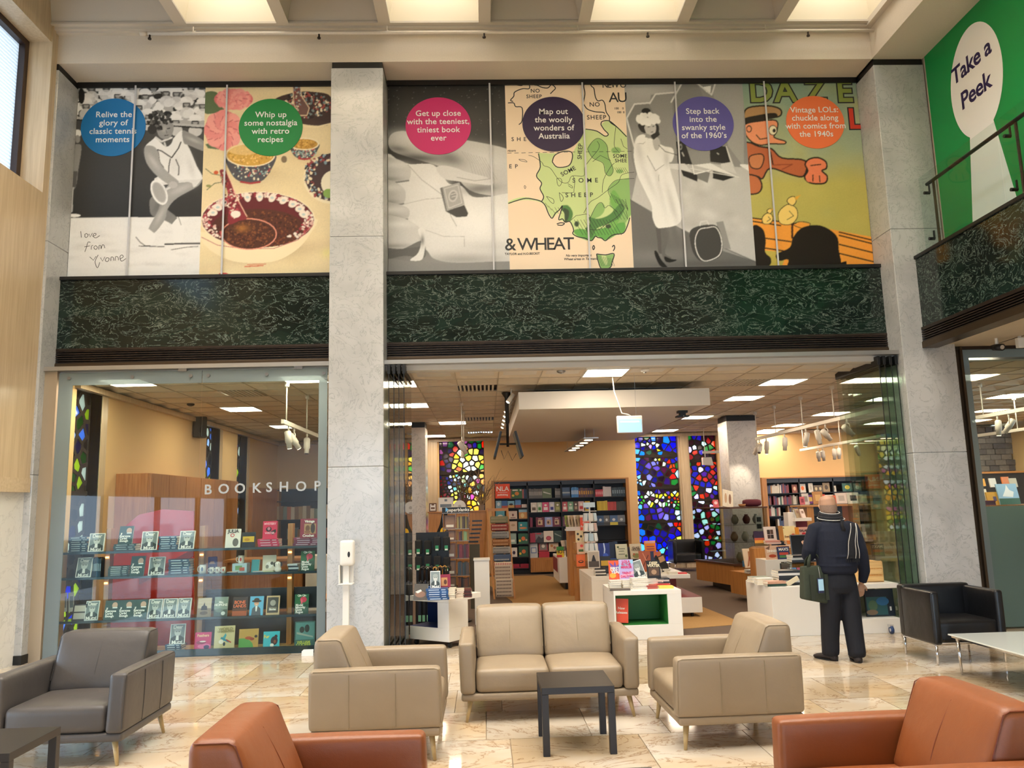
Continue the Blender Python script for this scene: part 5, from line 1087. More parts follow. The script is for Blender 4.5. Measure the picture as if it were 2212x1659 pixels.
# slim pendant lamp
pd = at(1283, 946, Z=2.72); t = thing('pendant_lamp', 'slim silver bar pendant with five round lamps under the dropped ceiling', 'lamp', (pd.x-.05, pd.y, 2.72))
MB().box(-.13, .13, 0, 3.4, -.008, .012).build('bar', M_ALU, t)
for i in range(5): MB().tube([(0, .35+i*.66, -.009), (0, .35+i*.66, -.014)], .075, 16).build('lamp', M_LENS, t)
for x in (-.08, .08): MB().tube([(x, .2, 0), (x, .2, .18)], .003, 4).tube([(x, 3.2, 0), (x, 3.2, .18)], .003, 4).build('wire', M_STEEL, t)
for lab, px, py, c in (('round white smoke detector on the shop ceiling near the lamp panel', 1393, 798, M_WHITE), ('small sprinkler rose on the shop ceiling behind the glass channel', 1212, 800, M_STEEL), ('dark dome camera on the shop ceiling seen through display glass', 412, 872, M_BLACK)):
    p = at(px, py, Z=3.25); t = thing('ceiling_detector', lab, 'detector', (p.x, p.y, 3.25)); MB().tube([(0, 0, 0), (0, 0, -.02), (0, 0, -.035)], [.055, .055, .035], 16).build('body', c, t, True); MB().tube([(0, 0, -.034), (0, 0, -.045)], .018, 10).build('tip', M_STEEL, t)
p = at(1488, 887, Z=2.9); t = thing('projector', 'small black projector fixed under the dropped ceiling box', 'projector', (p.x-.1, p.y, 2.9)); MB().box(-.07, .07, -.05, .05, -.035, 0).box(-.04, .04, -.05, .05, -.075, -.03).box(-.09, .09, -.07, .07, -.095, -.075).build('body', M_BLACK, t); MB().tube([(0, -.071, -.085), (0, -.075, -.085)], .012, 10).build('lens', M_CHROME, t)
p = at(432, 922, X=-4.9); t = thing('loudspeaker', 'black wall loudspeaker high on the beige wall beyond the display', 'speaker', (-4.9, p.y, p.z)); MB().soft(-.08, .08, -.12, .12, -.19, .19, .02).build('cabinet', M_BLACK, t, True); MB().box(-.1, -.08, -.03, .03, -.05, .05).build('bracket', M_BLACK, t); MB().box(.079, .083, -.10, .10, -.17, .17).build('grille', mat('grille_cloth', '#19191b', .9), t)
p = at(2205, 905, Y=18.9)
# ================================================================== BOOKS
M_PAGE = mat('paper_edge', '#e9e1cf', .8, var=.05, scale=60)
def cmat(col): return mat('book_cover', col, .4)
BOOKM = {}
def book_mesh(w, h, t, col, art=()):
    """standing book, cover towards -y, origin at the middle of its foot; art in cover units 0..1"""
    key = (round(w, 3), round(h, 3), round(t, 3), col, tuple(art))
    if key in BOOKM: return BOOKM[key]
    b = MB(); mats = [cmat(col), M_PAGE]; c = .0018
    b.box(-w/2, w/2, 0, c, 0, h, 0).box(-w/2, w/2, t-c, t, 0, h, 0).box(-w/2, -w/2+c, c, t-c, 0, h, 0).box(-w/2+c, w/2-.003, c, t-c, .003, h-.003, 1)
    for k, a in enumerate(art):
        m = cmat(a[-1])
        if m not in mats: mats.append(m)
        mi = mats.index(m); y = -.0004*(k+1)
        if a[0] == 'r': P = [(a[1], a[3]), (a[2], a[3]), (a[2], a[4]), (a[1], a[4])]
        elif a[0] == 'e': P = [(a[1]+a[3]*math.cos(2*math.pi*i/14), a[2]+a[4]*math.sin(2*math.pi*i/14)) for i in range(14)]
        else: P = list(a[1])
        P = [(-w/2+min(1, max(0, u))*w, min(1, max(0, v))*h) for u, v in P]
        b.add([(x, y, z) for x, z in P], [tuple(range(len(P)))], mi)
    me = bpy.data.meshes.new('book'); me.from_pydata(b.v, [], b.f)
    for m in mats: me.materials.append(m)
    me.polygons.foreach_set('material_index', b.m); BOOKM[key] = me; return me
# cover designs
def A_mutzi(): return [('r', 0, 1, 0, 1, '#f2f2ee'), ('r', .05, .95, .04, .96, '#7d8a8c'), ('p', ((.05, .04), (.95, .04), (.95, .30), (.70, .42), (.30, .42), (.05, .3)), '#3a4648'), ('e', .5, .60, .22, .20, '#c8ccc8'), ('e', .5, .72, .26, .11, '#9aa3a2'), ('r', .36, .46, .60, .63, '#3a4040'), ('r', .55, .65, .60, .63, '#3a4040'), ('p', ((.42, .42), (.58, .42), (.6, .2), (.4, .2)), '#e6e6e0')]
def A_every(): return [('e', .70, .74, .2, .16, '#c9a48a'), ('r', .55, .9, .58, .64, '#e4e6e2')]
def A_gogh(*c): return [('r', .08, .92, .1, .9, c[0]), ('e', .5, .45, .28, .22, c[1])]
TW, TK, TY, TR = mat('title_white', '#f4f2ea', .5), mat('title_black', '#1c1c1e', .5), mat('title_yellow', '#eec43a', .5), mat('title_red', '#d8304a', .5)
TM = {'w': TW, 'k': TK, 'y': TY, 'r': TR}
def book(x, y, z, w, h, col, label, art=(), title=None, t=.02, lean=.2, rz=0., group=None, tilt=0.):
    me = book_mesh(w, h, t, col, art); o = link('book', me)
    o.rotation_euler = (-lean, tilt, rz); o.location = (x, y, z); tag(o, label, 'book', group)
    for tt in (title or ()):
        s, u, v, sz, c = tt[:5]
        text('title', s, o, sz, TM.get(c) or mat('title_ink', c, .5), ((u-.5)*w, -.0045, v*h), bold=.0012, ext=.0002, spacing=.92)
    return o
def bk(px0, px1, py0, py1, Y, col, label, art=(), title=None, z=None, lean=.2, rz=0., t=.02, tilt=0., group=None):
    a = at(px0, py1, Y=Y); b = at(px1, py0, Y=Y); w = max(.03, b.x-a.x); h = max(.04, at((px0+px1)/2, py0, Y=Y).z-at((px0+px1)/2, py1, Y=Y).z)/max(.5, math.cos(lean))
    return book((a.x+b.x)/2, Y, a.z if z is None else z, w, h, col, label, art, title, t, lean, rz, group, tilt)
def flat_mesh(w, d, t, col, band=None): 
    key = ('flat', round(w, 3), round(d, 3), round(t, 4), col, band)
    if key in BOOKM: return BOOKM[key]
    b = MB(); c = .0018; mats = [cmat(col), M_PAGE]
    b.box(-w/2, w/2, -d/2, d/2, 0, c, 0).box(-w/2, w/2, -d/2, d/2, t-c, t, 0).box(-w/2, w/2, -d/2, -d/2+c, c, t-c, 0).box(-w/2+.003, w/2-.003, -d/2+c, d/2-.003, c, t-c, 1)
    if band: mats.append(cmat(band)); b.box(-w*.38, w*.1, -d/2-.0006, -d/2, t*.35, t*.7, 2).box(w*.2, w*.4, -d/2-.0006, -d/2, t*.35, t*.7, 2)
    me = bpy.data.meshes.new('book'); me.from_pydata(b.v, [], b.f)
    for m in mats: me.materials.append(m)
    me.polygons.foreach_set('material_index', b.m); BOOKM[key] = me; return me
RS = random.Random(77)
def stack(x, y, z, n, w, d, t, cols, label, group, band=None, rz=0., jit=.08):
    """lying books, spines towards -y; rz=pi shows the page edges"""
    for i in range(n):
        o = link('book', flat_mesh(w, d, t, cols[i % len(cols)], band)); o.location = (x+RS.uniform(-.006, .006), y+RS.uniform(-.006, .006), z+i*t); o.rotation_euler = (0, 0, rz+RS.uniform(-jit, jit)); tag(o, label, 'book', group)
    return z+n*t
def pstack(px0, px1, py0, py1, Y, n, cols, label, group, z=None, d=.15, **k):
    a = at(px0, py1, Y=Y); b = at(px1, py0, Y=Y); h = at((px0+px1)/2, py0, Y=Y).z-at((px0+px1)/2, py1, Y=Y).z; zz = a.z if z is None else z
    return stack((a.x+b.x)/2, Y+d/2, zz, n, b.x-a.x, d, max(.006, h/n), cols, label, group, **k)
def spines(x0, x1, y, z, n, h0, h1, cols, label, group, d=.14, rz=0., mark=None):
    w = (x1-x0)/n
    for i in range(n):
        h = RS.uniform(h0, h1); c = cols[i % len(cols)] if len(cols) < 4 else RS.choice(cols); key = ('sp', round(w, 4), round(h, 2), c, mark)
        if key not in BOOKM:
            b = MB().box(-w*.48, w*.48, 0, .002, 0, round(h, 2), 0).box(-w*.48, -w*.38, .002, d, 0, round(h, 2), 0).box(w*.38, w*.48, .002, d, 0, round(h, 2), 0).box(-w*.38, w*.38, .002, d-.004, .003, round(h, 2)-.003, 1)
            mm = [cmat(c), M_PAGE]
            if mark: mm.append(cmat(mark)); b.box(-w*.3, w*.3, -.0006, 0, h*.3, h*.7, 2)
            me = bpy.data.meshes.new('book'); me.from_pydata(b.v, [], b.f)
            for m in mm: me.materials.append(m)
            me.polygons.foreach_set('material_index', b.m); BOOKM[key] = me
        o = link('book', BOOKM[key]); o.location = (x0+(i+.5)*w, y, z); o.rotation_euler = (0, RS.uniform(-.01, .01), 0); tag(o, label, 'book', group)
def pspines(px0, px1, py0, py1, Y, n, cols, label, group, z=None, mark=None):
    a = at(px0, py1, Y=Y); b = at(px1, py0, Y=Y); h = at((px0+px1)/2, py0, Y=Y).z-at((px0+px1)/2, py1, Y=Y).z
    spines(a.x, b.x, Y, a.z if z is None else z, n, h*.94, h, cols, label, group, mark=mark)

# ------------------------------------------------------------------ display window shelves
YD = 9.72; SH = (1.198, .905, .412, .045)
M_SHELF = mat('dark_teal_shelf', '#18303a', .2, coat=.3)
dsp = thing('display_shelving', 'oak-posted display shelving with dark shelves inside the shop window', 'shelf unit', (0, 0, 0))
for k, z in enumerate(SH):
    if k < 3: MB().box(-4.98, -1.98, YD-.10, YD+.22, z-.028, z).build('shelf', M_SHELF, dsp, bevel=.002)
for x in (-4.52, -3.41, -2.36):
    p = MB().box(x-.03, x+.03, YD+.06, YD+.16, 0.05, 1.46).build('post', M_OAK, dsp, bevel=.002)
    for z in (1.16, .86): MB().box(x-.02, x+.02, YD+.05, YD+.058, z-.05, z-.03).build('under_lamp', mat('warm_strip', '#ffd9a0', .4, emit=6., ecol='#ffb85c'), p)
MB().box(-5.0, -1.9, YD-.22, YD+.30, .0, .045).build('base_shelf', M_PINE, dsp); MB().box(-5.0, -1.88, YD-.25, YD-.22, 0, .12-.04).build('plinth', M_SHELF, dsp)
MB().box(-3.38, -1.95, YD+.16, YD+.175, .45, .70).box(-3.38, -1.95, YD+.16, YD+.175, .05, .38).build('back_panel', mat('dark_panel', '#20262b', .4), dsp)
z1, z2, z3, z4 = SH; q = lambda x, y, oy: (100+x*.28933, oy+y*.28933)
M_ = A_mutzi()
def mutzi(px0, px1, py0, py1, z, lab, tl=0.): 
    o = bk(px0, px1, py0, py1, YD-.06, '#e9e9e4', 'white-framed grey portrait book '+lab, M_, [('Dear', .5, .84, .055, 'w'), ('Mutzi', .5, .10, .058, 'w')], z, .25, tl)
    MB().box(-.03, .03, .02, .05, 0, .004).box(-.028, -.02, .045, .05, 0, .11).box(.02, .028, .045, .05, 0, .11).build('stand', mat('acrylic', '#c4d4d8', .1), o); return o
def every(px0, px1, py0, py1, z, lab): return bk(px0, px1, py0, py1, YD-.06, '#17423a', 'dark green white-titled book '+lab, A_every(), [('If', .18, .56, .034, 'w'), ('Everyone', .46, .44, .036, 'w'), ('Cared', .36, .31, .036, 'w'), ('Enough', .42, .18, .036, 'w')], z, .22)
mutzi(190, 224, 1152, 1191, z1, 'on the top shelf at its window-frame end', .12); every(254, 286, 1137, 1176, z1+.075, 'standing on the top shelf stack'); mutzi(304, 339, 1147, 1187, z1, 'on the top shelf past the green book', .1); mutzi(385, 419, 1145, 1184, z1, 'on the top shelf at the oak post')
mutzi(163, 197, 1201, 1243, z2, 'on the second shelf at the spines', .08); every(279, 311, 1201, 1243, z2, 'on the second shelf'); mutzi(320, 355, 1201, 1240, z2, 'on the second shelf beside the navy stack', .12)
mutzi(182, 212, 1296, 1337, z3, 'behind the notice on the third shelf', .1)
for i, (a, b_) in enumerate(((223, 258), (253, 289), (284, 320))): every(a, b_-3, 1294, 1335, z3, ('first', 'second', 'third')[i]+' of three on the third shelf')
for i, (a, b_) in enumerate(((317, 351), (349, 383), (381, 413))): mutzi(a, b_-2, 1290, 1331, z3, ('first', 'second', 'third')[i]+' of three in a row on the third shelf')
mutzi(132, 166, 1369, 1413, z4, 'on the bottom shelf by the frame'); mutzi(228, 261, 1354, 1397, z4+.03, 'on the bottom shelf behind the grey armchair', .05); mutzi(303, 335, 1352, 1393, z4+.03, 'on the bottom shelf, second behind the grey armchair'); mutzi(366, 399, 1350, 1393, z4+.065, 'on the small navy stack of the bottom shelf', .15)
NV = ('#1d4256', '#173848', '#24506a')
pstack(148, 190, 1160, 1192, YD, 7, NV, 'dark teal book in the stack at the frame end of the top shelf', 'teal stack at the top shelf end', z1, band='#c8d6da')
pstack(245, 293, 1176, 1190, YD, 3, ('#1a3f38', '#20483e'), 'dark green book in the low stack under the green cover, top shelf', 'green stack on the top shelf', z1, band='#cfd8d2')
pstack(342, 383, 1158, 1186, YD, 6, NV, 'dark teal book in the middle stack of the top shelf', 'teal stack mid top shelf', z1, band='#c8d6da')
pspines(192, 219, 1203, 1244, YD, 8, NV, 'slim teal spine upright beside a portrait cover on the second shelf', 'upright teal spines on the second shelf', z2, mark='#a9c2cc')
pstack(233, 278, 1222, 1243, YD, 5, ('#1b4038', '#173630'), 'dark green book in the stack on the second shelf', 'green stack on the second shelf', z2, band='#cfd8d2')
pstack(364, 411, 1208, 1240, YD, 6, NV, 'dark teal book in the tall stack at the second shelf post', 'teal stack at the second shelf post', z2, band='#c8d6da')
pstack(356, 391, 1394, 1407, YD-.08, 3, NV, 'teal book in the little stack on the bottom shelf', 'teal stack on the bottom shelf', z4, band='#c8d6da')
o = bk(154, 186, 1302, 1337, YD-.06, '#2b2f33', 'black framed notice with pale text blocks on the third shelf', [('r', .1, .9, .55, .92, '#c9c4ba'), ('r', .1, .9, .1, .47, '#bdb8ae')], None, z3, .2, t=.008)
bk(486, 519, 1141, 1181, YD-.05, '#efece6', 'white book with a pink ringed title and grey portrait, top shelf', [('e', .68, .28, .2, .22, '#6d6d6d'), ('e', .45, .66, .14, .1, '#d84a5c'), ('e', .45, .66, .09, .06, '#efece6')], [('JULIA', .5, .87, .056, '#2e2b3a')], z1, .2, .08)
bk(521, 551, 1146, 1178, YD-.04, '#1f2a33', 'dark book with a yellow painted middle on the top shelf', [('r', .08, .92, .34, .72, '#d8b23a'), ('e', .4, .5, .2, .1, '#b8862a')], None, z1, .18, .05)
pstack(557, 603, 1162, 1178, YD, 3, ('#c92a52', '#d2345c'), 'hot pink book in the low stack on the top shelf', 'pink stack on the top shelf', z1, band='#f0c0cc')
bk(567, 598, 1121, 1160, YD-.02, '#cf2c54', 'hot pink book with a black figure standing on the pink stack', [('e', .42, .55, .2, .14, '#22141c'), ('e', .42, .58, .1, .09, '#b87a8a'), ('p', ((.5, .4), (.9, .55), (.95, .4), (.7, .22)), '#22141c')], [('MYSTERY', .5, .84, .035, '#f2b0c0'), ('WRITER', .5, .33, .033, '#f2b0c0')], z1+.085, .2, .1)
pstack(634, 690, 1161, 1178, YD, 4, ('#7a2442', '#84294a'), 'maroon book in the stack at the column end of the top shelf', 'maroon stack on the top shelf', z1, band='#e0c8d0')
bk(648, 688, 1118, 1160, YD-.02, '#84213c', 'maroon crochet book with a brown picture on top of its stack', [('r', .22, .85, .22, .74, '#b08a62'), ('e', .4, .5, .12, .16, '#6a4630'), ('e', .68, .5, .12, .26, '#3a2a28'), ('e', .4, .32, .16, .08, '#8a5a44')], [('Vintage', .5, .85, .042, 'w'), ('Crochet', .45, .12, .042, 'w')], z1+.085, .25, .12)
# second shelf gifts
def mug(px, py0, py1, z, w, col, label, mark='#d04a3c', group=None):
    p = at(px, py1, Y=YD); h = at(px, py0, Y=YD).z-at(px, py1, Y=YD).z; t = thing('mug', label, 'mug', (p.x, YD, z), group=group); r = w/2
    MB().tube([(0, 0, 0), (0, 0, .004), (0, 0, h), (0, 0, h), (0, 0, .01)], [r*.9, r, r, r*.9, r*.86], 20).build('cup', mat('mug_glaze', col, .25), t, True)
    MB().tube([(-r, 0, h*.8), (-r*1.5, 0, h*.75), (-r*1.7, 0, h*.5), (-r*1.5, 0, h*.25), (-r, 0, h*.2)], .005, 6).build('handle', mat('mug_glaze', col, .25), t, True)
    MB().loft([((r*.1, -r*1.01, h*.5), (r*.35, 0, 0), (0, 0, h*.25)), ((r*.1, -r*1.03, h*.5), (r*.33, 0, 0), (0, 0, h*.23))], 12).build('decoration', cmat(mark), t); return t
mug(438, 1217, 1236, z2, .075, '#e9e4da', 'cream mug with a blue print at the post end of the second shelf', '#5a6f8f')
for i, px in enumerate((457, 470, 483)): mug(px, 1219-i, 1232-i, z2, .05, '#e6e0d4', ('first', 'second', 'third')[i]+' of three small printed espresso cups on the second shelf', ('#4a4a4a', '#7a5a4a', '#b03a3a')[i])
bx = at(520, 1231, Y=YD); o = link('gift_box', MB().box(-.085, .085, -.07, .07, 0, .105, 0).box(-.05, .03, -.071, -.0705, .03, .08, 1).box(.0, .06, -.0716, -.071, .02, .06, 2).build('gift_box', [cmat('#a9c4d0'), cmat('#6f9a6a'), cmat('#c05a4a')]).data); bpy.data.objects.remove([ob for ob in C.objects if ob.name.startswith('gift_box') and ob is not o][0]); o.location = (bx.x, YD+.02, z2); tag(o, 'pale blue gift box printed with flowers under a mug', 'box')
mug(521, 1195, 1212, z2+.105, .07, '#efece4', 'white mug with a red flower standing on the pale blue box', '#b8404a')
pb = at(452, 1216, Y=YD); t = thing('pouch', 'purple printed pouch propped above the cups on the second shelf', 'pouch', (pb.x, YD+.12, z2)); MB().soft(-.055, .055, -.015, .015, .0, .185, .012).build('bag', mat('purple_cloth', '#3a2668', .8), t, True); MB().prism([(-.035, -.0165, .10), (.035, -.0165, .10), (.02, -.0165, .13), (-.02, -.0165, .13)], (0, -.001, 0)).build('motif', cmat('#c07a4a'), t)
bk(541, 560, 1196, 1223, YD-.04, '#2f8f95', 'small teal notebook standing open on the second shelf', [('r', 0, .08, 0, 1, '#1f6a72')], None, z2, .15, -.25); 
for i, (px, c) in enumerate(((500, '#4a6a9c'), (556, '#7aa0b8'), (578, '#9ab08a'))): p = at(px, 1232, Y=YD-.09); stack(p.x, YD-.05, z2, 2, .12, .07, .007, (c, '#c9b8a0'), ('blue', 'pale blue', 'green')[i]+' printed card lying flat at the front of the second shelf', ('blue cards', 'pale blue cards', 'green cards')[i])
bk(567, 596, 1193, 1228, YD-.02, '#ded8c4', 'cream book with a black and white bird drawing on the second shelf', [('e', .5, .4, .25, .2, '#f4f2ec'), ('e', .7, .5, .12, .1, '#3a3a3a'), ('e', .35, .3, .12, .12, '#8a8a80')], None, z2, .2, .15)
p = at(601, 1229, Y=YD-.05); t = thing('toy_dog', 'small black and white plush dog sitting on the second shelf', 'toy', (p.x, YD-.06, z2)); MB().loft([((0, 0, 0), (.035, 0, 0), (0, .035, 0)), ((0, 0, .03), (.042, 0, 0), (0, .04, 0)), ((0, 0, .06), (.028, 0, 0), (0, .03, 0)), ((0, -.01, .075), (.034, 0, 0), (0, .034, 0)), ((0, -.012, .10), (.034, 0, 0), (0, .032, 0)), ((0, -.01, .118), (.01, 0, 0), (0, .01, 0))], 14).build('body', mat('white_plush', '#ece8e0', .9), t, True)
for s in (-1, 1): MB().loft([((s*.034, 0, .11), (.01, 0, 0), (0, .012, 0)), ((s*.042, -.005, .085), (.012, 0, 0), (0, .018, 0)), ((s*.04, -.005, .06), (.006, 0, 0), (0, .012, 0))], 8).build('ear', mat('black_plush', '#1c1c20', .9), t, True); MB().loft([((s*.014, -.04, .092), (.004, 0, 0), (0, 0, .004)), ((s*.014, -.047, .092), (.003, 0, 0), (0, 0, .003))], 8).build('eye', M_BLACK, t)
pstack(622, 644, 1214, 1229, YD-.02, 4, ('#20303a', '#c8d0d4'), 'slim dark blue and white booklet in the small stack by the oak post', 'booklets on the second shelf', z2)
def gone(px0, px1, py0, py1, z, lab): return bk(px0, px1, py0, py1, YD-.05, '#2c6a42', lab, [('r', .0, 1, .0, .5, '#23503a'), ('e', .62, .72, .24, .15, '#d8405a'), ('e', .5, .62, .06, .14, '#e86a7c')], [('Qin Qin', .5, .93, .032, '#e8f0e0'), ('Model', .34, .44, .036, 'w'), ('Minority', .42, .32, .036, 'w'), ('Gone', .3, .2, .036, 'w'), ('Rogue', .35, .08, .036, 'w')], z, .2, .08)
gone(649, 679, 1186, 1228, z2, 'green book with red flowers and white title on the second shelf'); gone(636, 666, 1278, 1319, z3, 'green book with red flowers and white title on the third shelf')
bk(425, 455, 1287, 1327, YD-.06, '#c6b49a', 'sepia book showing a dark castle silhouette on the third shelf', [('r', 0, 1, 0, .45, '#8f7a60'), ('p', ((.25, .35), (.75, .35), (.7, .55), (.55, .6), (.5, .78), (.42, .6), (.3, .55)), '#2a211c'), ('e', .5, .2, .3, .1, '#5a4632')], None, z3, .2)
bk(461, 491, 1285, 1326, YD-.06, '#87978c', 'grey-green book with a misty rider scene on the third shelf', [('r', 0, 1, 0, .35, '#4c5c58'), ('e', .7, .15, .16, .1, '#d8dcd8'), ('e', .4, .3, .3, .1, '#6c7c74')], [('Miss', .5, .72, .032, 'w'), ('HOPKINS', .5, .58, .038, 'w')], z3, .2)
bk(501, 533, 1284, 1324, YD-.06, '#332a2a', 'dark book with an orange two-line title on the third shelf', [('r', 0, 1, 0, .38, '#a8522e'), ('r', 0, 1, .25, .38, '#5a3428')], [('BONE', .5, .70, .052, '#e8744a'), ('LANDS', .5, .50, .05, '#e8744a')], z3, .2)
bk(538, 568, 1282, 1322, YD-.06, '#62b4dc', 'sky blue book with a smiling suited figure in a hat, third shelf', [('p', ((.15, 0), (.85, 0), (.8, .35), (.6, .48), (.4, .48), (.2, .35)), '#4f5a64'), ('p', ((.42, .48), (.58, .48), (.54, .2), (.46, .2)), '#eef0f0'), ('e', .5, .62, .18, .14, '#d8a080'), ('e', .5, .74, .36, .07, '#3a2c24'), ('e', .5, .82, .2, .09, '#3a2c24'), ('r', .42, .58, .53, .56, '#f4ece4')], None, z3, .2)
bk(574, 603, 1280, 1320, YD-.06, '#d0b48a', 'tan-framed book with a grey photograph on the third shelf', [('r', .08, .92, .1, .92, '#4a4a48'), ('e', .5, .62, .22, .16, '#a8a49c'), ('r', .2, .8, .2, .4, '#8a8274')], [('Stories', .5, .28, .03, 'w')], z3, .2)
zb = z4; 
bk(419, 455, 1364, 1403, YD-.16, '#c02a68', 'magenta book titled Feathers on the bottom shelf', [('e', .6, .25, .4, .14, '#dc6a98'), ('e', .4, .45, .3, .1, '#8a1a48'), ('e', .75, .2, .18, .1, '#3a2a5a'), ('e', .5, .5, .2, .04, '#f0d8d0')], [('Feathers', .5, .82, .042, '#f0b89a')], zb, .2, .06)
bk(462, 506, 1350, 1401, YD-.16, '#c9bf94', 'tall sand coloured book with a tool-like bird motif, bottom shelf', [('p', ((.45, .3), (.6, .6), (.55, .7), (.4, .5)), '#4aa6b8'), ('p', ((.35, .55), (.75, .35), (.7, .3), (.3, .48)), '#2f8aa0'), ('e', .35, .35, .12, .09, '#e8e4d8'), ('p', ((.6, .45), (.85, .32), (.82, .28), (.58, .4)), '#a03a3a'), ('e', .5, .25, .06, .08, '#2a3a4a')], [('WORLD', .55, .86, .045, '#8f865c'), ('OF INVENTION', .55, .76, .028, '#8f865c')], zb, .2, .15)
bk(515, 557, 1355, 1398, YD-.16, '#b8944a', 'ochre book with a green hill and foxes on the bottom shelf', [('e', .15, .1, .62, .45, '#4f9a4a'), ('e', .5, .55, .18, .08, '#a84a2a'), ('e', .68, .5, .12, .07, '#8f3a22'), ('e', .88, .62, .08, .07, '#1c1c1c')], None, zb, .2, .1)
bk(568, 603, 1359, 1395, YD-.16, '#2fb2c4', 'cyan book with a black animal drawing on the bottom shelf', [('e', .68, .45, .22, .26, '#2a1c28'), ('e', .78, .7, .1, .1, '#2a1c28'), ('e', .55, .2, .12, .1, '#e8e8e0'), ('e', .72, .4, .08, .1, '#8a4a2a')], [('Fur', .2, .7, .05, '#e8d24a')], zb, .2, .08)
bk(636, 680, 1337, 1392, YD-.16, '#2f5f5c', 'large dark teal book with two birds on a branch, bottom shelf', [('r', .05, .95, .3, .95, '#4a8484'), ('e', .35, .68, .12, .12, '#1d2c2e'), ('e', .6, .72, .12, .15, '#1d2c2e'), ('p', ((.1, .6), (.9, .42), (.9, .36), (.1, .52)), '#93a49a')], [('WILLIAM', .45, .2, .04, '#b8c85a'), ('COOPER', .45, .1, .045, '#b8c85a')], zb, .22, .12)
for i, (px, py) in enumerate(((135, 1290), (150, 1292))): bk(px, px+13, py-28, py+12, YD+.12, '#d8d8d4', ('pale slanting book', 'second pale slanting book')[i]+' at the frame end between the shelves', [('r', .2, .8, .2, .8, '#7a8a94')], None, .50, .25, .7)

# ------------------------------------------------------------------ furniture seen past the display window
t = thing('wall_cabinet', 'tall red-brown timber wall cabinet beyond the display window', 'cabinet', (0, 0, 0))
MB().box(-5.0, -4.55, 10.95, 14.8, 0, 2.17).build('body', M_WAL, t)
for i in range(6): MB().box(-4.55, -4.535, 10.97+i*.64, 10.97+i*.64+.625, .05, 2.16).build('panel', M_WAL, t)
MB().box(-4.99, -4.565, 10.935, 10.95, .05, 2.16).build('end_panel', M_WAL, t)
t = thing('wall_panel', 'brown timber panel between the narrow coloured windows', 'panel', (0, 0, 0)); MB().box(-5.0, -4.9, 17.0, 19.2, 0, 2.12).build('board', M_WAL, t); MB().box(-4.9, -4.86, 19.0, 19.2, 0, 2.14).build('edge', M_OAK, t)
t = thing('bookcase', 'black bookcase of old books seen above the display shelves', 'bookcase', (0, 0, 0))
xa, xb = at(585, 1060, Y=19.0).x, -1.9
MB().box(xa-.05, xa, 18.9, 19.28, 0, 2.14).build('side', M_OAK, t); MB().box(xa, xb, 19.25, 19.28, 0, 2.12).build('back', M_DARKSH, t)
for z in (.5, .95, 1.40, 1.83, 2.1): MB().box(xa, xb, 18.95, 19.25, z-.02, z).build('shelf', M_DARKSH, t)
OLD = ('#a8906c', '#8c6f52', '#c2b49a', '#6f5a48', '#7c8a80', '#b8735a', '#d0c4ae', '#5c6a70')
spines(xa+.03, xb-.05, 18.98, 1.40, 34, .24, .33, OLD, 'worn old book spine in the black bookcase above the display', 'old books above the display shelves')
spines(xa+.4, xb-.1, 18.98, .95, 22, .22, .30, OLD, 'worn old book spine on the lower shelf of the black bookcase', 'old books on the lower black shelf')
t = thing('service_counter', 'red-brown timber service counter behind the display shelves', 'counter', (0, 0, 0))
ca, cb_ = at(491, 1230, Y=13).x, at(650, 1230, Y=13).x; MB().box(ca, cb_, 13.0, 13.6, 0, .82).build('body', M_WAL, t); MB().box(ca-.05, cb_+.05, 12.95, 13.65, .82, .86).build('top', M_OAKX, t); MB().box(cb_+.05, -1.9, 13.1, 13.6, 0, .88).build('side_unit', M_WHITEP, t)
t = thing('desk', 'low oak desk top with papers behind the display shelves', 'desk', (0, 0, 0)); MB().box(-2.95, -1.9, 10.6, 11.3, .44, .47).build('top', M_OAKX, t); 
for x in (-2.9, -1.95): MB().box(x-.03, x+.03, 10.65, 11.25, 0, .44).build('leg', M_OAK, t)
# plants / foliage tops behind pink book omitted: red display drape between shelves
# red display screen behind the window shelving
t = thing('display_screen', 'glossy red display screen standing behind the window shelves', 'screen', (0, 0, 0)); YR = 10.3
MB().prism([tuple(at(x, y, Y=YR)) for x, y in ((225, 1400), (418, 1400), (418, 1104), (352, 1100), (300, 1112), (272, 1135), (258, 1185), (225, 1235))], (0, .03, 0)).build('screen', mat('gloss_red', '#c62c14', .12), t); MB().prism([tuple(at(x, y, Y=YR-.01)) for x, y in ((418, 1185), (418, 1200), (300, 1262), (300, 1250))], (0, .01, 0)).build('fold', mat('dark_red_fold', '#8a1e10', .3), t)
for px in (240, 400): x = at(px, 1400, Y=YR).x; MB().box(x-.02, x+.02, YR, YR+.2, 0, .03).build('foot', M_BRONZE, t)
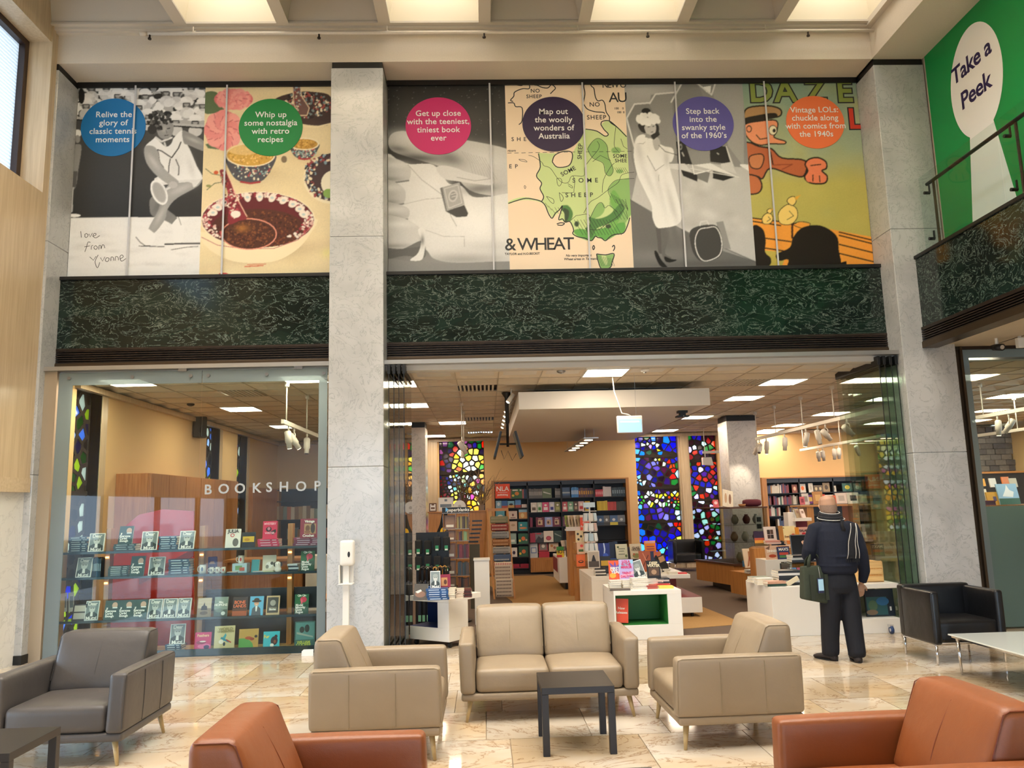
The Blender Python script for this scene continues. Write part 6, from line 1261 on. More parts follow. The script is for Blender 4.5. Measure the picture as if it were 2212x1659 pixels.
# ================================================================== BACK BOOKCASES
def p2x(px, Y, py=1140): return at(px, py, Y=Y).x
YS = 18.95
def zy(py, px=1200, Y=YS): return at(px, py, Y=Y).z
def bookcase(label, x0, x1, xs, shelves, ztop, side=.07):
    t = thing('bookcase', label, 'bookcase', (0, 0, 0)); 
    MB().box(x0-side, x0, YS-.1, 19.28, 0, ztop+.03).build('side', M_OAK, t); MB().box(x1, x1+side, YS-.1, 19.28, 0, ztop+.03).build('side', M_OAK, t)
    MB().box(x0-side, x1+side, YS-.1, 19.28, ztop+.03, ztop+.06).build('cornice', M_OAKX, t); MB().box(x0, x1, YS-.06, YS-.03, ztop-.07, ztop+.03).build('fascia', mat('black_fascia', '#29292d', .4), t)
    MB().box(x0, x1, 19.26, 19.28, 0, ztop).build('back', M_DARKSH, t); MB().box(x0, x1, YS-.05, 19.2, 0, .09).build('plinth', M_BLACK, t)
    e = [x0]+list(xs)+[x1]
    for x in xs: MB().box(x-.015, x+.015, YS-.06, 19.26, .09, ztop).build('upright', M_DARKSH, t)
    for i, (a, b_) in enumerate(zip(e, e[1:])):
        for z in shelves[min(i, len(shelves)-1)]: MB().box(a+.015, b_-.015, YS-.06, 19.26, z-.022, z).build('shelf', M_DARKSH, t)
    return t
X4 = [p2x(v, YS, 1100) for v in (1069, 1140, 1213, 1284, 1353)]
SA = [zy(v, 1105) for v in (1077, 1097, 1121, 1147, 1175, 1203, 1228)]; SB = [zy(v, 1250) for v in (1074, 1104, 1136, 1169, 1202)]
bookcase('long black bookcase with oak sides under the beige wall', X4[0], X4[4], X4[1:4], [SA, SB, SB, SB], 2.12)
MB_ = MB().box(X4[1]+.02, X4[2], YS-.25, YS-.065, zy(1233), zy(1203)-.0); t = thing('drawer_base', 'oak drawer box projecting at the foot of the long bookcase', 'drawer', (0, 0, 0)); MB_.build('box', M_OAKX, t); MB().box(X4[1]+.04, X4[2]-.02, YS-.262, YS-.25, zy(1231), zy(1206)).build('front', M_OAK, t)
def face(px0, px1, py0, py1, col, label, art=(), title=None, row=None, grp=None, Y=YS-.02, lean=.1):
    return bk(px0, px1, py0, py1, Y, col, label, art, title, row, lean, 0, .02, 0, grp)
t = thing('publisher_sign', 'orange square sign with white lettering at the bookcase corner', 'sign', (0, 0, 0))
a = at(1070, 1077, Y=YS-.08); b_ = at(1101, 1045, Y=YS-.08); MB().box(a.x, b_.x, YS-.10, YS-.085, a.z, b_.z).build('board', mat('orange_sign', '#e8502a', .5), t)
text('lettering', 'NLA', t, .155, TW, ((a.x+b_.x)/2, YS-.1015, a.z+.22), bold=.002); text('lettering', 'publishing', t, .062, TW, ((a.x+b_.x)/2, YS-.1015, a.z+.085), bold=.001)
MB().box(a.x+.06, b_.x-.06, YS-.1015, YS-.1005, a.z+.135, a.z+.142).build('rule', TW, t)
r1, r2, r3, r4, r5, r6, r7 = SA
S = 'of the first bookcase bay'
face(1105, 1128, 1056, 1077, '#3a6a3a', 'green picture book with orange figures on the top row '+S, [('e', .5, .5, .2, .2, '#e08a3a'), ('e', .15, .3, .12, .12, '#e8c84a'), ('r', .1, .6, .78, .92, '#f0ece0'), ('e', .85, .85, .1, .1, '#f4f0e8')], None, r1)
pspines(1128, 1139, 1057, 1077, YS, 3, ('#c05a4a', '#2c3a54', '#2c3a54'), 'short spine beside the green picture book, top row '+S, 'spines beside the green picture book', r1)
pspines(1101, 1105, 1056, 1077, YS, 2, ('#d8705a',), 'salmon spine between the orange sign and the picture book', 'salmon spines by the orange sign', r1)
face(1071, 1083, 1081, 1097, '#8fb8cc', 'pale blue book with a round emblem, second row '+S, [('e', .5, .55, .25, .25, '#dce8ec')], None, r2); face(1084, 1096, 1081, 1097, '#3a6aa8', 'blue and red picture book, second row '+S, [('r', 0, 1, 0, .3, '#b8503a')], None, r2)
face(1097, 1111, 1082, 1097, '#7ab0c8', 'book with a dark camel on pale blue, second row '+S, [('r', 0, 1, 0, .4, '#c89a50'), ('e', .5, .5, .3, .14, '#2a2420')], None, r2); face(1113, 1125, 1080, 1097, '#5a90c8', 'sky blue book with red foot, second row '+S, [('r', 0, 1, 0, .35, '#a8483a')], None, r2); face(1127, 1138, 1090, 1097, '#d8c8c0', 'small pale booklet ending the second row '+S, (), None, r2)
face(1071, 1090, 1103, 1121, '#5aa8b8', 'turquoise seaside book on the third row '+S, [('e', .5, .35, .3, .2, '#e8e0d0')], None, r3); face(1099, 1117, 1104, 1121, '#d8c4b4', 'cream book with a drawn head on the third row '+S, [('e', .5, .5, .12, .16, '#7a4a48'), ('r', .2, .8, .1, .2, '#7a5a58')], None, r3); face(1121, 1140, 1101, 1121, '#d89a54', 'orange desert picture book on the third row '+S, [('r', 0, 1, .7, 1, '#9ac0d0'), ('e', .4, .35, .2, .25, '#e8cc8a')], None, r3)
face(1100, 1117, 1126, 1147, '#d8c0a8', 'buff book with faint drawing on the fourth row '+S, [('e', .5, .6, .25, .12, '#b89a7c')], None, r4); face(1120, 1140, 1128, 1147, '#2f9498', 'teal book with orange shapes on the fourth row '+S, [('e', .5, .3, .4, .12, '#d88a4a'), ('e', .3, .65, .1, .12, '#e8e0c8')], None, r4)
face(1100, 1115, 1152, 1175, '#9ab8b0', 'pale green book on the fifth row '+S, [('r', .2, .8, .2, .4, '#e0e8e0')], None, r5); face(1120, 1141, 1153, 1175, '#2f6a4a', 'dark green picture book with orange and yellow, fifth row '+S, [('e', .5, .5, .2, .2, '#e07a3a'), ('e', .15, .3, .12, .12, '#e8c84a'), ('e', .8, .35, .1, .1, '#e8e0d0')], None, r5)
face(1102, 1117, 1183, 1203, '#e8e4dc', 'white book with a dark oval on the sixth row '+S, [('e', .55, .45, .2, .2, '#3a2a4a')], None, r6); face(1121, 1142, 1181, 1203, '#2a6040', 'dark green picture book with orange and yellow, sixth row '+S, [('e', .5, .5, .2, .2, '#e07a3a'), ('e', .15, .3, .12, .12, '#e8c84a')], None, r6)
pstack(1108, 1122, 1219, 1228, YS, 3, ('#b02a48',), 'crimson book in the first low stack at the foot of the first bay', 'first crimson stack at the bookcase foot', r7); pstack(1123, 1142, 1219, 1228, YS, 3, ('#b8304c',), 'crimson book in the second low stack at the foot of the first bay', 'second crimson stack at the bookcase foot', r7)
s1, s2, s3, s4, s5 = SB
pspines(1142, 1171, 1052, 1073, YS, 10, ('#6a645c',), 'grey-brown matching spine on the top row of the second bay', 'matching grey spines, second bay', s1, mark='#a8a294')
face(1172, 1191, 1052, 1073, '#6c7a5c', 'green-grey forest book on the top row of the second bay', [('p', ((.1, .7), (.9, .45), (.9, .35), (.1, .55)), '#c8c8bc')], None, s1); pspines(1199, 1210, 1051, 1072, YS, 4, ('#6f6860',), 'grey spine after the gap on the top row of the second bay', 'four grey spines, second bay', s1, mark='#a8a294')
face(1215, 1231, 1052, 1074, '#4a6484', 'blue-grey landscape book on the top row of the third bay', [('r', 0, 1, .4, .55, '#a8b4bc'), ('r', 0, 1, 0, .2, '#2c3c50')], None, s1); pspines(1234, 1249, 1050, 1072, YS, 5, ('#4a8ac8',), 'bright blue spine on the top row of the third bay', 'bright blue spines, third bay', s1, mark='#c8dcec')
pspines(1250, 1283, 1052, 1072, YS, 7, ('#5a3a48', '#6a4a3a'), 'plum and yellow spine on the top row of the third bay', 'plum spines, third bay', s1, mark='#d0922a')
pspines(1286, 1302, 1055, 1071, YS, 4, ('#c8404a',), 'red spine on the top row of the fourth bay', 'red spines, fourth bay', s1, mark='#e89a9c'); pspines(1303, 1320, 1049, 1071, YS, 4, ('#cfc6c4',), 'white spine on the top row of the fourth bay', 'white spines, fourth bay', s1); pspines(1322, 1350, 1050, 1070, YS, 6, ('#2a3a44', '#33464e'), 'dark slate spine on the top row of the fourth bay', 'dark slate spines, fourth bay', s1, mark='#7c8c94')
row2 = [(1147, 1160, '#dcd4c8', 'white book with a small statue'), (1161, 1171, '#c8d4c0', 'pale book with a green leaf'), (1172, 1186, '#d85a84', 'pink floral book'), (1187, 1198, '#d8d4e0', 'white book with a blue square'), (1199, 1211, '#8a8a58', 'olive book'), (1215, 1226, '#d86a70', 'coral spotted book'), (1227, 1239, '#7aa888', 'sage green book'), (1240, 1249, '#5a4238', 'brown book'), (1250, 1262, '#e0c0bc', 'white and red lettered book'), (1264, 1275, '#d8b43a', 'yellow and blue book')]
for i, (a, b_, c_, l) in enumerate(row2): face(a, b_-.6, 1083, 1104, c_, l+' on the second row of the long bookcase', [('r', .2, .8, .2, .5, ('#6a5a4a', '#4a8a4a', '#f4e8ec', '#3a3a8a', '#b8b878', '#f0e0d8', '#c8dcc8', '#a89078', '#c83a3a', '#3a5a9a')[i]), ('e', .5, .7, .2, .1, '#efe8dc')], None, s2)
pspines(1290, 1312, 1083, 1104, YS, 5, ('#d0b02a', '#dcbc34'), 'yellow spine on the second row of the fourth bay', 'yellow spines, fourth bay', s2); pspines(1313, 1331, 1085, 1104, YS, 4, ('#c0443c',), 'brick red spine on the second row of the fourth bay', 'brick red spines, fourth bay', s2); pspines(1332, 1352, 1085, 1104, YS, 4, ('#4a463a',), 'dark olive spine ending the second row of the fourth bay', 'olive spines, fourth bay', s2)
for i, (a, b_, c_, d_) in enumerate(((1158, 1175, '#6e2238', 'first'), (1177, 1193, '#98a4d8', ''), (1194, 1211, '#742840', 'second'), (1216, 1232, '#7c4a60', ''))):
    face(a, b_, 1115, 1136, c_, (('first maroon book', 'lavender book', 'second maroon book', 'faded mauve book')[i])+' with a framed brown picture, third row of the long bookcase', [('r', .25, .8, .2, .72, '#c8a888'), ('e', .45, .45, .12, .14, '#5a3a34'), ('r', .3, .7, .8, .86, '#e8d8d0')], None, s3)
pspines(1145, 1150, 1115, 1136, YS, 2, ('#8a2a48',), 'maroon spine starting the third row of the second bay', 'maroon spines, second bay', s3)
for i, (a, b_, c_) in enumerate(((1290, 1304, '#3a5a80'), (1305, 1316, '#6c6c6c'), (1318, 1334, '#4a6a94'), (1335, 1350, '#7a8088'))): face(a, b_, 1109, 1130, c_, ('navy mountain book', 'grey photograph book', 'blue book with a yellow foot', 'grey dog book')[i]+' on the third row of the fourth bay', [('r', 0, 1, 0, .3, ('#22344c', '#3a3a3a', '#c8b43a', '#2a2a2e')[i]), ('e', .5, .55, .2, .14, '#d0d4d4')], None, s3)
pspines(1145, 1156, 1148, 1169, YS, 5, ('#b83a52',), 'rose red spine starting the fourth row of the second bay', 'rose spines, second bay', s4)
face(1157, 1174, 1148, 1169, '#7c7c80', 'grey mountain photograph book on the fourth row', [('p', ((0, .2), (.4, .65), (.7, .4), (1, .55), (1, 0), (0, 0)), '#3c3c40'), ('r', .1, .7, .82, .94, '#c03a4a')], None, s4); face(1175, 1195, 1145, 1169, '#ece2d4', 'white book with a round pink fruit on the fourth row', [('e', .5, .35, .28, .2, '#b03a50'), ('e', .5, .35, .2, .14, '#c85a6a')], None, s4); face(1197, 1214, 1145, 1169, '#3a5048', 'dark green leafy book on the fourth row', [('p', ((.1, .8), (.9, .5), (.9, .42), (.1, .68)), '#8c9c90')], None, s4)
face(1145, 1161, 1168, 1200, '#c8d4dc', 'white book with blue lettering on the fifth row', [('r', .15, .85, .3, .7, '#6a8ac0'), ('r', .25, .75, .36, .64, '#dce4ea')], None, s5); pstack(1164, 1186, 1189, 1202, YS-.02, 4, ('#c03a50',), 'red book in the stack on the fifth row of the long bookcase', 'red stack on the fifth row', s5); face(1164, 1183, 1168, 1189, '#b84a54', 'red and grey floral book standing on the red stack', [('r', .12, .88, .12, .88, '#8a8480'), ('e', .5, .5, .18, .18, '#e8e4dc')], None, s5+.15); face(1186, 1206, 1169, 1190, '#e0cdb0', 'cream floral book at the end of the fifth row', [('e', .3, .6, .14, .14, '#c88a4a'), ('e', .6, .4, .14, .14, '#a86a5a')], None, s5+.13)
# shorter bookcase against the beige wall past the column
X5 = [p2x(v, YS, 1080) for v in (1656, 1727, 1800, 1875)]; SC = [zy(v, 1700) for v in (1065, 1090, 1114, 1140, 1170)]
bookcase('dark bookcase past the marble column behind the man', X5[0], X5[3], X5[1:3], [SC, SC, SC], 2.03, .12)
MX = ('#8a3a34', '#3a4a6a', '#c8bca8', '#6a5a3a', '#2f5a4a', '#a87a4a', '#4a3a5a', '#d0c8bc', '#7a2a3a')
for px0, px1, r_, n_, lab in ((1657, 1669, 0, 4, 'assorted spine starting the top row'), (1669, 1685, 0, 4, 'cream spine of a lettered set on the top row'), (1686, 1706, 0, 6, 'brown-grey spine after the cream set on the top row'), (1658, 1666, 1, 6, 'thin spine starting the second row'), (1671, 1692, 1, 6, 'mixed colour spine mid second row'), (1692, 1724, 1, 9, 'blue, gold or cream spine ending the second row'), (1660, 1684, 2, 6, 'cream or green spine on the third row'), (1700, 1722, 2, 6, 'dark spine at the end of the third row'), (1676, 1724, 3, 12, 'assorted spine on the fourth row')):
    spines(p2x(px0, YS, 1080), p2x(px1, YS, 1080), YS, SC[r_], n_, .17, .23, ('#cfc4b4',) if 'cream spine of' in lab else MX, lab+' of the dark bookcase past the column', lab)
for i, (a, b_, y0, y1, c_, l) in enumerate(((1712, 1722, 1047, 1065, '#8a4a3a', 'red-brown book'), (1728, 1740, 1045, 1064, '#d8cfc4', 'white book with an orange dot'), (1748, 1756, 1044, 1064, '#dcd4c8', 'narrow cream book'), (1759, 1768, 1049, 1064, '#6a5a48', 'small brown badge book'), (1768, 1777, 1049, 1064, '#64564a', 'second small brown badge book'), (1779, 1792, 1044, 1064, '#9a8260', 'tan picture book'), (1799, 1806, 1050, 1063, '#c8c0b4', 'tiny white box book'), (1821, 1841, 1045, 1063, '#245a54', 'teal book with a yellow figure'), (1845, 1860, 1046, 1063, '#4a5048', 'dark photograph book'))):
    bk(a, b_, y0, y1, YS-.02, c_, l+' on the top row of the dark bookcase', [('e', .5, .5, .25, .25, ('#d8b090', '#e8702a', '#b8b0a0', '#c8b48a', '#c8b48a', '#4a3a2a', '#a09888', '#c8b43a', '#b0b0a0')[i])], None, SC[0], .12)

# ================================================================== SHOP TABLES
# corner display cube near the folded doors (turned), blue inside
def rel(A, th): return Matrix.Translation(A) @ Matrix.Rotation(th, 4, 'Z')
PB = Vector((-.445, 9.42, 0)); TH = math.atan2(-.37, .50)
t = thing('display_cube', 'white display cube with a blue open side and castors near the folded doors', 'display table', PB, TH)
L = .60; D_ = .36
b = MB().box(-L, 0, 0, .62, .51, .57).box(-L, 0, 0, D_, .07, .22).box(-.17, 0, 0, D_, .22, .51).box(-L, -.17, D_-.03, D_, .22, .51); b.build('carcass', M_WHITE, t, bevel=.003)
MB().box(-L, -.17, D_-.034, D_-.030, .22, .51).box(-.174, -.17, .004, D_-.03, .22, .51).box(-L, -.17, .004, D_-.03, .22, .224).build('blue_lining', mat('royal_blue', '#10235c', .5), t)
for x, y in ((-.03, .05), (-L+.06, .05), (-.03, D_-.04)): MB().tube([(x-.01, y, .035), (x+.012, y, .035)], .034, 14).build('castor', M_RUB, t, True)
# tall white unit behind it
t = thing('plinth', 'narrow white plinth behind the corner display cube', 'plinth', (-.02, 11.2, 0)); MB().box(-.15, .06, 0, .3, 0, .86).build('body', M_WHITE, t, bevel=.004); MB().box(-.16, .07, -.01, .31, .86, .88).build('cap', M_WHITE, t)
def cube(label, x0, x1, y0, y1, h, lining, holes=(), z0=.03, castors=(), lab2=None):
    """open-sided island: walls of a box with an opening in its front"""
    t = thing('display_island', label, 'display table', (0, 0, 0)); return t
# front island, green inside
t = thing('display_island', 'white display island with a green recess and orange sign', 'display table', (0, 0, 0))
x0, x1, y0, y1, h = 1.50, 2.31, 9.58, 10.45, .565
b = MB().box(x0, x1, y0, y1, h-.05, h).box(x0, x1, y0, y1, .0, .17).box(x1-.17, x1, y0, y1, .17, h-.05).box(x0, x0+.02, y0+.0, y1, .17, h-.05).box(x0, x1, y1-.03, y1, .17, h-.05)
b.build('carcass', M_WHITE, t, bevel=.003)
g = mat('leaf_green', '#2f7a34', .5); MB().box(x0+.02, x1-.17, y0+.45, y0+.46, .17, h-.05).box(x0+.02, x0+.025, y0+.01, y0+.45, .17, h-.05).box(x1-.175, x1-.17, y0+.01, y0+.45, .17, h-.05).box(x0+.025, x1-.175, y0+.01, y0+.45, .17, .174).box(x0+.025, x1-.175, y0+.01, y0+.45, h-.054, h-.05).build('green_lining', g, t)
def notice(label, px0, px1, py0, py1, Y, lines, size, lean=.12, tilt=0.):
    a = at(px0, py1, Y=Y); b_ = at(px1, py0, Y=Y); t = thing('notice', label, 'sign', ((a.x+b_.x)/2, Y, a.z)); t.rotation_euler = (-lean, tilt, 0); w, h = b_.x-a.x, (b_.z-a.z)
    MB().box(-w/2, w/2, 0, .008, 0, h).build('board', mat('coral_sign', '#e8553c', .5), t, bevel=.002)
    for j, l in enumerate(lines): text('lettering', l, t, size, TW, (0, -.0015, h*.60-j*size*1.15), bold=.0006)
    return t
notice('coral sign reading New Releases inside the green recess', 1327, 1355, 1293, 1346, 9.66, ('New', 'Releases'), .042, .08, .06)
# second island
t = thing('display_island', 'larger white display island with a dark red inside behind the green one', 'display table', (0, 0, 0))
x0, x1, y0, y1, h = 1.50, 2.93, 11.55, 13.05, .555
MB().box(x0, x1, y0, y1, h-.055, h).box(x0, x0+.6, y0, y1, .0, h-.055).build('carcass', M_WHITE, t, bevel=.003); MB().box(2.62, 3.0, y0-.3, y1-.2, .06, .27).build('drawer', M_WHITE, t, bevel=.003)
rd = mat('dark_red', '#6a1414', .5); MB().box(2.55, 2.75, y0+.12, y1-.1, .27, h-.055).box(2.62, 3.0, y0-.298, y1-.2, .27, .274).build('red_lining', rd, t)
for y in (y0-.24, y1-.3): MB().tube([(2.85, y, .032), (2.88, y, .032)], .032, 14).build('castor', M_RUB, t, True)
# third island further back
t = thing('display_island', 'white display island with a crimson side far back by the drawer base', 'display table', (0, 0, 0))
ix0, ix1 = 1.37, 1.88; MB().box(ix0, ix1, 15.2, 16.5, .13, .60).build('carcass', M_WHITE, t, bevel=.004); MB().box(ix0-.005, ix0, 15.5, 16.45, .30, .56).build('crimson_lining', mat('crimson', '#7c1420', .5), t); MB().box(ix0+.12, ix1-.02, 15.3, 16.4, 0, .13).build('plinth', M_BLACK, t); MB().box(ix1, ix1+.5, 14.9, 16.0, .12, .58).build('oak_unit', M_OAK, t)
# oak tower with slatted rack and spinner
t = thing('book_tower', 'oak tower with white racks of leaning books by the second island', 'rack', (0, 0, 0)); tx0, tx1 = at(1228, 1150, Y=14.2).x, at(1252, 1150, Y=14.2).x
MB().box(tx0, tx1, 14.2, 14.6, 0, 1.15).build('body', M_OAK, t); MB().box(tx0-.06, tx1+.2, 14.05, 14.25, 1.13, 1.16).box(tx0-.06, tx1+.2, 14.04, 14.06, 1.13, 1.20).build('rack', M_WHITE, t)
for i in range(6): book(tx0+.0+i*.055, 14.14, 1.16, .12, .24, ('#8a9a4a', '#d8ccb8', '#c8b49a', '#e0d8cc', '#b8a88a', '#ddd0c0')[i], ('olive', 'cream', 'sand', 'off-white', 'khaki', 'pale pink')[i]+' slanted magazine in the white rack of the oak tower', [('r', .2, .8, .3, .7, '#a89a84')], None, .012, .15, .9)
notice('orange sign reading New Releases on the oak tower', 1254, 1276, 1117, 1149, 13.9, ('New', 'Releases'), .05, 0, 0)
sp = at(1276, 1165, Y=12.9); t = thing('card_spinner', 'white wire card spinner behind the orange sign', 'rack', (sp.x, 12.9, .556)); MB().tube([(0, 0, 0), (0, 0, .98)], .012, 8).build('pole', M_WHITE, t)
for k in range(5): MB().tube([(.11*math.cos(a), .11*math.sin(a), .28+k*.16) for a in [i*math.pi/6 for i in range(13)]], .005, 5).build('ring', M_WHITE, t)
for i in range(8):
    a = i*math.pi/4; 
    for k in range(4): MB().box(-.035, .035, -.003, 0, 0, .12, T=Matrix.Translation((.115*math.cos(a), .115*math.sin(a), .29+k*.16)) @ Matrix.Rotation(a+PI/2, 4, 'Z') @ Matrix.Rotation(-.15, 4, 'X')).build('card', cmat(RS.choice(('#dfe8ec', '#b8d0dc', '#e8e0d4', '#c8a8a0', '#f0f0ee', '#90b4cc'))), t)
MB().box(-.1, .09, -.02, .02, .98, 1.06).build('header', cmat('#d4e8f0'), t)
ZF, Z2, ZL = .565, .555, .57
# books on the corner cube (local placing in world units)
Yc = 9.05
pstack(921, 968, 1261, 1285, 9.22, 5, ('#1f4a80', '#24548c'), 'royal blue book in the stack on the corner display cube', 'blue stack on the corner cube', ZL, d=.16, band='#c8d8ec'); pstack(905, 938, 1253, 1278, 9.36, 5, ('#1f4a80', '#1c4274'), 'blue book in the rear stack on the corner display cube', 'rear blue stack on the corner cube', ZL, d=.15, band='#c8d8ec')
pstack(968, 983, 1261, 1284, 9.25, 5, ('#d8cdb8',), 'cream page-edge book beside the blue stack on the corner cube', 'cream stack on the corner cube', ZL, d=.16, rz=PI); pstack(985, 1001, 1262, 1282, 9.3, 5, ('#c8bca6', '#b0603c'), 'tan page-edge book in the narrow stack on the corner cube', 'tan stack on the corner cube', ZL, d=.16, rz=PI); pstack(1002, 1018, 1261, 1278, 9.38, 5, ('#5a2a24', '#3a2420'), 'dark red banded book in the end stack on the corner cube', 'dark red stack on the corner cube', ZL, d=.16)
bk(930, 951, 1222, 1259, 9.3, '#e9e9e4', 'grey portrait book with white border on the blue stack of the corner cube', M_, [('Mutzi', .5, .1, .04, 'w')], ZL+.12, .25, .1); bk(951, 973, 1232, 1259, 9.42, '#8a2440', 'maroon crochet book behind the portrait book on the corner cube', [('r', .1, .7, .1, .75, '#c08a5a'), ('e', .5, .4, .15, .2, '#5a3426')], None, ZL+.12, .25, .1)
bk(891, 922, 1246, 1280, 9.28, '#54504a', 'dark picture book with white brush lettering on the corner cube', [('e', .5, .35, .4, .2, '#8a6a58'), ('p', ((.1, .5), (.5, .65), (.6, .55), (.3, .4)), '#e0dcd4')], None, ZL, .25, -.35)
# front island
pstack(1318, 1342, 1254, 1273, 9.75, 4, ('#d8d4cc',), 'white page-edge book in the first front stack of the green island', 'first front stack of the green island', ZF, rz=PI); pstack(1344, 1366, 1252, 1270, 9.85, 4, ('#cfd0cc',), 'white page-edge book in the second front stack of the green island', 'second front stack of the green island', ZF, rz=PI); pstack(1366, 1399, 1250, 1274, 9.72, 6, ('#e4e0dc',), 'white page-edge book in the tallest front stack of the green island', 'tallest front stack of the green island', ZF, rz=PI); pstack(1407, 1433, 1246, 1262, 9.95, 5, ('#dccfc8',), 'pinkish page-edge book in the end stack of the green island', 'end stack of the green island', ZF, rz=PI)
pstack(1318, 1362, 1274, 1278, 9.62, 1, ('#5a5048',), 'dark book lying flat at the front edge of the green island', 'flat dark book', ZF, d=.1); pstack(1398, 1420, 1267, 1275, 9.72, 2, ('#a84a3c',), 'brick red book lying flat on the green island', 'flat brick red books', ZF, d=.14); pstack(1416, 1448, 1262, 1269, 9.85, 2, ('#c23a34',), 'red book lying flat on the green island', 'flat red books', ZF, d=.14); pstack(1424, 1455, 1269, 1274, 9.7, 1, ('#e0cf5a',), 'yellow book lying flat on the green island corner', 'flat yellow book', ZF, d=.13)
zt = ZF+.10
stack(1.70, 10.05, ZF, 5, .15, .2, .02, ('#d8d2c8',), 'white book hidden under the red-orange cover on the green island', 'stack under the red-orange cover', rz=PI); stack(1.86, 10.05, ZF, 5, .15, .2, .02, ('#e8dcd8',), 'white book under the lilac cover on the green island', 'stack under the lilac cover', rz=PI); stack(2.02, 10.05, ZF, 5, .15, .2, .02, ('#e4e4e0',), 'white book under the tilted portrait book on the green island', 'stack under the tilted portrait', rz=PI); stack(2.19, 10.05, ZF, 5, .15, .2, .02, ('#1c1a1a', '#cfc8c0'), 'dark book under the black cover on the green island', 'stack under the black cover')
bk(1316, 1342, 1211, 1251, 10.0, '#e2542a', 'red-orange book with white starburst lettering on the green island', [('p', ((.5, 1), (.62, .7), (1, .95), (.75, .6), (1, .2), (.55, .45), (.1, 0), (.3, .5), (0, .95), (.4, .72)), '#6a4a9a'), ('e', .3, .2, .25, .14, '#e8a83a')], [('FIRST', .5, .55, .055, 'w'), ('YEAR', .55, .38, .055, 'w')], zt, .2, -.12)
bk(1339, 1368, 1206, 1248, 9.97, '#b9a8d8', 'lilac book with bold pink four-line lettering on the green island', [('p', ((0, .7), (1, 1), (1, .8), (0, .5)), '#8fc0e0'), ('p', ((0, .2), (1, .4), (1, .25), (0, .05)), '#e8b8d0')], [('LOLA', .5, .88, .043, '#d02a6a'), ('IN THE', .5, .74, .04, '#d02a6a'), ('MIRROR', .5, .60, .04, '#d02a6a'), ('TRENT', .5, .30, .04, '#d02a6a'), ('DALTON', .5, .13, .04, '#d02a6a')], zt, .18)
bk(1371, 1396, 1208, 1247, 10.0, '#e9e9e4', 'white-framed portrait book tilted sideways on the green island', M_, [('Mutzi', .6, .1, .045, 'w')], zt, .22, .15, tilt=-.26); bk(1399, 1426, 1205, 1243, 9.98, '#1d1b1b', 'black book with cream capitals over a photograph on the green island', [('r', .1, .9, .15, .6, '#5a4434'), ('e', .5, .35, .2, .14, '#a8886a')], [('DEEP', .5, .84, .048, '#efe2c0'), ('WATER', .5, .70, .048, '#efe2c0')], zt, .15, .05)
# second island
Y2 = 11.75
stack(1.66, Y2+.05, Z2, 5, .16, .18, .022, ('#2a2624', '#d8d2c8'), 'dark spined book under the castle cover, second island', 'stack under the castle cover'); bk(1271, 1295, 1193, 1230, Y2, '#cfc8bc', 'pale-framed book with a dark hill silhouette on the second island', [('r', .06, .94, .06, .94, '#a89c8c'), ('r', .06, .94, .06, .4, '#4a4038'), ('p', ((.3, .4), (.7, .4), (.55, .75), (.45, .75)), '#1c1a18')], None, Z2+.11, .15)
bk(1297, 1319, 1203, 1240, Y2+.1, '#22242a', 'black book with a yellow lettering patch on the second island', [('r', .12, .88, .45, .75, '#c8a02a'), ('r', .1, .9, .1, .3, '#3a4048')], None, Z2+.02, .15)
stack(1.86, Y2+.45, Z2, 6, .22, .18, .035, ('#1f3a8a', '#24429a'), 'deep blue book in the tall stack on the second island', 'deep blue stack on the second island', band='#9ab0e0'); bk(1293, 1316, 1155, 1188, Y2+.4, '#1c2f7c', 'deep blue book with a white arc on top of the blue stack', [('p', ((.3, .0), (.45, .3), (.5, .6), (.45, 1), (.55, 1), (.62, .6), (.55, .3), (.4, 0)), '#c8d8f4'), ('e', .6, .2, .25, .15, '#3a5ac0')], None, Z2+.215, .15)
bk(1316, 1327, 1155, 1190, Y2+.48, '#10182e', 'narrow navy book beside the deep blue cover', (), None, Z2+.21, .1)
zz = Z2+.20
for x in (2.05, 2.22): stack(x, Y2+.42, Z2, 6, .16, .18, .033, ('#6a3a4a', '#d8ccc0', '#4a4038'), 'mixed book in the pile under the cream covers, second island', 'pile under the cream covers')
bk(1331, 1355, 1157, 1189, Y2+.4, '#d4d0b4', 'cream-green book with dark handwritten lettering, second island', [('e', .2, .8, .1, .06, '#4a5a3a'), ('e', .85, .2, .1, .1, '#6a7a4a'), ('r', .2, .75, .3, .34, '#4a5040'), ('r', .25, .7, .5, .54, '#4a5040'), ('r', .2, .8, .66, .70, '#4a5040')], None, zz, .18, .1); bk(1325, 1333, 1152, 1189, Y2+.5, '#22304a', 'navy spine behind the cream-green book', (), None, zz, .1)
bk(1362, 1386, 1159, 1191, Y2+.38, '#cfc0a4', 'buff botanical book titled in dark capitals, second island', [('e', .5, .2, .35, .16, '#8a8a5a'), ('e', .3, .3, .1, .08, '#b86a4a')], [('GLASS', .5, .72, .045, '#5a4434'), ('HOUSE', .5, .58, .045, '#5a4434')], zz, .18, .12); bk(1356, 1364, 1166, 1191, Y2+.46, '#3a2a2a', 'dark spine behind the buff botanical book', (), None, zz, .1)
bk(1394, 1417, 1153, 1187, Y2+.45, '#e8842a', 'orange book with a purple-lettered cover, second island', [('r', .05, .95, .84, .98, '#d8a8a0'), ('r', .08, .92, .06, .18, '#e0b0a8'), ('r', .15, .85, .3, .36, '#8a3a6a'), ('r', .15, .85, .45, .51, '#8a3a6a'), ('r', .15, .85, .6, .66, '#8a3a6a')], None, zz+.02, .2, .12); stack(2.42, Y2+.5, Z2, 5, .17, .18, .04, ('#d8702a', '#e08a3a'), 'orange book in the pile under the orange cover, second island', 'orange pile on the second island')
